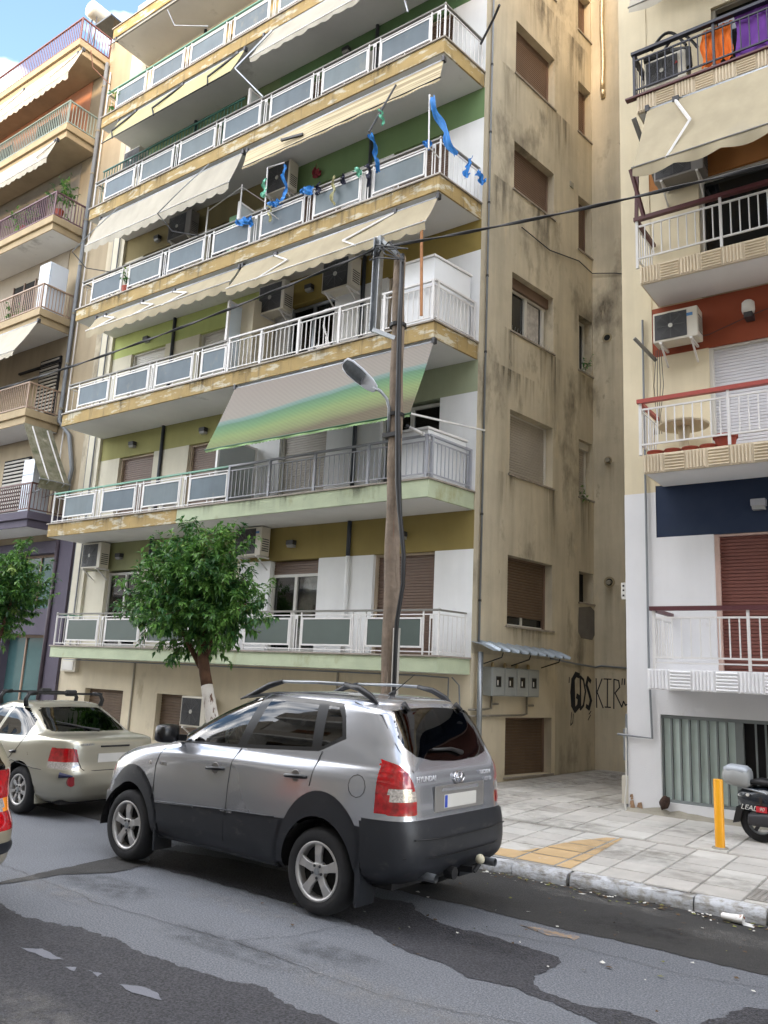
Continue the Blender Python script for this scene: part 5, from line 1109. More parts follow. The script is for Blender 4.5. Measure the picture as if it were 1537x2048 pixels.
# ------------------------------------------------------------------ utility pole, street lamp, cables
up = thing('utility_pole', 'weathered wooden utility pole standing behind the silver car', 'pole', (-6.27, 9.0, 0.13))
m_pole = M('pole_wood', c(128, 114, 100), 0.9, var=0.25, vs=5, stain=[(c(140, 98, 76), 0.58, 0.68, 3.0, (3, 3, 0.3)), (c(74, 64, 56), 0.58, 0.70, 5.0, (3.5, 3.5, 0.2)), (c(176, 162, 146), 0.62, 0.72, 4.0, (4, 4, 0.25))], bump=0.9, bs=14)
pts = []; rs = []
for k in range(40):
    t = k / 39; pts.append((-6.27 - 0.20 * t + 0.008 * math.sin(k), 9.0, 0.13 + 8.0 * t)); rs.append(0.122 - 0.034 * t + 0.004 * noise.noise(Vector((k * 0.5, 0, 0))))
MB().tube(pts, rs, 18).build('post', m_pole, up, smooth=True)
br = MB(); br.box(-6.90, -6.77, 8.96, 9.0, 7.02, 8.55); br.box(-6.90, -6.885, 8.90, 8.96, 7.02, 8.55); br.box(-6.785, -6.77, 8.90, 8.96, 7.02, 8.55); br.build('bracket_channel', m_galv, up)
br = MB(); br.bar((-6.84, 8.95, 7.03), (-6.42, 8.95, 6.80), 0.09, 0.06); br.build('bracket_arm', m_galv, up); br = MB(); br.bar((-6.84, 8.96, 8.55), (-6.47, 8.96, 8.16), 0.07, 0.05); br.build('bracket_arm', m_galv, up)
for z in (5.62, 7.0): MB().tube([(-6.27 - 0.2 * (z - 0.13) / 8, 9, z), (-6.27 - 0.2 * (z - 0.13) / 8, 9, z + 0.05)], 0.128, 16).build('pole_band', m_black, up)
cl_ = MB(); rr = random.Random(4)
for k in range(6): cl_.tube([(-6.9 + rr.uniform(-0.1, 0.1), 8.9, 8.3 + rr.uniform(-0.15, 0.15)), (-6.75 + rr.uniform(-0.15, 0.2), 8.86, 8.25 + rr.uniform(-0.15, 0.15)), (-6.3 + rr.uniform(-0.1, 0.1), 8.87, 8.1 + rr.uniform(-0.2, 0.1))], 0.012, 5)
cl_.build('cable_knot', m_black, up)
pc = MB(); pc.tube([(-6.35, 8.90, 8.1), (-6.33, 8.88, 7.0), (-6.28, 8.87, 5.6), (-6.22, 8.87, 4.6), (-6.17, 8.86, 4.2), (-6.06, 8.84, 3.6), (-6.05, 8.84, 3.2), (-6.13, 8.85, 2.7), (-6.14, 8.86, 2.4), (-6.12, 8.86, 0.2)], [0.035, 0.035, 0.04, 0.045, 0.035, 0.03, 0.03, 0.03, 0.03, 0.03], 10); pc.build('cable', m_black, up, smooth=True)
MB().tube([(-6.14, 8.90, 0.13), (-6.16, 8.90, 2.62)], 0.05, 10).build('conduit', M('conduit_grey', c(150, 146, 138), 0.6, var=0.1), up, smooth=True)
sl = thing('street_lamp', 'grey street lamp head on a bent arm clamped to the wooden pole', 'street lamp', (-6.47, 8.9, 5.3))
MB().tube([(-6.45, 8.90, 5.35), (-6.44, 8.88, 5.72), (-6.47, 8.85, 5.86), (-6.55, 8.81, 5.97), (-6.66, 8.77, 6.05)], 0.024, 8).build('arm', m_galv, sl, smooth=True)
hd = MB(); A0 = Vector((-6.62, 8.78, 6.00)); A1 = Vector((-7.12, 8.62, 6.46)); ax = (A1 - A0).normalized(); sd_ = ax.cross(Vector((-0.75, 0.45, 1))).normalized(); up_ = sd_.cross(ax).normalized()
rows = []; prof = [(0, 0.03), (0.04, 0.065), (0.2, 0.10), (0.5, 0.122), (0.8, 0.122), (0.95, 0.10), (1.0, 0.04)]
for t, r_ in prof:
    p = A0.lerp(A1, t); rows.append([p + sd_ * r_ * math.cos(a_) + up_ * (r_ * 0.85 * math.sin(a_) if math.sin(a_) > 0 else 0.012 * math.sin(a_)) for a_ in [2 * math.pi * k / 20 for k in range(21)]])
hd.grid(rows).build('lamp_housing', M('lamp_grey', c(196, 200, 208), 0.4, var=0.05), sl, smooth=True)
rows = []
for t, r_ in ((0.36, 0.095), (0.5, 0.106), (0.8, 0.104), (0.93, 0.075)):
    p = A0.lerp(A1, t) - up_ * 0.014; rows.append([p + sd_ * r_ * (k / 6 * 2 - 1) - up_ * 0.05 * math.sin(math.pi * k / 6) for k in range(7)])
MB().grid(rows).build('lens', M('lamp_lens', c(70, 74, 78), 0.12, var=0.2, vs=20, spec=0.7), sl, smooth=True)
Box('clamp', m_black, sl, -6.53, -6.30, 8.86, 9.02, 5.30, 5.36)
def sag(a, b, s, n=24): return [Vector(a).lerp(Vector(b), k / n) - Vector((0, 0, s * 4 * (k / n) * (1 - k / n))) for k in range(n + 1)]
for label, a, b, s in (('thick black overhead cable from the pole to the right', (-6.85, 8.92, 8.36), (9, 9.2, 8.3), 0.55), ('thick black overhead cable from the pole to the left', (-6.9, 8.92, 8.34), (-27, 9.0, 8.5), 0.45)):
    cbm = MB(); P = sag(a, b, s, 60); cbm.tube(P, 0.014, 6)
    for k in range(2): cbm.tube([p + Vector((0, 0.014 * math.cos(i * 0.9 + k * 3.1), 0.014 * math.sin(i * 0.9 + k * 3.1))) for i, p in enumerate(P)], 0.012, 5)
    tag(cbm.build('overhead_cable', m_black, smooth=True), label, 'cable', 'overhead cables')

# ------------------------------------------------------------------ trees and plants
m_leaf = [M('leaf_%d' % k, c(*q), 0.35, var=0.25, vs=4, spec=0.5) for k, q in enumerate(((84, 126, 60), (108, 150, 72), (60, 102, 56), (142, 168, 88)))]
for m_ in m_leaf:
    t_ = m_.node_tree; nb = t_.nodes['Principled BSDF']; ts_ = t_.nodes.new('ShaderNodeBsdfTranslucent'); mxs = t_.nodes.new('ShaderNodeMixShader'); mxs.inputs[0].default_value = 0.35
    src = nb.inputs['Base Color'].links[0].from_socket; t_.links.new(src, ts_.inputs['Color']); t_.links.new(nb.outputs[0], mxs.inputs[1]); t_.links.new(ts_.outputs[0], mxs.inputs[2]); t_.links.new(mxs.outputs[0], t_.nodes['Material Output'].inputs['Surface'])
m_bark = M('bark', c(88, 62, 46), 0.95, var=0.3, vs=8, bump=0.8, bs=20)
m_lime = M('limewash', c(206, 200, 192), 0.9, var=0.08, vs=6, stain=[(c(96, 66, 48), 0.56, 0.62, 4.0, (3, 3, 0.5))], bump=0.6, bs=20)
def leaf_cloud(specs, seed, size=0.105, per=25, top=None):
    """specs: list of (centre, radii, twig count). Four leaf meshes of one colour each."""
    rr = random.Random(seed); out = [MB() for _ in m_leaf]; tw = MB()
    for (cx, cy, cz), (rx, ry, rz), cnt in specs:
        for _ in range(cnt):
            while True:
                v = Vector((rr.gauss(0, 1), rr.gauss(0, 1), rr.gauss(0, 1))).normalized(); f = rr.random() ** 0.42 * (1.22 if rr.random() < 0.16 else 0.97)
                k_ = 0.82 + 0.36 * noise.noise(v * 2.1 + Vector((seed, 0, 0)))
                if f > 0.15: break
            o = Vector((cx + v.x * rx * f * k_, cy + v.y * ry * f * k_, cz + v.z * rz * f * k_)); d = (v + Vector((0, 0, 0.35)) + Vector((rr.uniform(-0.5, 0.5), rr.uniform(-0.5, 0.5), rr.uniform(-0.3, 0.5)))).normalized()
            ln = rr.uniform(0.16, 0.34)
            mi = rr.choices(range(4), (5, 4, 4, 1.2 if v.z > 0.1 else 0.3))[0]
            if rr.random() < 0.3: tw.tube([o - d * ln * 0.4, o + d * ln], 0.004, 3, cap=False)
            for q in range(per):
                t = rr.random(); p = o + d * ln * (t * 1.2 - 0.2)
                ld = (d * 0.4 + Vector((rr.uniform(-1, 1), rr.uniform(-1, 1), rr.uniform(-1.0, 0.35)))).normalized(); L_ = size * rr.uniform(0.5, 1.4)
                sd2 = ld.cross(Vector((rr.uniform(-0.4, 0.4), rr.uniform(-0.4, 0.4), 1))).normalized() * L_ * 0.22; nn = sd2.cross(ld).normalized() * L_ * 0.07
                m1 = p + ld * L_ * 0.45
                out[mi if rr.random() < 0.7 else rr.randrange(3)].add([p, m1 + sd2 + nn, p + ld * L_ - Vector((0, 0, L_ * 0.22)), m1 - sd2 + nn, m1], [(0, 4, 1), (1, 4, 2), (0, 3, 4), (3, 2, 4)])
    return out, tw
def tree(label, base, trunk, specs, seed, limbs):
    t = thing('street_tree', label, 'tree', base)
    n = len(trunk)
    tr_ = MB(); pp_ = []
    for k in range(20):
        f = k / 19 * (n - 1); i = min(n - 2, int(f)); p = Vector(trunk[i][:3]).lerp(Vector(trunk[i + 1][:3]), f - i); r_ = trunk[i][3] + (trunk[i + 1][3] - trunk[i][3]) * (f - i); pp_.append((p + Vector((0.012 * noise.noise(Vector((k * 0.6, seed, 0))), 0.012 * noise.noise(Vector((k * 0.6, seed, 5))), 0)), r_))
    cut = max(2, int(20 * 0.68))
    MB().tube([p for p, _ in pp_[cut - 1:]], [r for _, r in pp_[cut - 1:]], 14).build('trunk', m_bark, t, smooth=True)
    MB().tube([p for p, _ in pp_[:cut]], [r * 1.01 for _, r in pp_[:cut]], 14).build('limewashed_trunk', m_lime, t, smooth=True)
    lb_ = MB(); top = Vector(trunk[-1][:3])
    for q in limbs: lb_.tube([top - Vector((0, 0, 0.25)), top.lerp(Vector(q), 0.4) + Vector((0, 0, 0.1)), Vector(q)], [0.05, 0.03, 0.012], 7)
    lb_.build('limbs', m_bark, t, smooth=True)
    lv, tw = leaf_cloud(specs, seed)
    tw.build('twigs', m_bark, t, recalc=False, kind='stuff')
    for k, l in enumerate(lv): l.build('crown', m_leaf[k], t, recalc=False, kind='stuff')
tree('round clipped green tree with a whitewashed trunk behind the silver car', (-9.3, 9.0, 0.14), [(-9.30, 9.0, 0.13, 0.12), (-9.55, 9.0, 1.0, 0.105), (-9.85, 9.0, 1.8, 0.09), (-10.0, 9.0, 2.25, 0.085)],
     [((-10.32, 9.0, 3.08), (1.18, 1.1, 0.80), 440), ((-10.0, 8.8, 3.62), (0.78, 0.7, 0.50), 120), ((-11.25, 9.0, 2.98), (0.66, 0.7, 0.46), 100), ((-10.65, 8.9, 3.70), (0.5, 0.55, 0.42), 60), ((-9.50, 9.0, 2.92), (0.60, 0.7, 0.55), 100), ((-10.2, 9.0, 2.45), (0.7, 0.6, 0.28), 45), ((-10.58, 9.0, 4.2), (0.14, 0.14, 0.25), 9), ((-9.72, 9.0, 4.12), (0.14, 0.14, 0.28), 8), ((-9.4, 8.9, 3.95), (0.25, 0.2, 0.25), 9)],
     3, [(-11.3, 8.8, 3.0), (-10.6, 9.2, 3.6), (-9.9, 8.8, 3.7), (-9.2, 9.1, 3.0), (-10.3, 9.4, 3.2)])
tree('green tree at the left edge of the picture in front of the purple ground floor', (-15.9, 9.0, 0.14), [(-15.7, 9.0, 0.13, 0.11), (-15.95, 9.0, 1.2, 0.10), (-16.15, 9.0, 2.3, 0.08)],
     [((-16.45, 9.0, 3.35), (1.15, 1.1, 0.85), 420), ((-15.75, 9.0, 3.5), (0.5, 0.7, 0.5), 60), ((-16.6, 9.0, 2.6), (0.7, 0.6, 0.35), 60), ((-15.8, 9.0, 4.1), (0.25, 0.3, 0.35), 20)],
     8, [(-16.9, 8.9, 3.2), (-15.7, 9.1, 3.6), (-16.3, 8.7, 3.8)])
def plant(label, cx, cy, cz, rx, ry, rz, cnt, seed, pot=True):
    p = thing('potted_plant', label, 'plant', (cx, cy, cz - rz))
    if pot: MB().lathe([(0.001, 0), (0.10, 0), (0.14, 0.22), (0.125, 0.22), (0.001, 0.18)], 14, (cx, cy, cz - rz - 0.12)).build('pot', m_terra, p)
    lv, tw = leaf_cloud([((cx, cy, cz), (rx, ry, rz), cnt)], seed, 0.10, 12); tw.build('stems', m_leaf[2], p, recalc=False, kind='stuff')
    for k, l in enumerate(lv):
        if l.v: l.build('leaves', m_leaf[k], p, recalc=False, kind='stuff')
plant('tall leafy plant at the corner of the plum railing, left building', -21.5, 12.05, 15.95, 0.38, 0.35, 0.62, 46, 21); plant('lower bushy plant behind the plum railing, left building', -23.3, 11.98, 15.72, 0.45, 0.3, 0.42, 36, 22)
plant('straggly plant at the left end of the fifth balcony', -18.6, 11.75, 17.75, 0.3, 0.2, 0.30, 16, 23); plant('small flowering plant low on the third balcony railing', -16.98, 11.62, 11.70, 0.10, 0.1, 0.26, 10, 24); plant('spiky plant behind the tan railing at the far left edge', -22.9, 11.95, 12.38, 0.45, 0.25, 0.2, 20, 25)
plant('plant on the sill of the narrow alley window, glass one', -6.55, 16.5, 9.02, 0.05, 0.12, 0.05, 3, 26, False); plant('pale plant on the sill of the grey shuttered narrow window', -6.55, 16.55, 6.02, 0.05, 0.10, 0.06, 3, 27, False)

# ------------------------------------------------------------------ bollard, litter
bo = thing('bollard', 'yellow steel bollard on the pavement in front of the scooter', 'bollard', (-2.575, 10.62, zp(10.62)))
m_yel = M('yellow_paint', c(232, 162, 22), 0.4, var=0.08, vs=4, stain=[(c(120, 90, 50), 0.70, 0.76, 9.0, (1, 1, 1))])
MB().lathe([(0.055, 0.0), (0.055, 0.79), (0.05, 0.80), (0.001, 0.802)], 22, (-2.575, 10.62, zp(10.62) - 0.01)).build('post', m_yel, bo, smooth=True, auto=40); MB().lathe([(0.10, 0.0), (0.09, 0.018), (0.056, 0.02)], 14, (-2.575, 10.62, zp(10.62) + 0.004)).build('mortar_collar', m_conc, bo)
cp = thing('paper_cup', 'crushed white paper cup lying in the gutter by the kerb', 'cup', (-1.88, 8.12, 0.004))
rows = []
for i, (x, r_) in enumerate(((-0.09, 0.038), (-0.03, 0.042), (0.03, 0.045), (0.09, 0.050))):
    rows.append([(-1.88 + x, 8.10 + r_ * math.cos(a_) * 1.15, 0.045 + r_ * 0.75 * math.sin(a_) * (1 + 0.15 * math.sin(3 * a_ + i))) for a_ in [2 * math.pi * k / 14 for k in range(15)]])
MB().grid(rows).build('wall', M('paper_white', c(226, 224, 220), 0.7, stain=[(c(150, 90, 60), 0.58, 0.62, 14.0, (1, 1, 1))]), cp, smooth=True)
MB().grid([[(-1.79, 8.06, 0.01), (-1.70, 8.05, 0.008)], [(-1.79, 8.14, 0.02), (-1.69, 8.12, 0.012)]]).build('torn_flap', MC['paper_white'], cp)
lt = [MB(), MB(), MB()]; rr = random.Random(5)
for k in range(420):
    x = rr.uniform(-5.2, -0.8); y = 8.18 - abs(rr.gauss(0, 0.10)) if rr.random() < 0.75 else rr.uniform(5.2, 8.1); s_ = rr.uniform(0.005, 0.02) * (1.5 if rr.random() < 0.06 else 1); a_ = rr.random() * 6.28
    q = [(x + s_ * math.cos(a_ + b) * (1.6 if i % 2 else 0.8), y + s_ * math.sin(a_ + b), 0.012 + 0.004 * rr.random() + 0.01 * (i == 2) * rr.random()) for i, b in enumerate((0, 1.5, 3.0, 4.5))]
    lt[rr.choices((0, 1, 2), (2, 5, 2))[0]].add(q, [(0, 1, 2, 3)])
for l, m_, nm in zip(lt, (M('litter_white', c(200, 198, 190), 0.8), M('litter_brown', c(84, 66, 46), 0.9), M('litter_green', c(110, 112, 60), 0.9)), ('white paper scraps', 'brown leaf debris', 'green leaf scraps')):
    tag(l.build('litter', m_, recalc=False), 'scattered %s along the gutter' % nm, 'litter', kind='stuff')

# ------------------------------------------------------------------ scooter, tail towards the camera's left
sr = thing('scooter', 'dark navy scooter with a grey top box, cut off by the right edge', 'scooter', (-2.2, 11.4, zp(11.4)))
gz = zp(11.4) + 0.008
m_navb = M('scooter_navy', c(28, 34, 42), 0.25, var=0.05, coat=0.6); m_tyre = M('tyre', c(28, 28, 30), 0.85, var=0.12, vs=8)
def scwheel(x):
    w_ = MB().lathe([(0.15, -0.05), (0.21, -0.052), (0.235, -0.03), (0.24, 0), (0.235, 0.03), (0.21, 0.052), (0.15, 0.05)], 28, (x, 11.4, gz + 0.24), 'y').build('wheel', m_tyre, sr, smooth=True)
    MB().lathe([(0.152, -0.03), (0.145, -0.035), (0.13, -0.03), (0.13, 0.03), (0.145, 0.035), (0.152, 0.03)], 24, (x, 11.4, gz + 0.24), 'y').build('rim', m_galv, w_, smooth=True)
    s_ = MB(); s_.lathe([(0.001, -0.05), (0.045, -0.05), (0.045, 0.05), (0.001, 0.05)], 14, (x, 11.4, gz + 0.24), 'y')
    for k in range(3): s_.bar((x, 11.4, gz + 0.24), (x + 0.14 * math.cos(k * 2.09), 11.4, gz + 0.24 + 0.14 * math.sin(k * 2.09)), 0.04)
    s_.build('spoke', m_dark, w_)
scwheel(-2.27); scwheel(-1.02)
def loft(secs, name, mat, par, n=16, e=2.6):
    rows = []
    for (x, z, hy, hz, cy) in secs:
        rows.append([(x, cy + hy * math.copysign(abs(math.cos(a_)) ** (2 / e), math.cos(a_)), z + hz * math.copysign(abs(math.sin(a_)) ** (2 / e), math.sin(a_))) for a_ in [2 * math.pi * k / n for k in range(n + 1)]])
    b = MB().grid(rows); k = n + 1
    b.f.append(tuple(range(n))); b.f.append(tuple(reversed(range((len(secs) - 1) * k, (len(secs) - 1) * k + n))))
    return b.build(name, mat, par, smooth=True, auto=50)
loft([(-2.52, gz + 0.52, 0.06, 0.06, 11.4), (-2.44, gz + 0.50, 0.12, 0.15, 11.4), (-2.2, gz + 0.48, 0.17, 0.19, 11.4), (-1.95, gz + 0.44, 0.18, 0.20, 11.4), (-1.75, gz + 0.36, 0.17, 0.14, 11.4)], 'tail_body', m_navb, sr)
loft([(-2.40, gz + 0.70, 0.07, 0.025, 11.4), (-2.25, gz + 0.72, 0.13, 0.045, 11.4), (-1.9, gz + 0.70, 0.15, 0.05, 11.4), (-1.6, gz + 0.67, 0.12, 0.04, 11.4)], 'seat', m_black, sr)
Box('footboard', m_navb, sr, -1.75, -1.25, 11.22, 11.58, gz + 0.22, gz + 0.30, bevel=0.03); loft([(-1.30, gz + 0.25, 0.20, 0.05, 11.4), (-1.22, gz + 0.55, 0.19, 0.25, 11.4), (-1.15, gz + 0.85, 0.12, 0.15, 11.4)], 'leg_shield', m_navb, sr)
MB().tube([(-1.18, 11.4, gz + 0.95), (-1.16, 11.1, gz + 1.02), (-1.22, 11.02, gz + 1.03)], 0.018, 8).build('handlebar', m_black, sr); MB().tube([(-1.18, 11.4, gz + 0.95), (-1.16, 11.7, gz + 1.02), (-1.22, 11.78, gz + 1.03)], 0.018, 8).build('handlebar', m_black, sr); MB().bar((-1.1, 11.4, gz + 0.9), (-1.02, 11.4, gz + 0.24), 0.06).build('fork', m_dark, sr)
MB().prism([(-2.53, 11.30, gz + 0.40), (-2.45, 11.30, gz + 0.40), (-2.50, 11.30, gz + 0.22), (-2.58, 11.30, gz + 0.20)], (0, 0.2, 0)).build('mudguard', m_black, sr)
loft([(-2.38, gz + 0.27, 0.03, 0.07, 11.25), (-2.2, gz + 0.28, 0.05, 0.08, 11.25), (-1.9, gz + 0.28, 0.06, 0.09, 11.26)], 'engine_case', m_dark, sr)
tbx = loft([(-2.68, gz + 0.77, 0.10, 0.05, 11.36), (-2.63, gz + 0.77, 0.17, 0.11, 11.36), (-2.52, gz + 0.765, 0.19, 0.125, 11.36), (-2.40, gz + 0.755, 0.18, 0.12, 11.36), (-2.36, gz + 0.75, 0.15, 0.09, 11.36)], 'top_box', M('topbox_grey', c(150, 152, 152), 0.35, var=0.06), sr, 20, 3.2)
loft([(-2.66, gz + 0.84, 0.12, 0.03, 11.36), (-2.60, gz + 0.855, 0.175, 0.05, 11.36), (-2.42, gz + 0.845, 0.178, 0.05, 11.36), (-2.375, gz + 0.83, 0.15, 0.03, 11.36)], 'box_lid', M('topbox_lid', c(172, 178, 186), 0.3, var=0.05), sr, 20, 3.2)
MB().tube([(-2.45, 11.28, gz + 0.64), (-2.2, 11.26, gz + 0.60), (-2.1, 11.26, gz + 0.55)], 0.012, 6).build('carrier_rail', m_galv, sr)
mt = Matrix.Translation((-2.36, 11.218, gz + 0.41)) @ Matrix.Rotation(R(90), 4, 'X') @ Matrix.Rotation(R(-4), 4, 'Z')
text('LEAD', 0.085, m_whitesh, sr, mt, shear=0.25, ext=0.002)
Box('sticker', M('sticker_red', c(190, 40, 50), 0.5), sr, -2.285, -2.16, 11.2155, 11.219, gz + 0.37, gz + 0.44)
mt = Matrix.Translation((-2.222, 11.2135, gz + 0.405)) @ Matrix.Rotation(R(90), 4, 'X'); text('90', 0.06, m_whitesh, sr, mt, shear=0.3, ext=0.001, name='sticker_lettering')
MB().lathe([(0.001, 0), (0.02, 0), (0.02, 0.02), (0.001, 0.02)], 10, (-2.38, 11.23, gz + 0.56), 'y').build('lock', m_whitesh, sr)
# ------------------------------------------------------------------ vehicles
import numpy as np
def sstep(a, b, x):
    t = max(0.0, min(1.0, (x - a) / (b - a))); return t * t * (3 - 2 * t)
def inpoly(x, y, P):
    r = False; j = len(P) - 1
    for i in range(len(P)):
        if (P[i][1] > y) != (P[j][1] > y) and x < (P[j][0] - P[i][0]) * (y - P[i][1]) / (P[j][1] - P[i][1]) + P[i][0]: r = not r
        j = i
    return r
def near(x, y, P, closed=True):
    best = (9e9, x, y)
    for i in range(len(P) if closed else len(P) - 1):
        ax, ay = P[i]; bx, by = P[(i + 1) % len(P)]; dx, dy = bx - ax, by - ay; q = dx * dx + dy * dy
        t = max(0, min(1, ((x - ax) * dx + (y - ay) * dy) / q)) if q else 0
        px_, py_ = ax + t * dx, ay + t * dy; d = math.hypot(x - px_, y - py_)
        if d < best[0]: best = (d, px_, py_)
    return best
def oval(cx, cz, a, b, n=40): return [(cx + a * math.cos(2 * math.pi * k / n), cz + b * math.sin(2 * math.pi * k / n)) for k in range(n)]
class Body:
    """Closed shell lofted from stacked plan outlines; each outline is a rounded rectangle.
    level = (zs, W, xr, zr, xf, zf, nr, nf)"""
    def __init__(s, levels, N=230, step=0.021):
        lv = []
        m = len(levels)
        for i in range(m - 1):
            p0, p1, p2, p3 = levels[max(0, i - 1)], levels[i], levels[i + 1], levels[min(m - 1, i + 2)]
            k = max(2, int(max(abs(p2[0] - p1[0]), abs(p2[2] - p1[2]) * 0.6, abs(p2[4] - p1[4]) * 0.6, abs(p2[1] - p1[1])) / step))
            for j in range(k):
                t = j / k; q = []
                for a, b, c_, d in zip(p0, p1, p2, p3):
                    t1, t2 = (c_ - a) / 2, (d - b) / 2
                    if (c_ - b) == 0: t1 = t2 = 0
                    else:
                        if t1 * (c_ - b) < 0: t1 = 0
                        if t2 * (c_ - b) < 0: t2 = 0
                        t1 = math.copysign(min(abs(t1), 2 * abs(c_ - b)), t1) if t1 else 0; t2 = math.copysign(min(abs(t2), 2 * abs(c_ - b)), t2) if t2 else 0
                    q.append((2 * t ** 3 - 3 * t * t + 1) * b + (t ** 3 - 2 * t * t + t) * t1 + (-2 * t ** 3 + 3 * t * t) * c_ + (t ** 3 - t * t) * t2)
                lv.append(q)
        lv.append(levels[-1])
        s.rows = [s.ring(q, N) for q in lv]
        s.h = len(s.rows); s.w = len(s.rows[0])
        s.normals()
    def ring(s, q, N):
        zs, W, xr, zr, xf, zf, nr, nf = q; xc = (xr + xf) / 2; a = (xf - xr) / 2; P = []
        for k in range(601):
            th = math.pi * k / 600; cth, sth = math.cos(th), math.sin(th); n = nr if cth > 0 else nf
            # even out the sampling of the superellipse
            P.append((xc - a * math.copysign(abs(cth) ** (2 / n), cth), W * abs(sth) ** (2 / n)))
        cum = [0]
        for k in range(1, 601): cum.append(cum[-1] + math.hypot(P[k][0] - P[k - 1][0], P[k][1] - P[k - 1][1]))
        H = []; j = 0
        for k in range(N + 1):
            d = cum[-1] * k / N
            while j < 599 and cum[j + 1] < d: j += 1
            t = (d - cum[j]) / max(1e-9, cum[j + 1] - cum[j]); x = P[j][0] + t * (P[j + 1][0] - P[j][0]); y = P[j][1] + t * (P[j + 1][1] - P[j][1])
            cx = (x - xc) / a if a else 0
            z = zs + (zf - zs) * sstep(0.0, 1.0, cx) + (zr - zs) * sstep(0.2, 1.0, -cx)
            H.append(Vector((x, y, z)))
        H[0].y = 0; H[-1].y = 0
        return H + [Vector((p.x, -p.y, p.z)) for p in reversed(H[1:-1])]
    def normals(s):
        R_ = s.rows; s.nm = []
        for i in range(s.h):
            row = []
            for j in range(s.w):
                du = R_[i][(j + 1) % s.w] - R_[i][j - 1]; dv = R_[min(i + 1, s.h - 1)][j] - R_[max(i - 1, 0)][j]
                n = dv.cross(du); row.append(n.normalized() if n.length > 1e-9 else Vector((0, 0, 1)))
            s.nm.append(row)
    def snap(s, curves, tol=0.0145):
        s.sn = {}
        bb = [(min(q[0] for q in P) - tol, max(q[0] for q in P) + tol, min(q[1] for q in P) - tol, max(q[1] for q in P) + tol) for _, P in curves]
        for i in range(s.h):
            for j in range(s.w):
                p = s.rows[i][j]; n = s.nm[i][j]
                for ci, (kind, P) in enumerate(curves):
                    if kind == 'side':
                        if abs(n.y) < 0.3: continue
                        u, v = p.x, p.z
                    else:
                        if abs(n.y) > 0.93 or (n.x > -0.12 if kind == 'rear' else n.x < 0.12): continue
                        u, v = abs(p.y), p.z
                    B4 = bb[ci]
                    if u < B4[0] or u > B4[1] or v < B4[2] or v > B4[3]: continue
                    d, a, b = near(u, v, P)
                    if d < tol:
                        if kind == 'side': p.x, p.z = a, b
                        else: p.y, p.z = math.copysign(a, p.y), b
                        s.sn[(i, j)] = ci
                        break
    def split(s, cls):
        s.F = {}; sn = s.sn
        for i in range(s.h - 1):
            for j in range(s.w):
                k = (j + 1) % s.w; q = ((i, j), (i, k), (i + 1, k), (i + 1, j)); n = (s.nm[i][j] + s.nm[i + 1][k]).normalized()
                if q[0] in sn and q[2] in sn: qs = ((q[0], q[1], q[2]), (q[0], q[2], q[3]))
                elif q[1] in sn and q[3] in sn: qs = ((q[1], q[2], q[3]), (q[1], q[3], q[0]))
                else: qs = (q,)
                for t in qs:
                    ctr = sum((s.rows[a][b] for a, b in t), Vector()) / len(t)
                    key = cls(ctr, n)
                    if key: s.F.setdefault(key, []).append(t)
    def push(s, keys, d):
        own = {}
        for key, fs in s.F.items():
            for q in fs:
                for v in q: own.setdefault(v, set()).add(key)
        for v, ks in own.items():
            if len(ks) == 1 and next(iter(ks)) in keys: s.rows[v[0]][v[1]] += s.nm[v[0]][v[1]] * d
    def emit(s, key, name, mat, parent, thick=0.0):
        fs = s.F.get(key, [])
        if not fs: return None
        idx = {}; vs = []; nn = []; F = []
        for q in fs:
            f = []
            for v in q:
                if v not in idx: idx[v] = len(vs); vs.append(s.rows[v[0]][v[1]].copy()); nn.append(s.nm[v[0]][v[1]])
                f.append(idx[v])
            F.append(tuple(dict.fromkeys(reversed(f))))
        F = [f for f in F if len(f) > 2]
        me = bpy.data.meshes.new(name); me.from_pydata(vs, [], F); me.materials.append(mat)
        me.polygons.foreach_set('use_smooth', [True] * len(me.polygons))
        me.normals_split_custom_set_from_vertices([tuple(n) for n in nn])
        ob = bpy.data.objects.new(name, me); COL.objects.link(ob); ob.parent = parent; ORG[ob] = Vector((0, 0, 0))
        return ob
    def arr(s):
        if not hasattr(s, 'A'):
            s.A = np.array([tuple(p) for r in s.rows for p in r]); s.NA = np.array([tuple(p) for r in s.nm for p in r])
        return s.A, s.NA
    def yat(s, x, z, side=1):
        A, NA = s.arr(); m = A[:, 1] * side > 0.3; d = (A[:, 0] - x) ** 2 + (A[:, 2] - z) ** 2 + np.where(m, 0, 1e6); return float(A[int(np.argmin(d)), 1])
    def xat(s, y, z):
        A, NA = s.arr(); d = (A[:, 1] - y) ** 2 + (A[:, 2] - z) ** 2 + np.where(NA[:, 0] < -0.1, 0, 1e6); return float(A[int(np.argmin(d)), 0])
def gapline(body, pts, name, parent, r=0.0045, side=1, mat=None, out=0.001, n=10):
    P = []
    for k in range(len(pts) - 1):
        for q in range(n):
            t = q / n; P.append((pts[k][0] + (pts[k + 1][0] - pts[k][0]) * t, pts[k][1] + (pts[k + 1][1] - pts[k][1]) * t))
    P.append(pts[-1]); V = [Vector((x, body.yat(x, z, side) + out * side, z)) for x, z in P]
    for _ in range(3): V = [V[0]] + [Vector((V[i].x, (V[i - 1].y + 2 * V[i].y + V[i + 1].y) / 4, V[i].z)) for i in range(1, len(V) - 1)] + [V[-1]]
    return MB().tube(V, r, 5).build(name, mat or m_black, parent, local=True, smooth=True)
m_alloy = M('alloy', c(186, 184, 182), 0.38, metal=0.6, var=0.05)
m_rub = M('tyre_rubber', c(34, 34, 36), 0.85, var=0.12, vs=8, bump=0.15, bs=60)
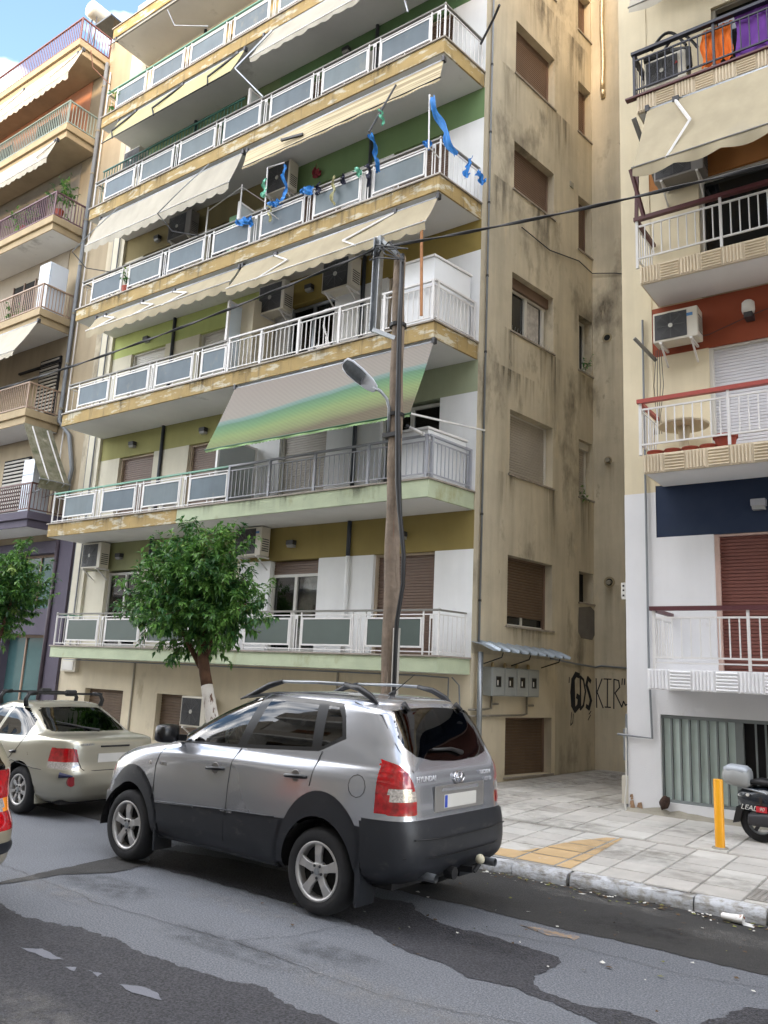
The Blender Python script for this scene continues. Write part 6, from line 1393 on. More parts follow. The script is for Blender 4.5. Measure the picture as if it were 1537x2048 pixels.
def wheel(car, x, y, r, rr_, wd, spokes=5, sw=0.085):
    sg = 1 if y > 0 else -1
    prof = [(rr_, -wd / 2 + 0.01), (rr_ + 0.02, -wd / 2), (r * 0.90, -wd / 2 - 0.004), (r * 0.965, -wd / 2 + 0.018), (r, -wd / 2 + 0.045), (r + 0.001, 0), (r, wd / 2 - 0.045), (r * 0.965, wd / 2 - 0.018), (r * 0.90, wd / 2 + 0.004), (rr_ + 0.02, wd / 2), (rr_, wd / 2 - 0.01)]
    yc = y - sg * wd / 2
    t = MB().lathe(prof, 44, (x, yc, r), 'y').build('wheel', m_rub, car, local=True, smooth=True)
    o = sg * (wd / 2)
    MB().lathe([(rr_ + 0.004, o * 0.96), (rr_ - 0.004, o * 1.0), (rr_ - 0.018, o * 0.97), (rr_ - 0.026, o * 0.80), (rr_ - 0.032, -o * 0.6)], 44, (x, yc, r), 'y').build('rim', m_alloy, t, local=True, smooth=True)
    sp = MB()
    yo = yc + o * 0.90; yi = yc + o * 0.60
    for k in range(spokes):
        a = math.pi / 2 + 2 * math.pi * k / spokes; ca, sa2 = math.cos(a), math.sin(a)
        def pt(rad, off, yy): return (x + rad * ca - off * sa2, yy, r + rad * sa2 + off * ca)
        w0, w1 = sw * 0.42, sw * 0.55
        P = [pt(0.03, -w0, yo - sg * 0.012), pt(0.03, w0, yo - sg * 0.012), pt(rr_ * 0.55, w0 * 0.9, yo), pt(rr_ - 0.02, w1, yo - sg * 0.004), pt(rr_ - 0.02, -w1, yo - sg * 0.004), pt(rr_ * 0.55, -w0 * 0.9, yo)]
        Q = [Vector(p) for p in P]; Q2 = [Vector((p.x + 0, yi, p.z)) for p in Q]
        sp.add(Q + Q2, [tuple(range(6)), tuple(reversed(range(6, 12)))] + [(i, (i + 1) % 6, 6 + (i + 1) % 6, 6 + i) for i in range(6)])
    sp.lathe([(0.001, 0), (0.06, 0), (0.075, -sg * 0.01), (0.075, -sg * 0.05)], 20, (x, yo - sg * 0.002, r), 'y')
    sp.build('spokes', m_alloy, t, local=True, bevel=0.006)
    MB().lathe([(0.001, 0), (rr_ - 0.03, 0)], 28, (x, yc + o * 0.25, r), 'y').build('brake_disc', m_inner, t, local=True)
    lg = MB()
    for k in range(5):
        a = math.pi / 2 + math.pi / 5 + 2 * math.pi * k / 5; lg.lathe([(0.001, sg * 0.006), (0.012, sg * 0.004), (0.012, -sg * 0.01)], 8, (x + 0.052 * math.cos(a), yo + sg * 0.001, r + 0.052 * math.sin(a)), 'y')
    lg.build('lug_nuts', m_dark, t, local=True)
    MB().lathe([(0.001, sg * 0.008), (0.028, sg * 0.006), (0.028, 0)], 16, (x, yo + sg * 0.001, r), 'y').build('hub_cap', m_galv, t, local=True)
def well(car, x, r, y0, y1):
    for sg in (1, -1):
        n = 16; rows = [[(x + r * math.cos(math.pi * k / n), sg * yy, 0.30 + r * math.sin(math.pi * k / n)) for k in range(n + 1)] for yy in (y0, y1)]
        rows.append([(x + 0.001 * math.cos(math.pi * k / n), sg * y0, 0.30) for k in range(n + 1)]) if False else None
        MB().grid([r_ for r_ in rows if r_]).build('wheel_well', m_inner, car, local=True)
m_silver = M('silver_paint', c(180, 182, 188), 0.24, metal=0.70, var=0.02, coat=1.0)
m_clad = M('black_cladding', c(34, 36, 41), 0.42, var=0.12, vs=3, stain=[(c(74, 72, 70), 0.58, 0.8, 5.0, (1, 1, 2))])
m_trim = M('window_trim', c(18, 18, 20), 0.3, var=0.0)
g_front = GLASS('car_glass_clear', (0.62, 0.68, 0.64)); g_tint = GLASS('car_glass_tinted', (0.05, 0.055, 0.06))
m_red = M('lamp_red', c(158, 10, 18), 0.12, var=0.55, vs=16, coat=1.0); m_clr = M('lamp_clear', c(196, 190, 186), 0.15, metal=0.5, var=0.5, vs=60, coat=1.0); m_amb = M('lamp_amber', c(240, 140, 30), 0.15, var=0.1, coat=1.0)
m_seatc = M('car_seat', c(40, 39, 39), 0.9); m_chrome = M('chrome', c(210, 210, 214), 0.12, metal=1.0, var=0.0)
def interior(car, xr, xf, w_, zf, zb, zt, sx):
    i = MB(); i.box(xr, xf, -w_, w_, zf, zf + 0.05); i.build('cabin_floor', m_inner, car, local=True)
    for (x, y) in ((sx, 0.36), (sx, -0.36), (sx - 0.95, 0.36), (sx - 0.95, -0.36)):
        s_ = MB(); s_.box(x - 0.25, x + 0.28, y - 0.25, y + 0.25, zf + 0.2, zb - 0.30); s_ = s_.build('car_seat', m_seatc, car, local=True, bevel=0.04)
        b = MB(); b.prism([(x - 0.22, y - 0.24, zb - 0.30), (x - 0.06, y - 0.24, zb - 0.30), (x - 0.26, y - 0.22, zb + 0.22), (x - 0.38, y - 0.22, zb + 0.20)], (0, 0.46, 0)); b.build('seat_back', m_seatc, s_, local=True, bevel=0.03)
        b = MB(); b.prism([(x - 0.38, y - 0.12, zb + 0.25), (x - 0.29, y - 0.12, zb + 0.25), (x - 0.32, y - 0.12, zb + 0.42), (x - 0.40, y - 0.12, zb + 0.40)], (0, 0.24, 0)); b.build('headrest', m_seatc, s_, local=True, bevel=0.02)
    d = MB(); d.prism([(xf - 0.45, -w_, zb - 0.35), (xf - 0.05, -w_, zb - 0.35), (xf - 0.02, -w_, zb - 0.08), (xf - 0.40, -w_, zb - 0.04)], (0, 2 * w_, 0)); d.build('dashboard', m_black, car, local=True)
    t = MB(); C_ = Vector((xf - 0.62, 0.37, zb + 0.02)); ax = Vector((-0.9, 0, 0.42)).normalized(); u = Vector((0, 1, 0)); v = ax.cross(u)
    t.tube([C_ + (u * math.cos(a) + v * math.sin(a)) * 0.19 for a in [2 * math.pi * k / 24 for k in range(25)]], 0.016, 8); t.bar(C_ - v * 0.18, C_ + v * 0.02, 0.05); t.bar(C_ - u * 0.18, C_ + u * 0.18, 0.04); t.build('steering_wheel', m_black, car, local=True, smooth=False)

def make_suv():
    car = thing('suv_car', 'silver sport utility car with black lower cladding parked at the kerb', 'car', (-4.56, 6.49, 0.009), 3.1107)
    LV = [(0.31, 0.80, -0.68, 0.34, 3.26, 0.30, 9, 5), (0.36, 0.865, -0.78, 0.39, 3.36, 0.36, 9, 5), (0.46, 0.90, -0.855, 0.47, 3.42, 0.46, 9, 4.6), (0.60, 0.908, -0.875, 0.60, 3.44, 0.60, 9, 4.4), (0.74, 0.910, -0.865, 0.74, 3.43, 0.73, 9, 4.2), (0.86, 0.910, -0.835, 0.86, 3.40, 0.84, 9, 4.2),
          (0.98, 0.908, -0.825, 0.98, 3.34, 0.94, 9, 4.2), (1.08, 0.905, -0.815, 1.08, 3.20, 1.03, 9, 4.2), (1.14, 0.896, -0.805, 1.14, 2.95, 1.11, 9, 4.6), (1.19, 0.874, -0.795, 1.20, 2.62, 1.17, 9, 5.5), (1.232, 0.852, -0.785, 1.235, 2.34, 1.215, 9, 6), (1.27, 0.842, -0.772, 1.27, 2.22, 1.25, 9, 5.5), (1.40, 0.812, -0.715, 1.40, 1.98, 1.39, 7.5, 5),
          (1.54, 0.768, -0.640, 1.54, 1.69, 1.54, 7.5, 4.6), (1.66, 0.722, -0.555, 1.66, 1.38, 1.665, 7.5, 4.4), (1.725, 0.685, -0.500, 1.725, 1.18, 1.73, 4.2, 4.2), (1.765, 0.635, -0.47, 1.755, 1.02, 1.768, 4.2, 4), (1.79, 0.55, -0.38, 1.782, 0.86, 1.79, 4, 4), (1.805, 0.38, -0.15, 1.800, 0.62, 1.805, 4, 4), (1.812, 0.15, 0.10, 1.81, 0.40, 1.812, 3, 3), (1.813, 0.01, 0.24, 1.813, 0.27, 1.813, 2, 2)]
    B = Body(LV)
    wf = [(2.00, 1.25), (1.88, 1.41), (1.70, 1.555), (1.48, 1.66), (1.22, 1.705), (0.975, 1.712), (1.12, 1.275)]
    wr_ = [(1.00, 1.29), (0.85, 1.712), (0.24, 1.695), (0.19, 1.335)]
    wq = [(0.12, 1.695), (0.0, 1.685), (-0.07, 1.60), (-0.125, 1.45), (0.08, 1.34)]
    trim = [(2.14, 1.225), (1.93, 1.43), (1.73, 1.585), (1.49, 1.695), (1.2, 1.745), (0.9, 1.752), (0.2, 1.735), (-0.04, 1.72), (-0.11, 1.61), (-0.175, 1.43), (0.10, 1.305), (1.0, 1.255)]
    rg = [(0.0, 1.715), (0.40, 1.705), (0.58, 1.685), (0.63, 1.60), (0.665, 1.48), (0.645, 1.39), (0.56, 1.325), (0.36, 1.285), (0.0, 1.268)]
    cl = [(2.30, 0.62), (1.15, 0.69), (0.30, 0.72)]
    ai = [(0.02, oval(2.63, 0.335, 0.405, 0.445)), (0.0, oval(0.0, 0.335, 0.405, 0.455))]
    aof, aor = oval(2.63, 0.335, 0.50, 0.62), oval(-0.01, 0.335, 0.50, 0.66)
    aif, air = ai[0][1], ai[1][1]
    lampz = [(0.885, 0.585), (1.00, 0.575), (1.12, 0.60), (1.20, 0.64), (1.27, 0.72), (1.31, 0.86)]
    lamp_p = [(0.63, 0.875), (0.635, 1.02), (0.66, 1.12), (0.70, 1.20), (0.75, 1.26), (0.82, 1.31), (0.95, 1.31), (0.95, 0.875)]
    bump_top = 0.845
    B.snap([('side', aif), ('side', air), ('side', wf), ('side', wr_), ('side', wq), ('side', trim), ('side', aof), ('side', aor), ('side', [(2.3, 0.62), (1.15, 0.69), (0.3, 0.72), (1.15, 0.69)]), ('side', [(-0.56, 0.86), (-0.575, 1.30), (-0.56, 0.86)]), ('rear', rg), ('rear', lamp_p)])
    def clz(x): return 0.62 + (2.30 - x) * 0.05
    def cls(p, n):
        x, y, z = p.x, abs(p.y), p.z
        if abs(n.y) > 0.35 and x > -0.5 and x < 3.2:
            if inpoly(x, z, aif) or inpoly(x, z, air): return None
        sd_ = abs(n.y) > 0.45
        if sd_ and 1.2 < z < 1.76:
            if inpoly(x, z, wf): return 'wf%d' % (p.y > 0)
            if inpoly(x, z, wr_): return 'wr%d' % (p.y > 0)
            if inpoly(x, z, wq): return 'wq%d' % (p.y > 0)
            if inpoly(x, z, trim): return 'trim%d' % (p.y > 0)
        if n.x > 0.12 and z > 1.262 and z < 1.735 and y < 0.80 - (z - 1.25) * 0.42 and x > 1.1: return 'wind'
        if n.x < -0.03 and x < -0.25 and inpoly(y, z, rg): return 'rg'
        if x < -0.565 and 0.875 < z < 1.31 and inpoly(y, z, lamp_p): return ('lamp%d' if not (0.99 < z < 1.07 and y < 0.835 and p.x < -0.66) else 'lens%d') % (p.y > 0)
        if x < -0.44 and z < bump_top: return 'bump'
        if x > 2.98 and z < 0.62: return 'fbump'
        if (x > 2.1 and inpoly(x, z, aof)) or (x < 0.6 and x > -0.6 and inpoly(x, z, aor)): return 'flare%d%d' % (x > 1, p.y > 0)
        if z < clz(x) and x < 2.7: return 'clad%d' % (p.y > 0)
        if x > 3.0 and 0.80 < z < 0.99 and y > 0.42: return 'head'
        if sd_ and 1.13 < x < 2.24 and z < 1.25: return 'd1%d' % (p.y > 0)
        if sd_ and 0.08 < x <= 1.13 and z < 1.30 : return 'd2%d' % (p.y > 0)
        if n.x < -0.3 and y < 0.66 and z < 1.72 and x < -0.42: return 'gate'
        return 'body'
    B.split(cls)
    B.push({'flare00', 'flare01', 'flare10', 'flare11', 'clad0', 'clad1'}, 0.020); B.push({'bump', 'fbump'}, 0.018); B.push({'lamp0', 'lamp1', 'lens0', 'lens1'}, 0.006)
    B.emit('body', 'body_shell', m_silver, car)
    for k in (1, 0):
        d1 = B.emit('d1%d' % k, 'front_door', m_silver, car); d2 = B.emit('d2%d' % k, 'rear_door', m_silver, car)
        B.emit('wf%d' % k, 'front_window', g_front, d1); B.emit('wr%d' % k, 'rear_window', g_tint, d2); B.emit('wq%d' % k, 'quarter_window', g_tint, car)
        l_ = B.emit('lamp%d' % k, 'tail_lamp', m_red, car); B.emit('lens%d' % k, 'clear_lens', m_clr, l_)
        if k:
            for nm, par, x0, x1, zz in (('door_handle', d1, 1.46, 1.21, 1.045), ('door_handle', d2, 0.43, 0.16, 1.085)):
                yy = B.yat((x0 + x1) / 2, zz); h = MB(); h.tube([(x0, yy - 0.005, zz - 0.01), (x0 - 0.04, yy + 0.03, zz - 0.003), (x1 + 0.04, yy + 0.03, zz + 0.003), (x1, yy - 0.005, zz)], [0.012, 0.017, 0.017, 0.012], 8); h.build(nm, m_trim, par, local=True, smooth=True)
                MB().lathe([(0.001, 0.002), (0.05, 0.002), (0.055, -0.004)], 18, ((x0 + x1) / 2, yy, zz), 'y').build('handle_cup', M('silver_shade', c(120, 118, 116), 0.4, metal=0.6, var=0.0), par, local=True)
    [B.emit('trim%d' % a_, 'window_trim', m_trim, car) for a_ in (0, 1)]; B.emit('wind', 'windscreen', g_front, car); tg_ = B.emit('gate', 'tailgate', m_silver, car)
    B.emit('rg', 'rear_window', GLASS('car_glass_rear', (0.06, 0.065, 0.07)), tg_); B.emit('head', 'headlamp', m_clr, car)
    [B.emit('flare%d%d' % (a_, b_), 'wheel_arch_flare', m_clad, car) for a_ in (0, 1) for b_ in (0, 1)]; [B.emit('clad%d' % a_, 'lower_cladding', m_clad, car) for a_ in (0, 1)]; B.emit('bump', 'rear_bumper', m_clad, car); B.emit('fbump', 'front_bumper', m_clad, car)
    for nm, P in (('door_gap', [(2.08, 1.22), (2.20, 1.10), (2.235, 0.98), (2.235, 0.66)]), ('door_gap', [(1.05, 1.26), (1.12, 1.12), (1.14, 0.9), (1.145, 0.70), (1.14, 0.42)]), ('door_gap', [(0.06, 1.31), (0.10, 1.16), (0.125, 1.02)]), ('cladding_edge', [(2.16, 0.645), (1.15, 0.695), (0.50, 0.72)]), ('flap_gap', [(-0.385 + 0.085 * math.cos(a), 1.075 + 0.09 * math.sin(a)) for a in [2 * math.pi * k / 12 for k in range(13)]])):
        gapline(B, P, nm, car, 0.005 if nm != 'flap_gap' else 0.0035, mat=m_clad if nm == 'cladding_edge' else m_black, n=6 if nm != 'flap_gap' else 2, out=0.018 if nm == 'cladding_edge' else 0.0)
    # tailgate seams: from the roof corner down beside the lamp
    def rearline(P, nm, r, mat=m_black, par=car, out=0.0): return MB().tube([Vector((B.xat(y, z) - out, y, z)) for y, z in P], r, 5).build(nm, mat, par, local=True, smooth=True)
    for sg in (1, -1): rearline([(sg * 0.66, 1.74), (sg * 0.685, 1.64), (sg * 0.70, 1.5), (sg * 0.70, 1.38), (sg * 0.69, 1.30), (sg * 0.645, 1.205)], 'tailgate_gap', 0.005)
    # plate recess, plate, badges
    def plateq(y0, y1, z0, z1, off, nm, mat, par, th=0.01):
        xm = min(B.xat(0.0, z0), B.xat(0.0, z1)); b = MB(); b.box(xm - off - th, xm - off, y0, y1, z0, z1); return b.build(nm, mat, par, local=True, bevel=0.004)
    pr = plateq(-0.40, 0.40, 0.875, 1.085, 0.000, 'plate_recess', M('silver_paint2', c(150, 148, 146), 0.35, metal=0.6, var=0.02, coat=0.8), tg_, 0.008)
    np_ = plateq(-0.26, 0.26, 0.90, 1.01, 0.009, 'number_plate', m_whitesh, tg_, 0.006); plateq(0.215, 0.255, 0.905, 1.005, 0.0155, 'blue_strip', M('plate_blue', c(40, 70, 170), 0.5), np_, 0.001)
    plateq(-0.30, 0.30, 1.035, 1.065, 0.009, 'plate_lamp_bar', m_silver, tg_, 0.016)
    def rtext(t_, y, z, s_, nm): 
        an_ = math.atan2(B.xat(y + 0.08, z) - B.xat(y - 0.08, z), 0.16)
        mt = Matrix.Translation((B.xat(y, z) - 0.012, y, z)) @ Matrix.Rotation(R(-90) - an_, 4, 'Z') @ Matrix.Rotation(R(90), 4, 'X')
        return text(t_, s_, M('badge_silver', c(222, 222, 226), 0.35, metal=0.4, var=0.0), tg_, mt, nm, 0.004, local=True)
    rtext('HYUNDAI', 0.50, 1.15, 0.062, 'lettering'); rtext('TUCSON', -0.45, 1.155, 0.05, 'lettering'); rtext('CRTD', -0.50, 1.095, 0.045, 'lettering')
    em = MB(); xe = B.xat(0, 1.13) - 0.012
    em.tube([(xe, 0.085 * math.cos(a), 1.135 + 0.05 * math.sin(a)) for a in [2 * math.pi * k / 28 for k in range(29)]], 0.008, 6); em.bar((xe, 0.055, 1.105), (xe, 0.03, 1.17), 0.016); em.bar((xe, -0.025, 1.10), (xe, -0.05, 1.165), 0.016); em.bar((xe, 0.042, 1.128), (xe, -0.036, 1.142), 0.014); em.build('emblem', m_chrome, tg_, local=True, smooth=True)
    MB().tube([(B.xat(-0.1, 1.33) - 0.02, -0.12, 1.335), (B.xat(0.05, 1.37) - 0.03, 0.05, 1.372), (B.xat(0.32, 1.37) - 0.03, 0.34, 1.375)], [0.022, 0.016, 0.012], 8).build('rear_wiper', m_black, tg_, local=True, smooth=True)
    for y in (0.42, -0.42): MB().tube([(B.xat(y, 1.71) - 0.0, y, 1.745), (B.xat(y, 1.68) - 0.018, y * 1.03, 1.69)], [0.026, 0.02], 8).build('hinge_cover', m_black, tg_, local=True, smooth=True)
    # roof rails
    for sg in (1, -1):
        y = 0.575 * sg
        MB().tube([(0.85, y, 1.878), (0.4, y, 1.888), (0.05, y * 1.01, 1.885)], 0.016, 10).build('roof_rail', m_galv, car, local=True, smooth=True)
        for P, rs in (([(1.42, y * 0.99, 1.685), (1.22, y, 1.75), (1.02, y, 1.835), (0.84, y, 1.878)], [0.008, 0.026, 0.03, 0.021]), ([(0.06, y * 1.01, 1.885), (-0.12, y * 1.02, 1.855), (-0.26, y * 1.04, 1.79), (-0.34, y * 1.04, 1.735)], [0.021, 0.03, 0.03, 0.012])):
            MB().tube(P, rs, 10).build('rail_foot', m_clad, car, local=True, smooth=True)
        MB().tube([(1.3, y * 1.0, 1.715), (0.9, y, 1.765), (0.4, y, 1.785), (0.0, y * 1.0, 1.775), (-0.3, y * 1.03, 1.735)], 0.016, 8).build('roof_moulding', m_clad, car, local=True, smooth=True)
    an = MB(); an.tube([(-0.06, 0.03, 1.80), (-0.10, 0.03, 1.84)], [0.035, 0.012], 10); an.tube([(-0.09, 0.03, 1.83), (-0.30, 0.0, 2.0)], [0.006, 0.003], 6); an.build('antenna', m_black, car, local=True, smooth=True)
    # mirror
    for sg in (1, -1):
        yb2 = 0.83 * sg
        mi = MB(); rows = []
        for (y, hz, hx) in ((0.87, 0.06, 0.04), (0.885, 0.085, 0.07), (0.97, 0.092, 0.085), (1.06, 0.085, 0.08), (1.085, 0.07, 0.06), (1.09, 0.01, 0.01)):
            rows.append([(1.97 + hx * math.copysign(abs(math.cos(a)) ** 0.5, math.cos(a)) + 0.03, y * sg, 1.315 + hz * math.copysign(abs(math.sin(a)) ** 0.5, math.sin(a))) for a in [2 * math.pi * k / 16 for k in range(17)]])
        mi.grid(rows); mi = mi.build('wing_mirror', m_trim, car, local=True, smooth=True)
        MB().bar((1.96, 0.80 * sg, 1.27), (1.96, 0.90 * sg, 1.28), 0.09, 0.06).build('mirror_stalk', m_trim, mi, local=True)
    MB().lathe([(0.001, 0.006), (0.018, 0.005), (0.02, -0.004)], 12, (2.335, B.yat(2.335, 1.0), 1.0), 'y').build('side_repeater', m_clr, car, local=True)
    mt = Matrix.Translation((2.12, B.yat(2.12, 1.01) + 0.004, 1.01)) @ Matrix.Rotation(R(180), 4, 'Z') @ Matrix.Rotation(R(90), 4, 'X'); text('CRDi', 0.05, m_chrome, car, mt, 'lettering', 0.003, local=True)
    # under parts
    u = MB(); u.box(-0.66, 3.2, -0.72, 0.72, 0.29, 0.34); u.build('underbody', m_inner, car, local=True); [MB().box(0.5, 2.15, min(0.76 * q, 0.86 * q), max(0.76 * q, 0.86 * q), 0.30, 0.40).build('sill', m_clad, car, local=True, bevel=0.02) for q in (1, -1)]
    for x in (0, 2.63): well(car, x, 0.46, 0.50, 0.885)
    for y, x in ((0.50, -0.80), (-0.42, -0.82)): MB().lathe([(0.034, -0.14), (0.036, 0.10), (0.030, 0.10), (0.028, -0.14)], 14, (x, y, 0.395), 'x').build('exhaust_tip', m_galv, car, local=True, smooth=True)
    tw = MB(); tw.bar((-0.70, -0.10, 0.36), (-0.93, -0.10, 0.38), 0.05); tw.bar((-0.93, -0.10, 0.36), (-0.95, -0.16, 0.42), 0.03); tw.build('tow_bar', m_black, car, local=True)
    tb_ = MB(); rows = [[(-0.95 + 0.042 * math.sin(th) * math.cos(ph), -0.17 + 0.042 * math.sin(th) * math.sin(ph), 0.455 + 0.042 * math.cos(th)) for ph in [2 * math.pi * k / 14 for k in range(15)]] for th in [math.pi * k / 8 for k in range(9)]]; tb_.grid(rows); tb_.build('tow_ball', M('ball_cover', c(190, 184, 160), 0.6), car, local=True, smooth=True)
    MB().lathe([(0.001, -0.03), (0.05, -0.03), (0.055, 0.05)], 14, (-0.86, 0.14, 0.375), 'x').build('tow_socket', m_black, car, local=True)
    for sg in (1, -1):
        MB().prism([(-0.43, 0.66 * sg, 0.66), (-0.47, 0.66 * sg, 0.36), (-0.44, 0.66 * sg, 0.15), (-0.42, 0.66 * sg, 0.15), (-0.405, 0.66 * sg, 0.66)], (0, 0.235 * sg, 0)).build('mud_flap', m_clad, car, local=True); MB().prism([(2.17, 0.68 * sg, 0.55), (2.14, 0.68 * sg, 0.18), (2.16, 0.68 * sg, 0.18), (2.20, 0.68 * sg, 0.55)], (0, 0.22 * sg, 0)).build('mud_flap', m_clad, car, local=True)
    rearline([(0.80, 0.565), (0.5, 0.545), (0, 0.54), (-0.5, 0.545), (-0.80, 0.565)], 'bumper_crease', 0.005, m_trim, car, 0.016)
    rearline([(0.72, 0.70), (0.4, 0.685), (0, 0.68), (-0.4, 0.685), (-0.72, 0.70)], 'bumper_crease', 0.006, m_black, car, 0.016)
    for x in (0.0, 2.63):
        for sg in (1, -1): wheel(car, x, 0.895 * sg, 0.348, 0.235, 0.225)
    interior(car, -0.5, 2.2, 0.70, 0.42, 1.22, 1.7, 1.25)
    MB().prism([(1.72, 0.2, 1.25), (1.72, 0.45, 1.25), (1.60, 0.40, 1.42), (1.62, 0.22, 1.40)], (0.004, 0, 0)).build('paper_sheet', m_whitesh, car, local=True)
make_suv()

def make_sedan():
    car = thing('sedan_car', 'champagne saloon car with a black roof rack parked in front of the silver car', 'car', (-10.32, 7.14, 0.004), R(179.2))
    LV = [(0.20, 0.74, -0.78, 0.22, 3.06, 0.20, 6.5, 5), (0.27, 0.80, -0.86, 0.28, 3.18, 0.26, 6.5, 4.6), (0.42, 0.832, -0.92, 0.42, 3.26, 0.40, 6.5, 4.4), (0.56, 0.838, -0.925, 0.56, 3.26, 0.52, 6.5, 4.2), (0.68, 0.835, -0.885, 0.68, 3.20, 0.62, 6.5, 4.2), (0.79, 0.825, -0.872, 0.81, 3.08, 0.71, 6.5, 4.2), (0.86, 0.812, -0.858, 0.92, 2.84, 0.79, 6.5, 4.6), (0.905, 0.795, -0.815, 0.985, 2.45, 0.865, 6.5, 5.5), (0.935, 0.778, -0.62, 1.012, 2.10, 0.925, 6.5, 6), (0.96, 0.762, -0.34, 1.03, 1.86, 0.975, 6.5, 5.5), (1.06, 0.728, -0.16, 1.10, 1.70, 1.07, 6.5, 5), (1.20, 0.680, 0.07, 1.22, 1.43, 1.215, 6.5, 4.6), (1.31, 0.635, 0.26, 1.325, 1.20, 1.32, 4.6, 4.4), (1.375, 0.585, 0.37, 1.38, 1.04, 1.38, 4.4, 4.2), (1.402, 0.48, 0.47, 1.403, 0.92, 1.405, 4, 4), (1.412, 0.28, 0.58, 1.412, 0.80, 1.413, 3.5, 3.5), (1.415, 0.01, 0.68, 1.415, 0.70, 1.415, 2, 2)]
    B = Body(LV, N=200, step=0.024)
    w1 = [(0.78, 0.955), (0.63, 1.325), (0.26, 1.325), (0.10, 1.25), (0.02, 1.12), (0.03, 0.985)]; w2 = [(0.86, 0.955), (0.70, 1.325), (1.08, 1.29), (1.40, 1.14), (1.66, 0.975)]
    aif, air = oval(2.44, 0.30, 0.36, 0.37), oval(0, 0.30, 0.36, 0.37)
    lp = [(0.50, 0.625), (0.56, 0.875), (0.66, 0.885), (0.9, 0.87), (0.9, 0.625)]
    rgp = [(0.0, 1.345), (0.44, 1.335), (0.50, 1.30), (0.60, 1.08), (0.55, 1.05), (0.0, 1.045)]
    B.snap([('side', aif), ('side', air), ('side', w1), ('side', w2), ('rear', lp), ('rear', rgp)])
    def cls(p, n):
        x, y, z = p.x, abs(p.y), p.z
        if abs(n.y) > 0.35 and (inpoly(x, z, aif) or inpoly(x, z, air)): return None
        if abs(n.y) > 0.4 and z > 0.94:
            if inpoly(x, z, w1): return 'w1%d' % (p.y > 0)
            if inpoly(x, z, w2): return 'w2%d' % (p.y > 0)
        if n.x < -0.15 and x > -0.4 and inpoly(y, z, rgp): return 'rg'
        if n.x > 0.15 and z > 0.985 and z < 1.35 and y < 0.70 - (z - 0.98) * 0.45 and x > 1.1: return 'wind'
        if x < -0.58 and 0.625 < z < 0.885 and inpoly(y, z, lp): return ('lamp%d' if z > 0.725 else 'lens%d') % (p.y > 0)
        if x < -0.45 and z < 0.60: return 'bump'
        if x > 2.85 and z < 0.5: return 'bumpf'
        if n.x < -0.3 and y < 0.60 and z > 0.60 and z < 1.02 and x < -0.4: return 'boot'
        if x > 2.9 and 0.52 < z < 0.70 and y > 0.4: return 'lens2'
        return 'body'
    B.split(cls); B.push({'bump'}, 0.012); B.push({'lamp0', 'lamp1'}, 0.005)
    mp_ = M('champagne_paint', c(174, 170, 154), 0.32, metal=0.6, var=0.03, coat=1.0)
    B.emit('body', 'body_shell', mp_, car); B.emit('bump', 'rear_bumper', mp_, car); B.emit('bumpf', 'front_bumper', mp_, car); bt = B.emit('boot', 'boot_lid', mp_, car); B.emit('rg', 'rear_window', GLASS('car_glass_rear', (0.06, 0.065, 0.07)), car); B.emit('wind', 'windscreen', g_front, car); B.emit('lens2', 'headlamp', m_clr, car)
    for k in (1, 0):
        B.emit('w1%d' % k, 'rear_door_window', g_tint, car); B.emit('w2%d' % k, 'front_door_window', g_tint, car); l_ = B.emit('lamp%d' % k, 'tail_lamp', m_red, car); B.emit('lens%d' % k, 'clear_lens', m_clr, l_)
    for P in ([(0.80, 0.95), (0.80, 0.5), (0.80, 0.28)], [(0.03, 0.98), (0.10, 0.85), (0.30, 0.66), (0.36, 0.5)], [(0.42, 0.60), (0.2, 0.66), (-0.3, 0.605), (-0.55, 0.60)]): gapline(B, P, 'panel_gap', car, 0.004, n=6)
    MB().tube([(0.26, B.yat(0.25, 0.76) + 0.005, 0.765), (0.14, B.yat(0.14, 0.77) + 0.005, 0.775)], 0.02, 8).build('door_handle', m_trim, car, local=True, smooth=True)
    for P in ([(0.62, 0.88), (0.60, 0.62)], ): 
        for sg in (1, -1): MB().tube([Vector((B.xat(sg * y, z) - 0.001, sg * y, z)) for y, z in ((0.66, 0.985), (0.60, 0.88), (0.50, 0.64), (0.46, 0.605))], 0.004, 5).build('boot_gap', m_black, car, local=True)
    MB().tube([Vector((B.xat(y, 0.60) - 0.008, y, 0.603)) for y in (0.6, 0.3, 0, -0.3, -0.6)], 0.005, 5).build('boot_gap', m_black, car, local=True)
    xb = B.xat(0, 0.78); np_ = MB().box(xb - 0.012, xb - 0.004, -0.26, 0.26, 0.70, 0.81).build('number_plate', m_whitesh, car, local=True)
    mt = Matrix.Translation((B.xat(0.42, 0.93) - 0.004, 0.42, 0.925)) @ Matrix.Rotation(R(-90), 4, 'Z') @ Matrix.Rotation(R(90), 4, 'X'); text('HYUNDAI', 0.045, m_galv, bt, mt, 'lettering', 0.003, local=True)
    MB().tube([Vector((B.xat(y, 0.90) - 0.01, y, 0.90)) for y in (0.22, 0, -0.22)], 0.012, 6).build('boot_trim', m_black, bt, local=True)
    for y in (0.62, -0.62): MB().lathe([(0.001, 0), (0.06, 0), (0.06, 0.03)], 14, (B.xat(y, 0.48) - 0.014, y, 0.48), 'x').build('reflector', M('reflector_red', c(130, 24, 34), 0.3, coat=0.5), car, local=True).scale = (1, 1, 1)
    for z_, y in ((0.56, 0.74),): MB().tube([(B.xat(y, z_) - 0.015, y, z_), (B.xat(0.62, z_ - 0.01) - 0.015, 0.62, z_ - 0.015)], [0.035, 0.01], 8).build('bumper_scuff', M('scuff_navy', c(34, 38, 70), 0.6), car, local=True)
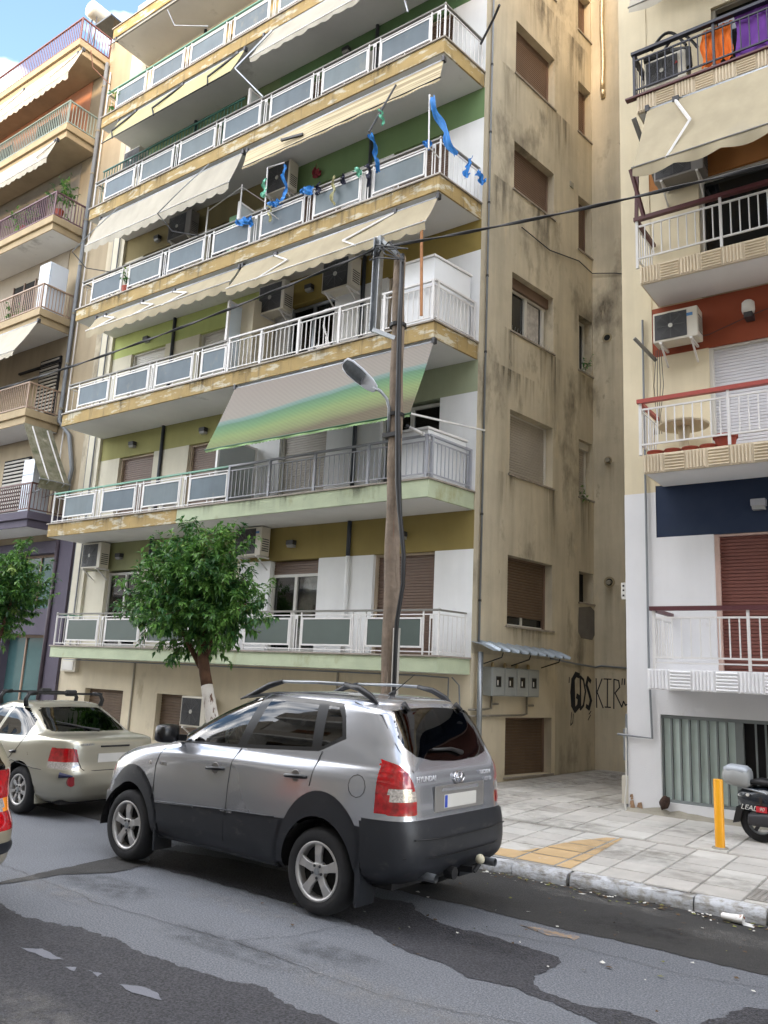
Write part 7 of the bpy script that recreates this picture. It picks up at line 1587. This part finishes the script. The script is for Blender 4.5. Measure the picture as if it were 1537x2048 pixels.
    MB().tube([Vector((B.xat(0.42, 1.15) - 0.03, 0.42, 1.17)), Vector((B.xat(0.05, 1.09) - 0.025, 0.05, 1.09)), Vector((B.xat(-0.1, 1.05) - 0.02, -0.12, 1.06))], [0.008, 0.014, 0.02], 8).build('rear_wiper', m_black, car, local=True)
    for x in (0.42, 1.08):
        b = MB(); b.box(x - 0.02, x + 0.02, -0.60, 0.60, 1.505, 1.535); b.build('roof_bar', m_black, car, local=True)
        for sg in (1, -1):
            MB().tube([(x, 0.595 * sg, 1.35), (x, 0.615 * sg, 1.44), (x, 0.57 * sg, 1.515), (x, 0.45 * sg, 1.525)], [0.035, 0.03, 0.03, 0.026], 8).build('rack_foot', m_black, car, local=True, smooth=True)
        MB().tube([(x, -0.15, 1.53), (x, 0.0, 1.53)], 0.045, 8).build('rack_clamp', m_black, car, local=True)
    MB().box(-0.76, 3.0, -0.66, 0.66, 0.19, 0.24).build('underbody', m_inner, car, local=True)
    MB().prism([(-0.38, 0.60, 0.28), (-0.40, 0.60, 0.17), (-0.39, 0.60, 0.17), (-0.37, 0.60, 0.28)], (0, 0.19, 0)).build('mud_flap', M('flap_grey', c(150, 146, 130), 0.7), car, local=True)
    for x in (0, 2.44):
        well(car, x, 0.37, 0.45, 0.815)
        for sg in (1, -1): wheel(car, x, 0.815 * sg, 0.30, 0.195, 0.185, 7, 0.05)
    interior(car, -0.2, 1.85, 0.62, 0.26, 0.82, 1.3, 1.5)
make_sedan()

def make_hatch():
    car = thing('hatchback_car', 'tail corner of a beige car with tall red and amber lamps at the left edge', 'car', (-7.15, 3.26, 0.008), R(180))
    LV = [(0.26, 0.76, -0.66, 0.28, 3.0, 0.24, 6.5, 5), (0.36, 0.82, -0.76, 0.36, 3.1, 0.34, 6.5, 4.6), (0.50, 0.836, -0.80, 0.50, 3.2, 0.48, 6.5, 4.4), (0.62, 0.836, -0.79, 0.62, 3.2, 0.58, 6.5, 4.2), (0.76, 0.810, -0.74, 0.76, 3.1, 0.70, 6.5, 4.2), (0.90, 0.785, -0.71, 0.90, 2.6, 0.84, 6.5, 5), (0.98, 0.77, -0.69, 0.98, 2.0, 0.95, 6.5, 5), (1.10, 0.765, -0.68, 1.10, 1.75, 1.08, 6.5, 5), (1.28, 0.70, -0.56, 1.28, 1.4, 1.27, 6.5, 4.6), (1.38, 0.64, -0.46, 1.38, 1.15, 1.38, 4.2, 4.4), (1.43, 0.5, -0.3, 1.43, 0.9, 1.43, 4, 4), (1.445, 0.05, 0.2, 1.445, 0.3, 1.445, 3, 3)]
    B = Body(LV, N=150, step=0.028)
    wf = [(1.9, 0.98), (1.35, 1.30), (0.2, 1.33), (-0.3, 1.26), (-0.36, 1.0)]; rgp = [(0, 1.33), (0.5, 1.31), (0.6, 1.08), (0.0, 1.06)]; lp = [(0.50, 0.62), (0.50, 0.9), (0.54, 1.08), (0.9, 1.08), (0.9, 0.62)]
    aif, air = oval(2.44, 0.30, 0.36, 0.36), oval(0, 0.30, 0.36, 0.36)
    B.snap([('side', wf), ('side', aif), ('side', air), ('rear', rgp), ('rear', lp)])
    def cls(p, n):
        x, y, z = p.x, abs(p.y), p.z
        if abs(n.y) > 0.35 and (inpoly(x, z, aif) or inpoly(x, z, air)): return None
        if abs(n.y) > 0.4 and z > 0.96 and inpoly(x, z, wf): return 'win'
        if n.x < -0.2 and x < -0.3 and inpoly(y, z, rgp): return 'win'
        if n.x > 0.2 and z > 0.98 and z < 1.36 and y < 0.6 and x > 1.1: return 'win'
        if x < -0.50 and 0.62 < z < 1.08 and inpoly(y, z, lp): return ('amb%d' if 0.76 < z < 0.86 and y > 0.60 else ('clr%d' if 0.76 < z < 0.86 else 'lamp%d')) % (p.y > 0)
        if 0.455 < z < 0.525 and x < 0.2: return 'strip'
        return 'body'
    B.split(cls); B.push({'strip'}, 0.012); B.push({'lamp0', 'lamp1'}, 0.006)
    mp_ = M('beige_paint', c(172, 164, 144), 0.34, metal=0.5, var=0.02, coat=1.0)
    B.emit('body', 'body_shell', mp_, car); B.emit('win', 'window', g_tint, car); [(lambda l_: (B.emit('amb%d' % a_, 'amber_lens', m_amb, l_), B.emit('clr%d' % a_, 'clear_lens', m_clr, l_)))(B.emit('lamp%d' % a_, 'tail_lamp', m_red, car)) for a_ in (0, 1)]; B.emit('strip', 'bumper_strip', m_clad, car)
    MB().box(-0.6, 2.9, -0.6, 0.6, 0.25, 0.30).build('underbody', m_inner, car, local=True)
    for x in (0, 2.44):
        well(car, x, 0.36, 0.45, 0.80)
        for sg in (1, -1): wheel(car, x, 0.81 * sg, 0.29, 0.18, 0.18, 6, 0.05)
make_hatch()
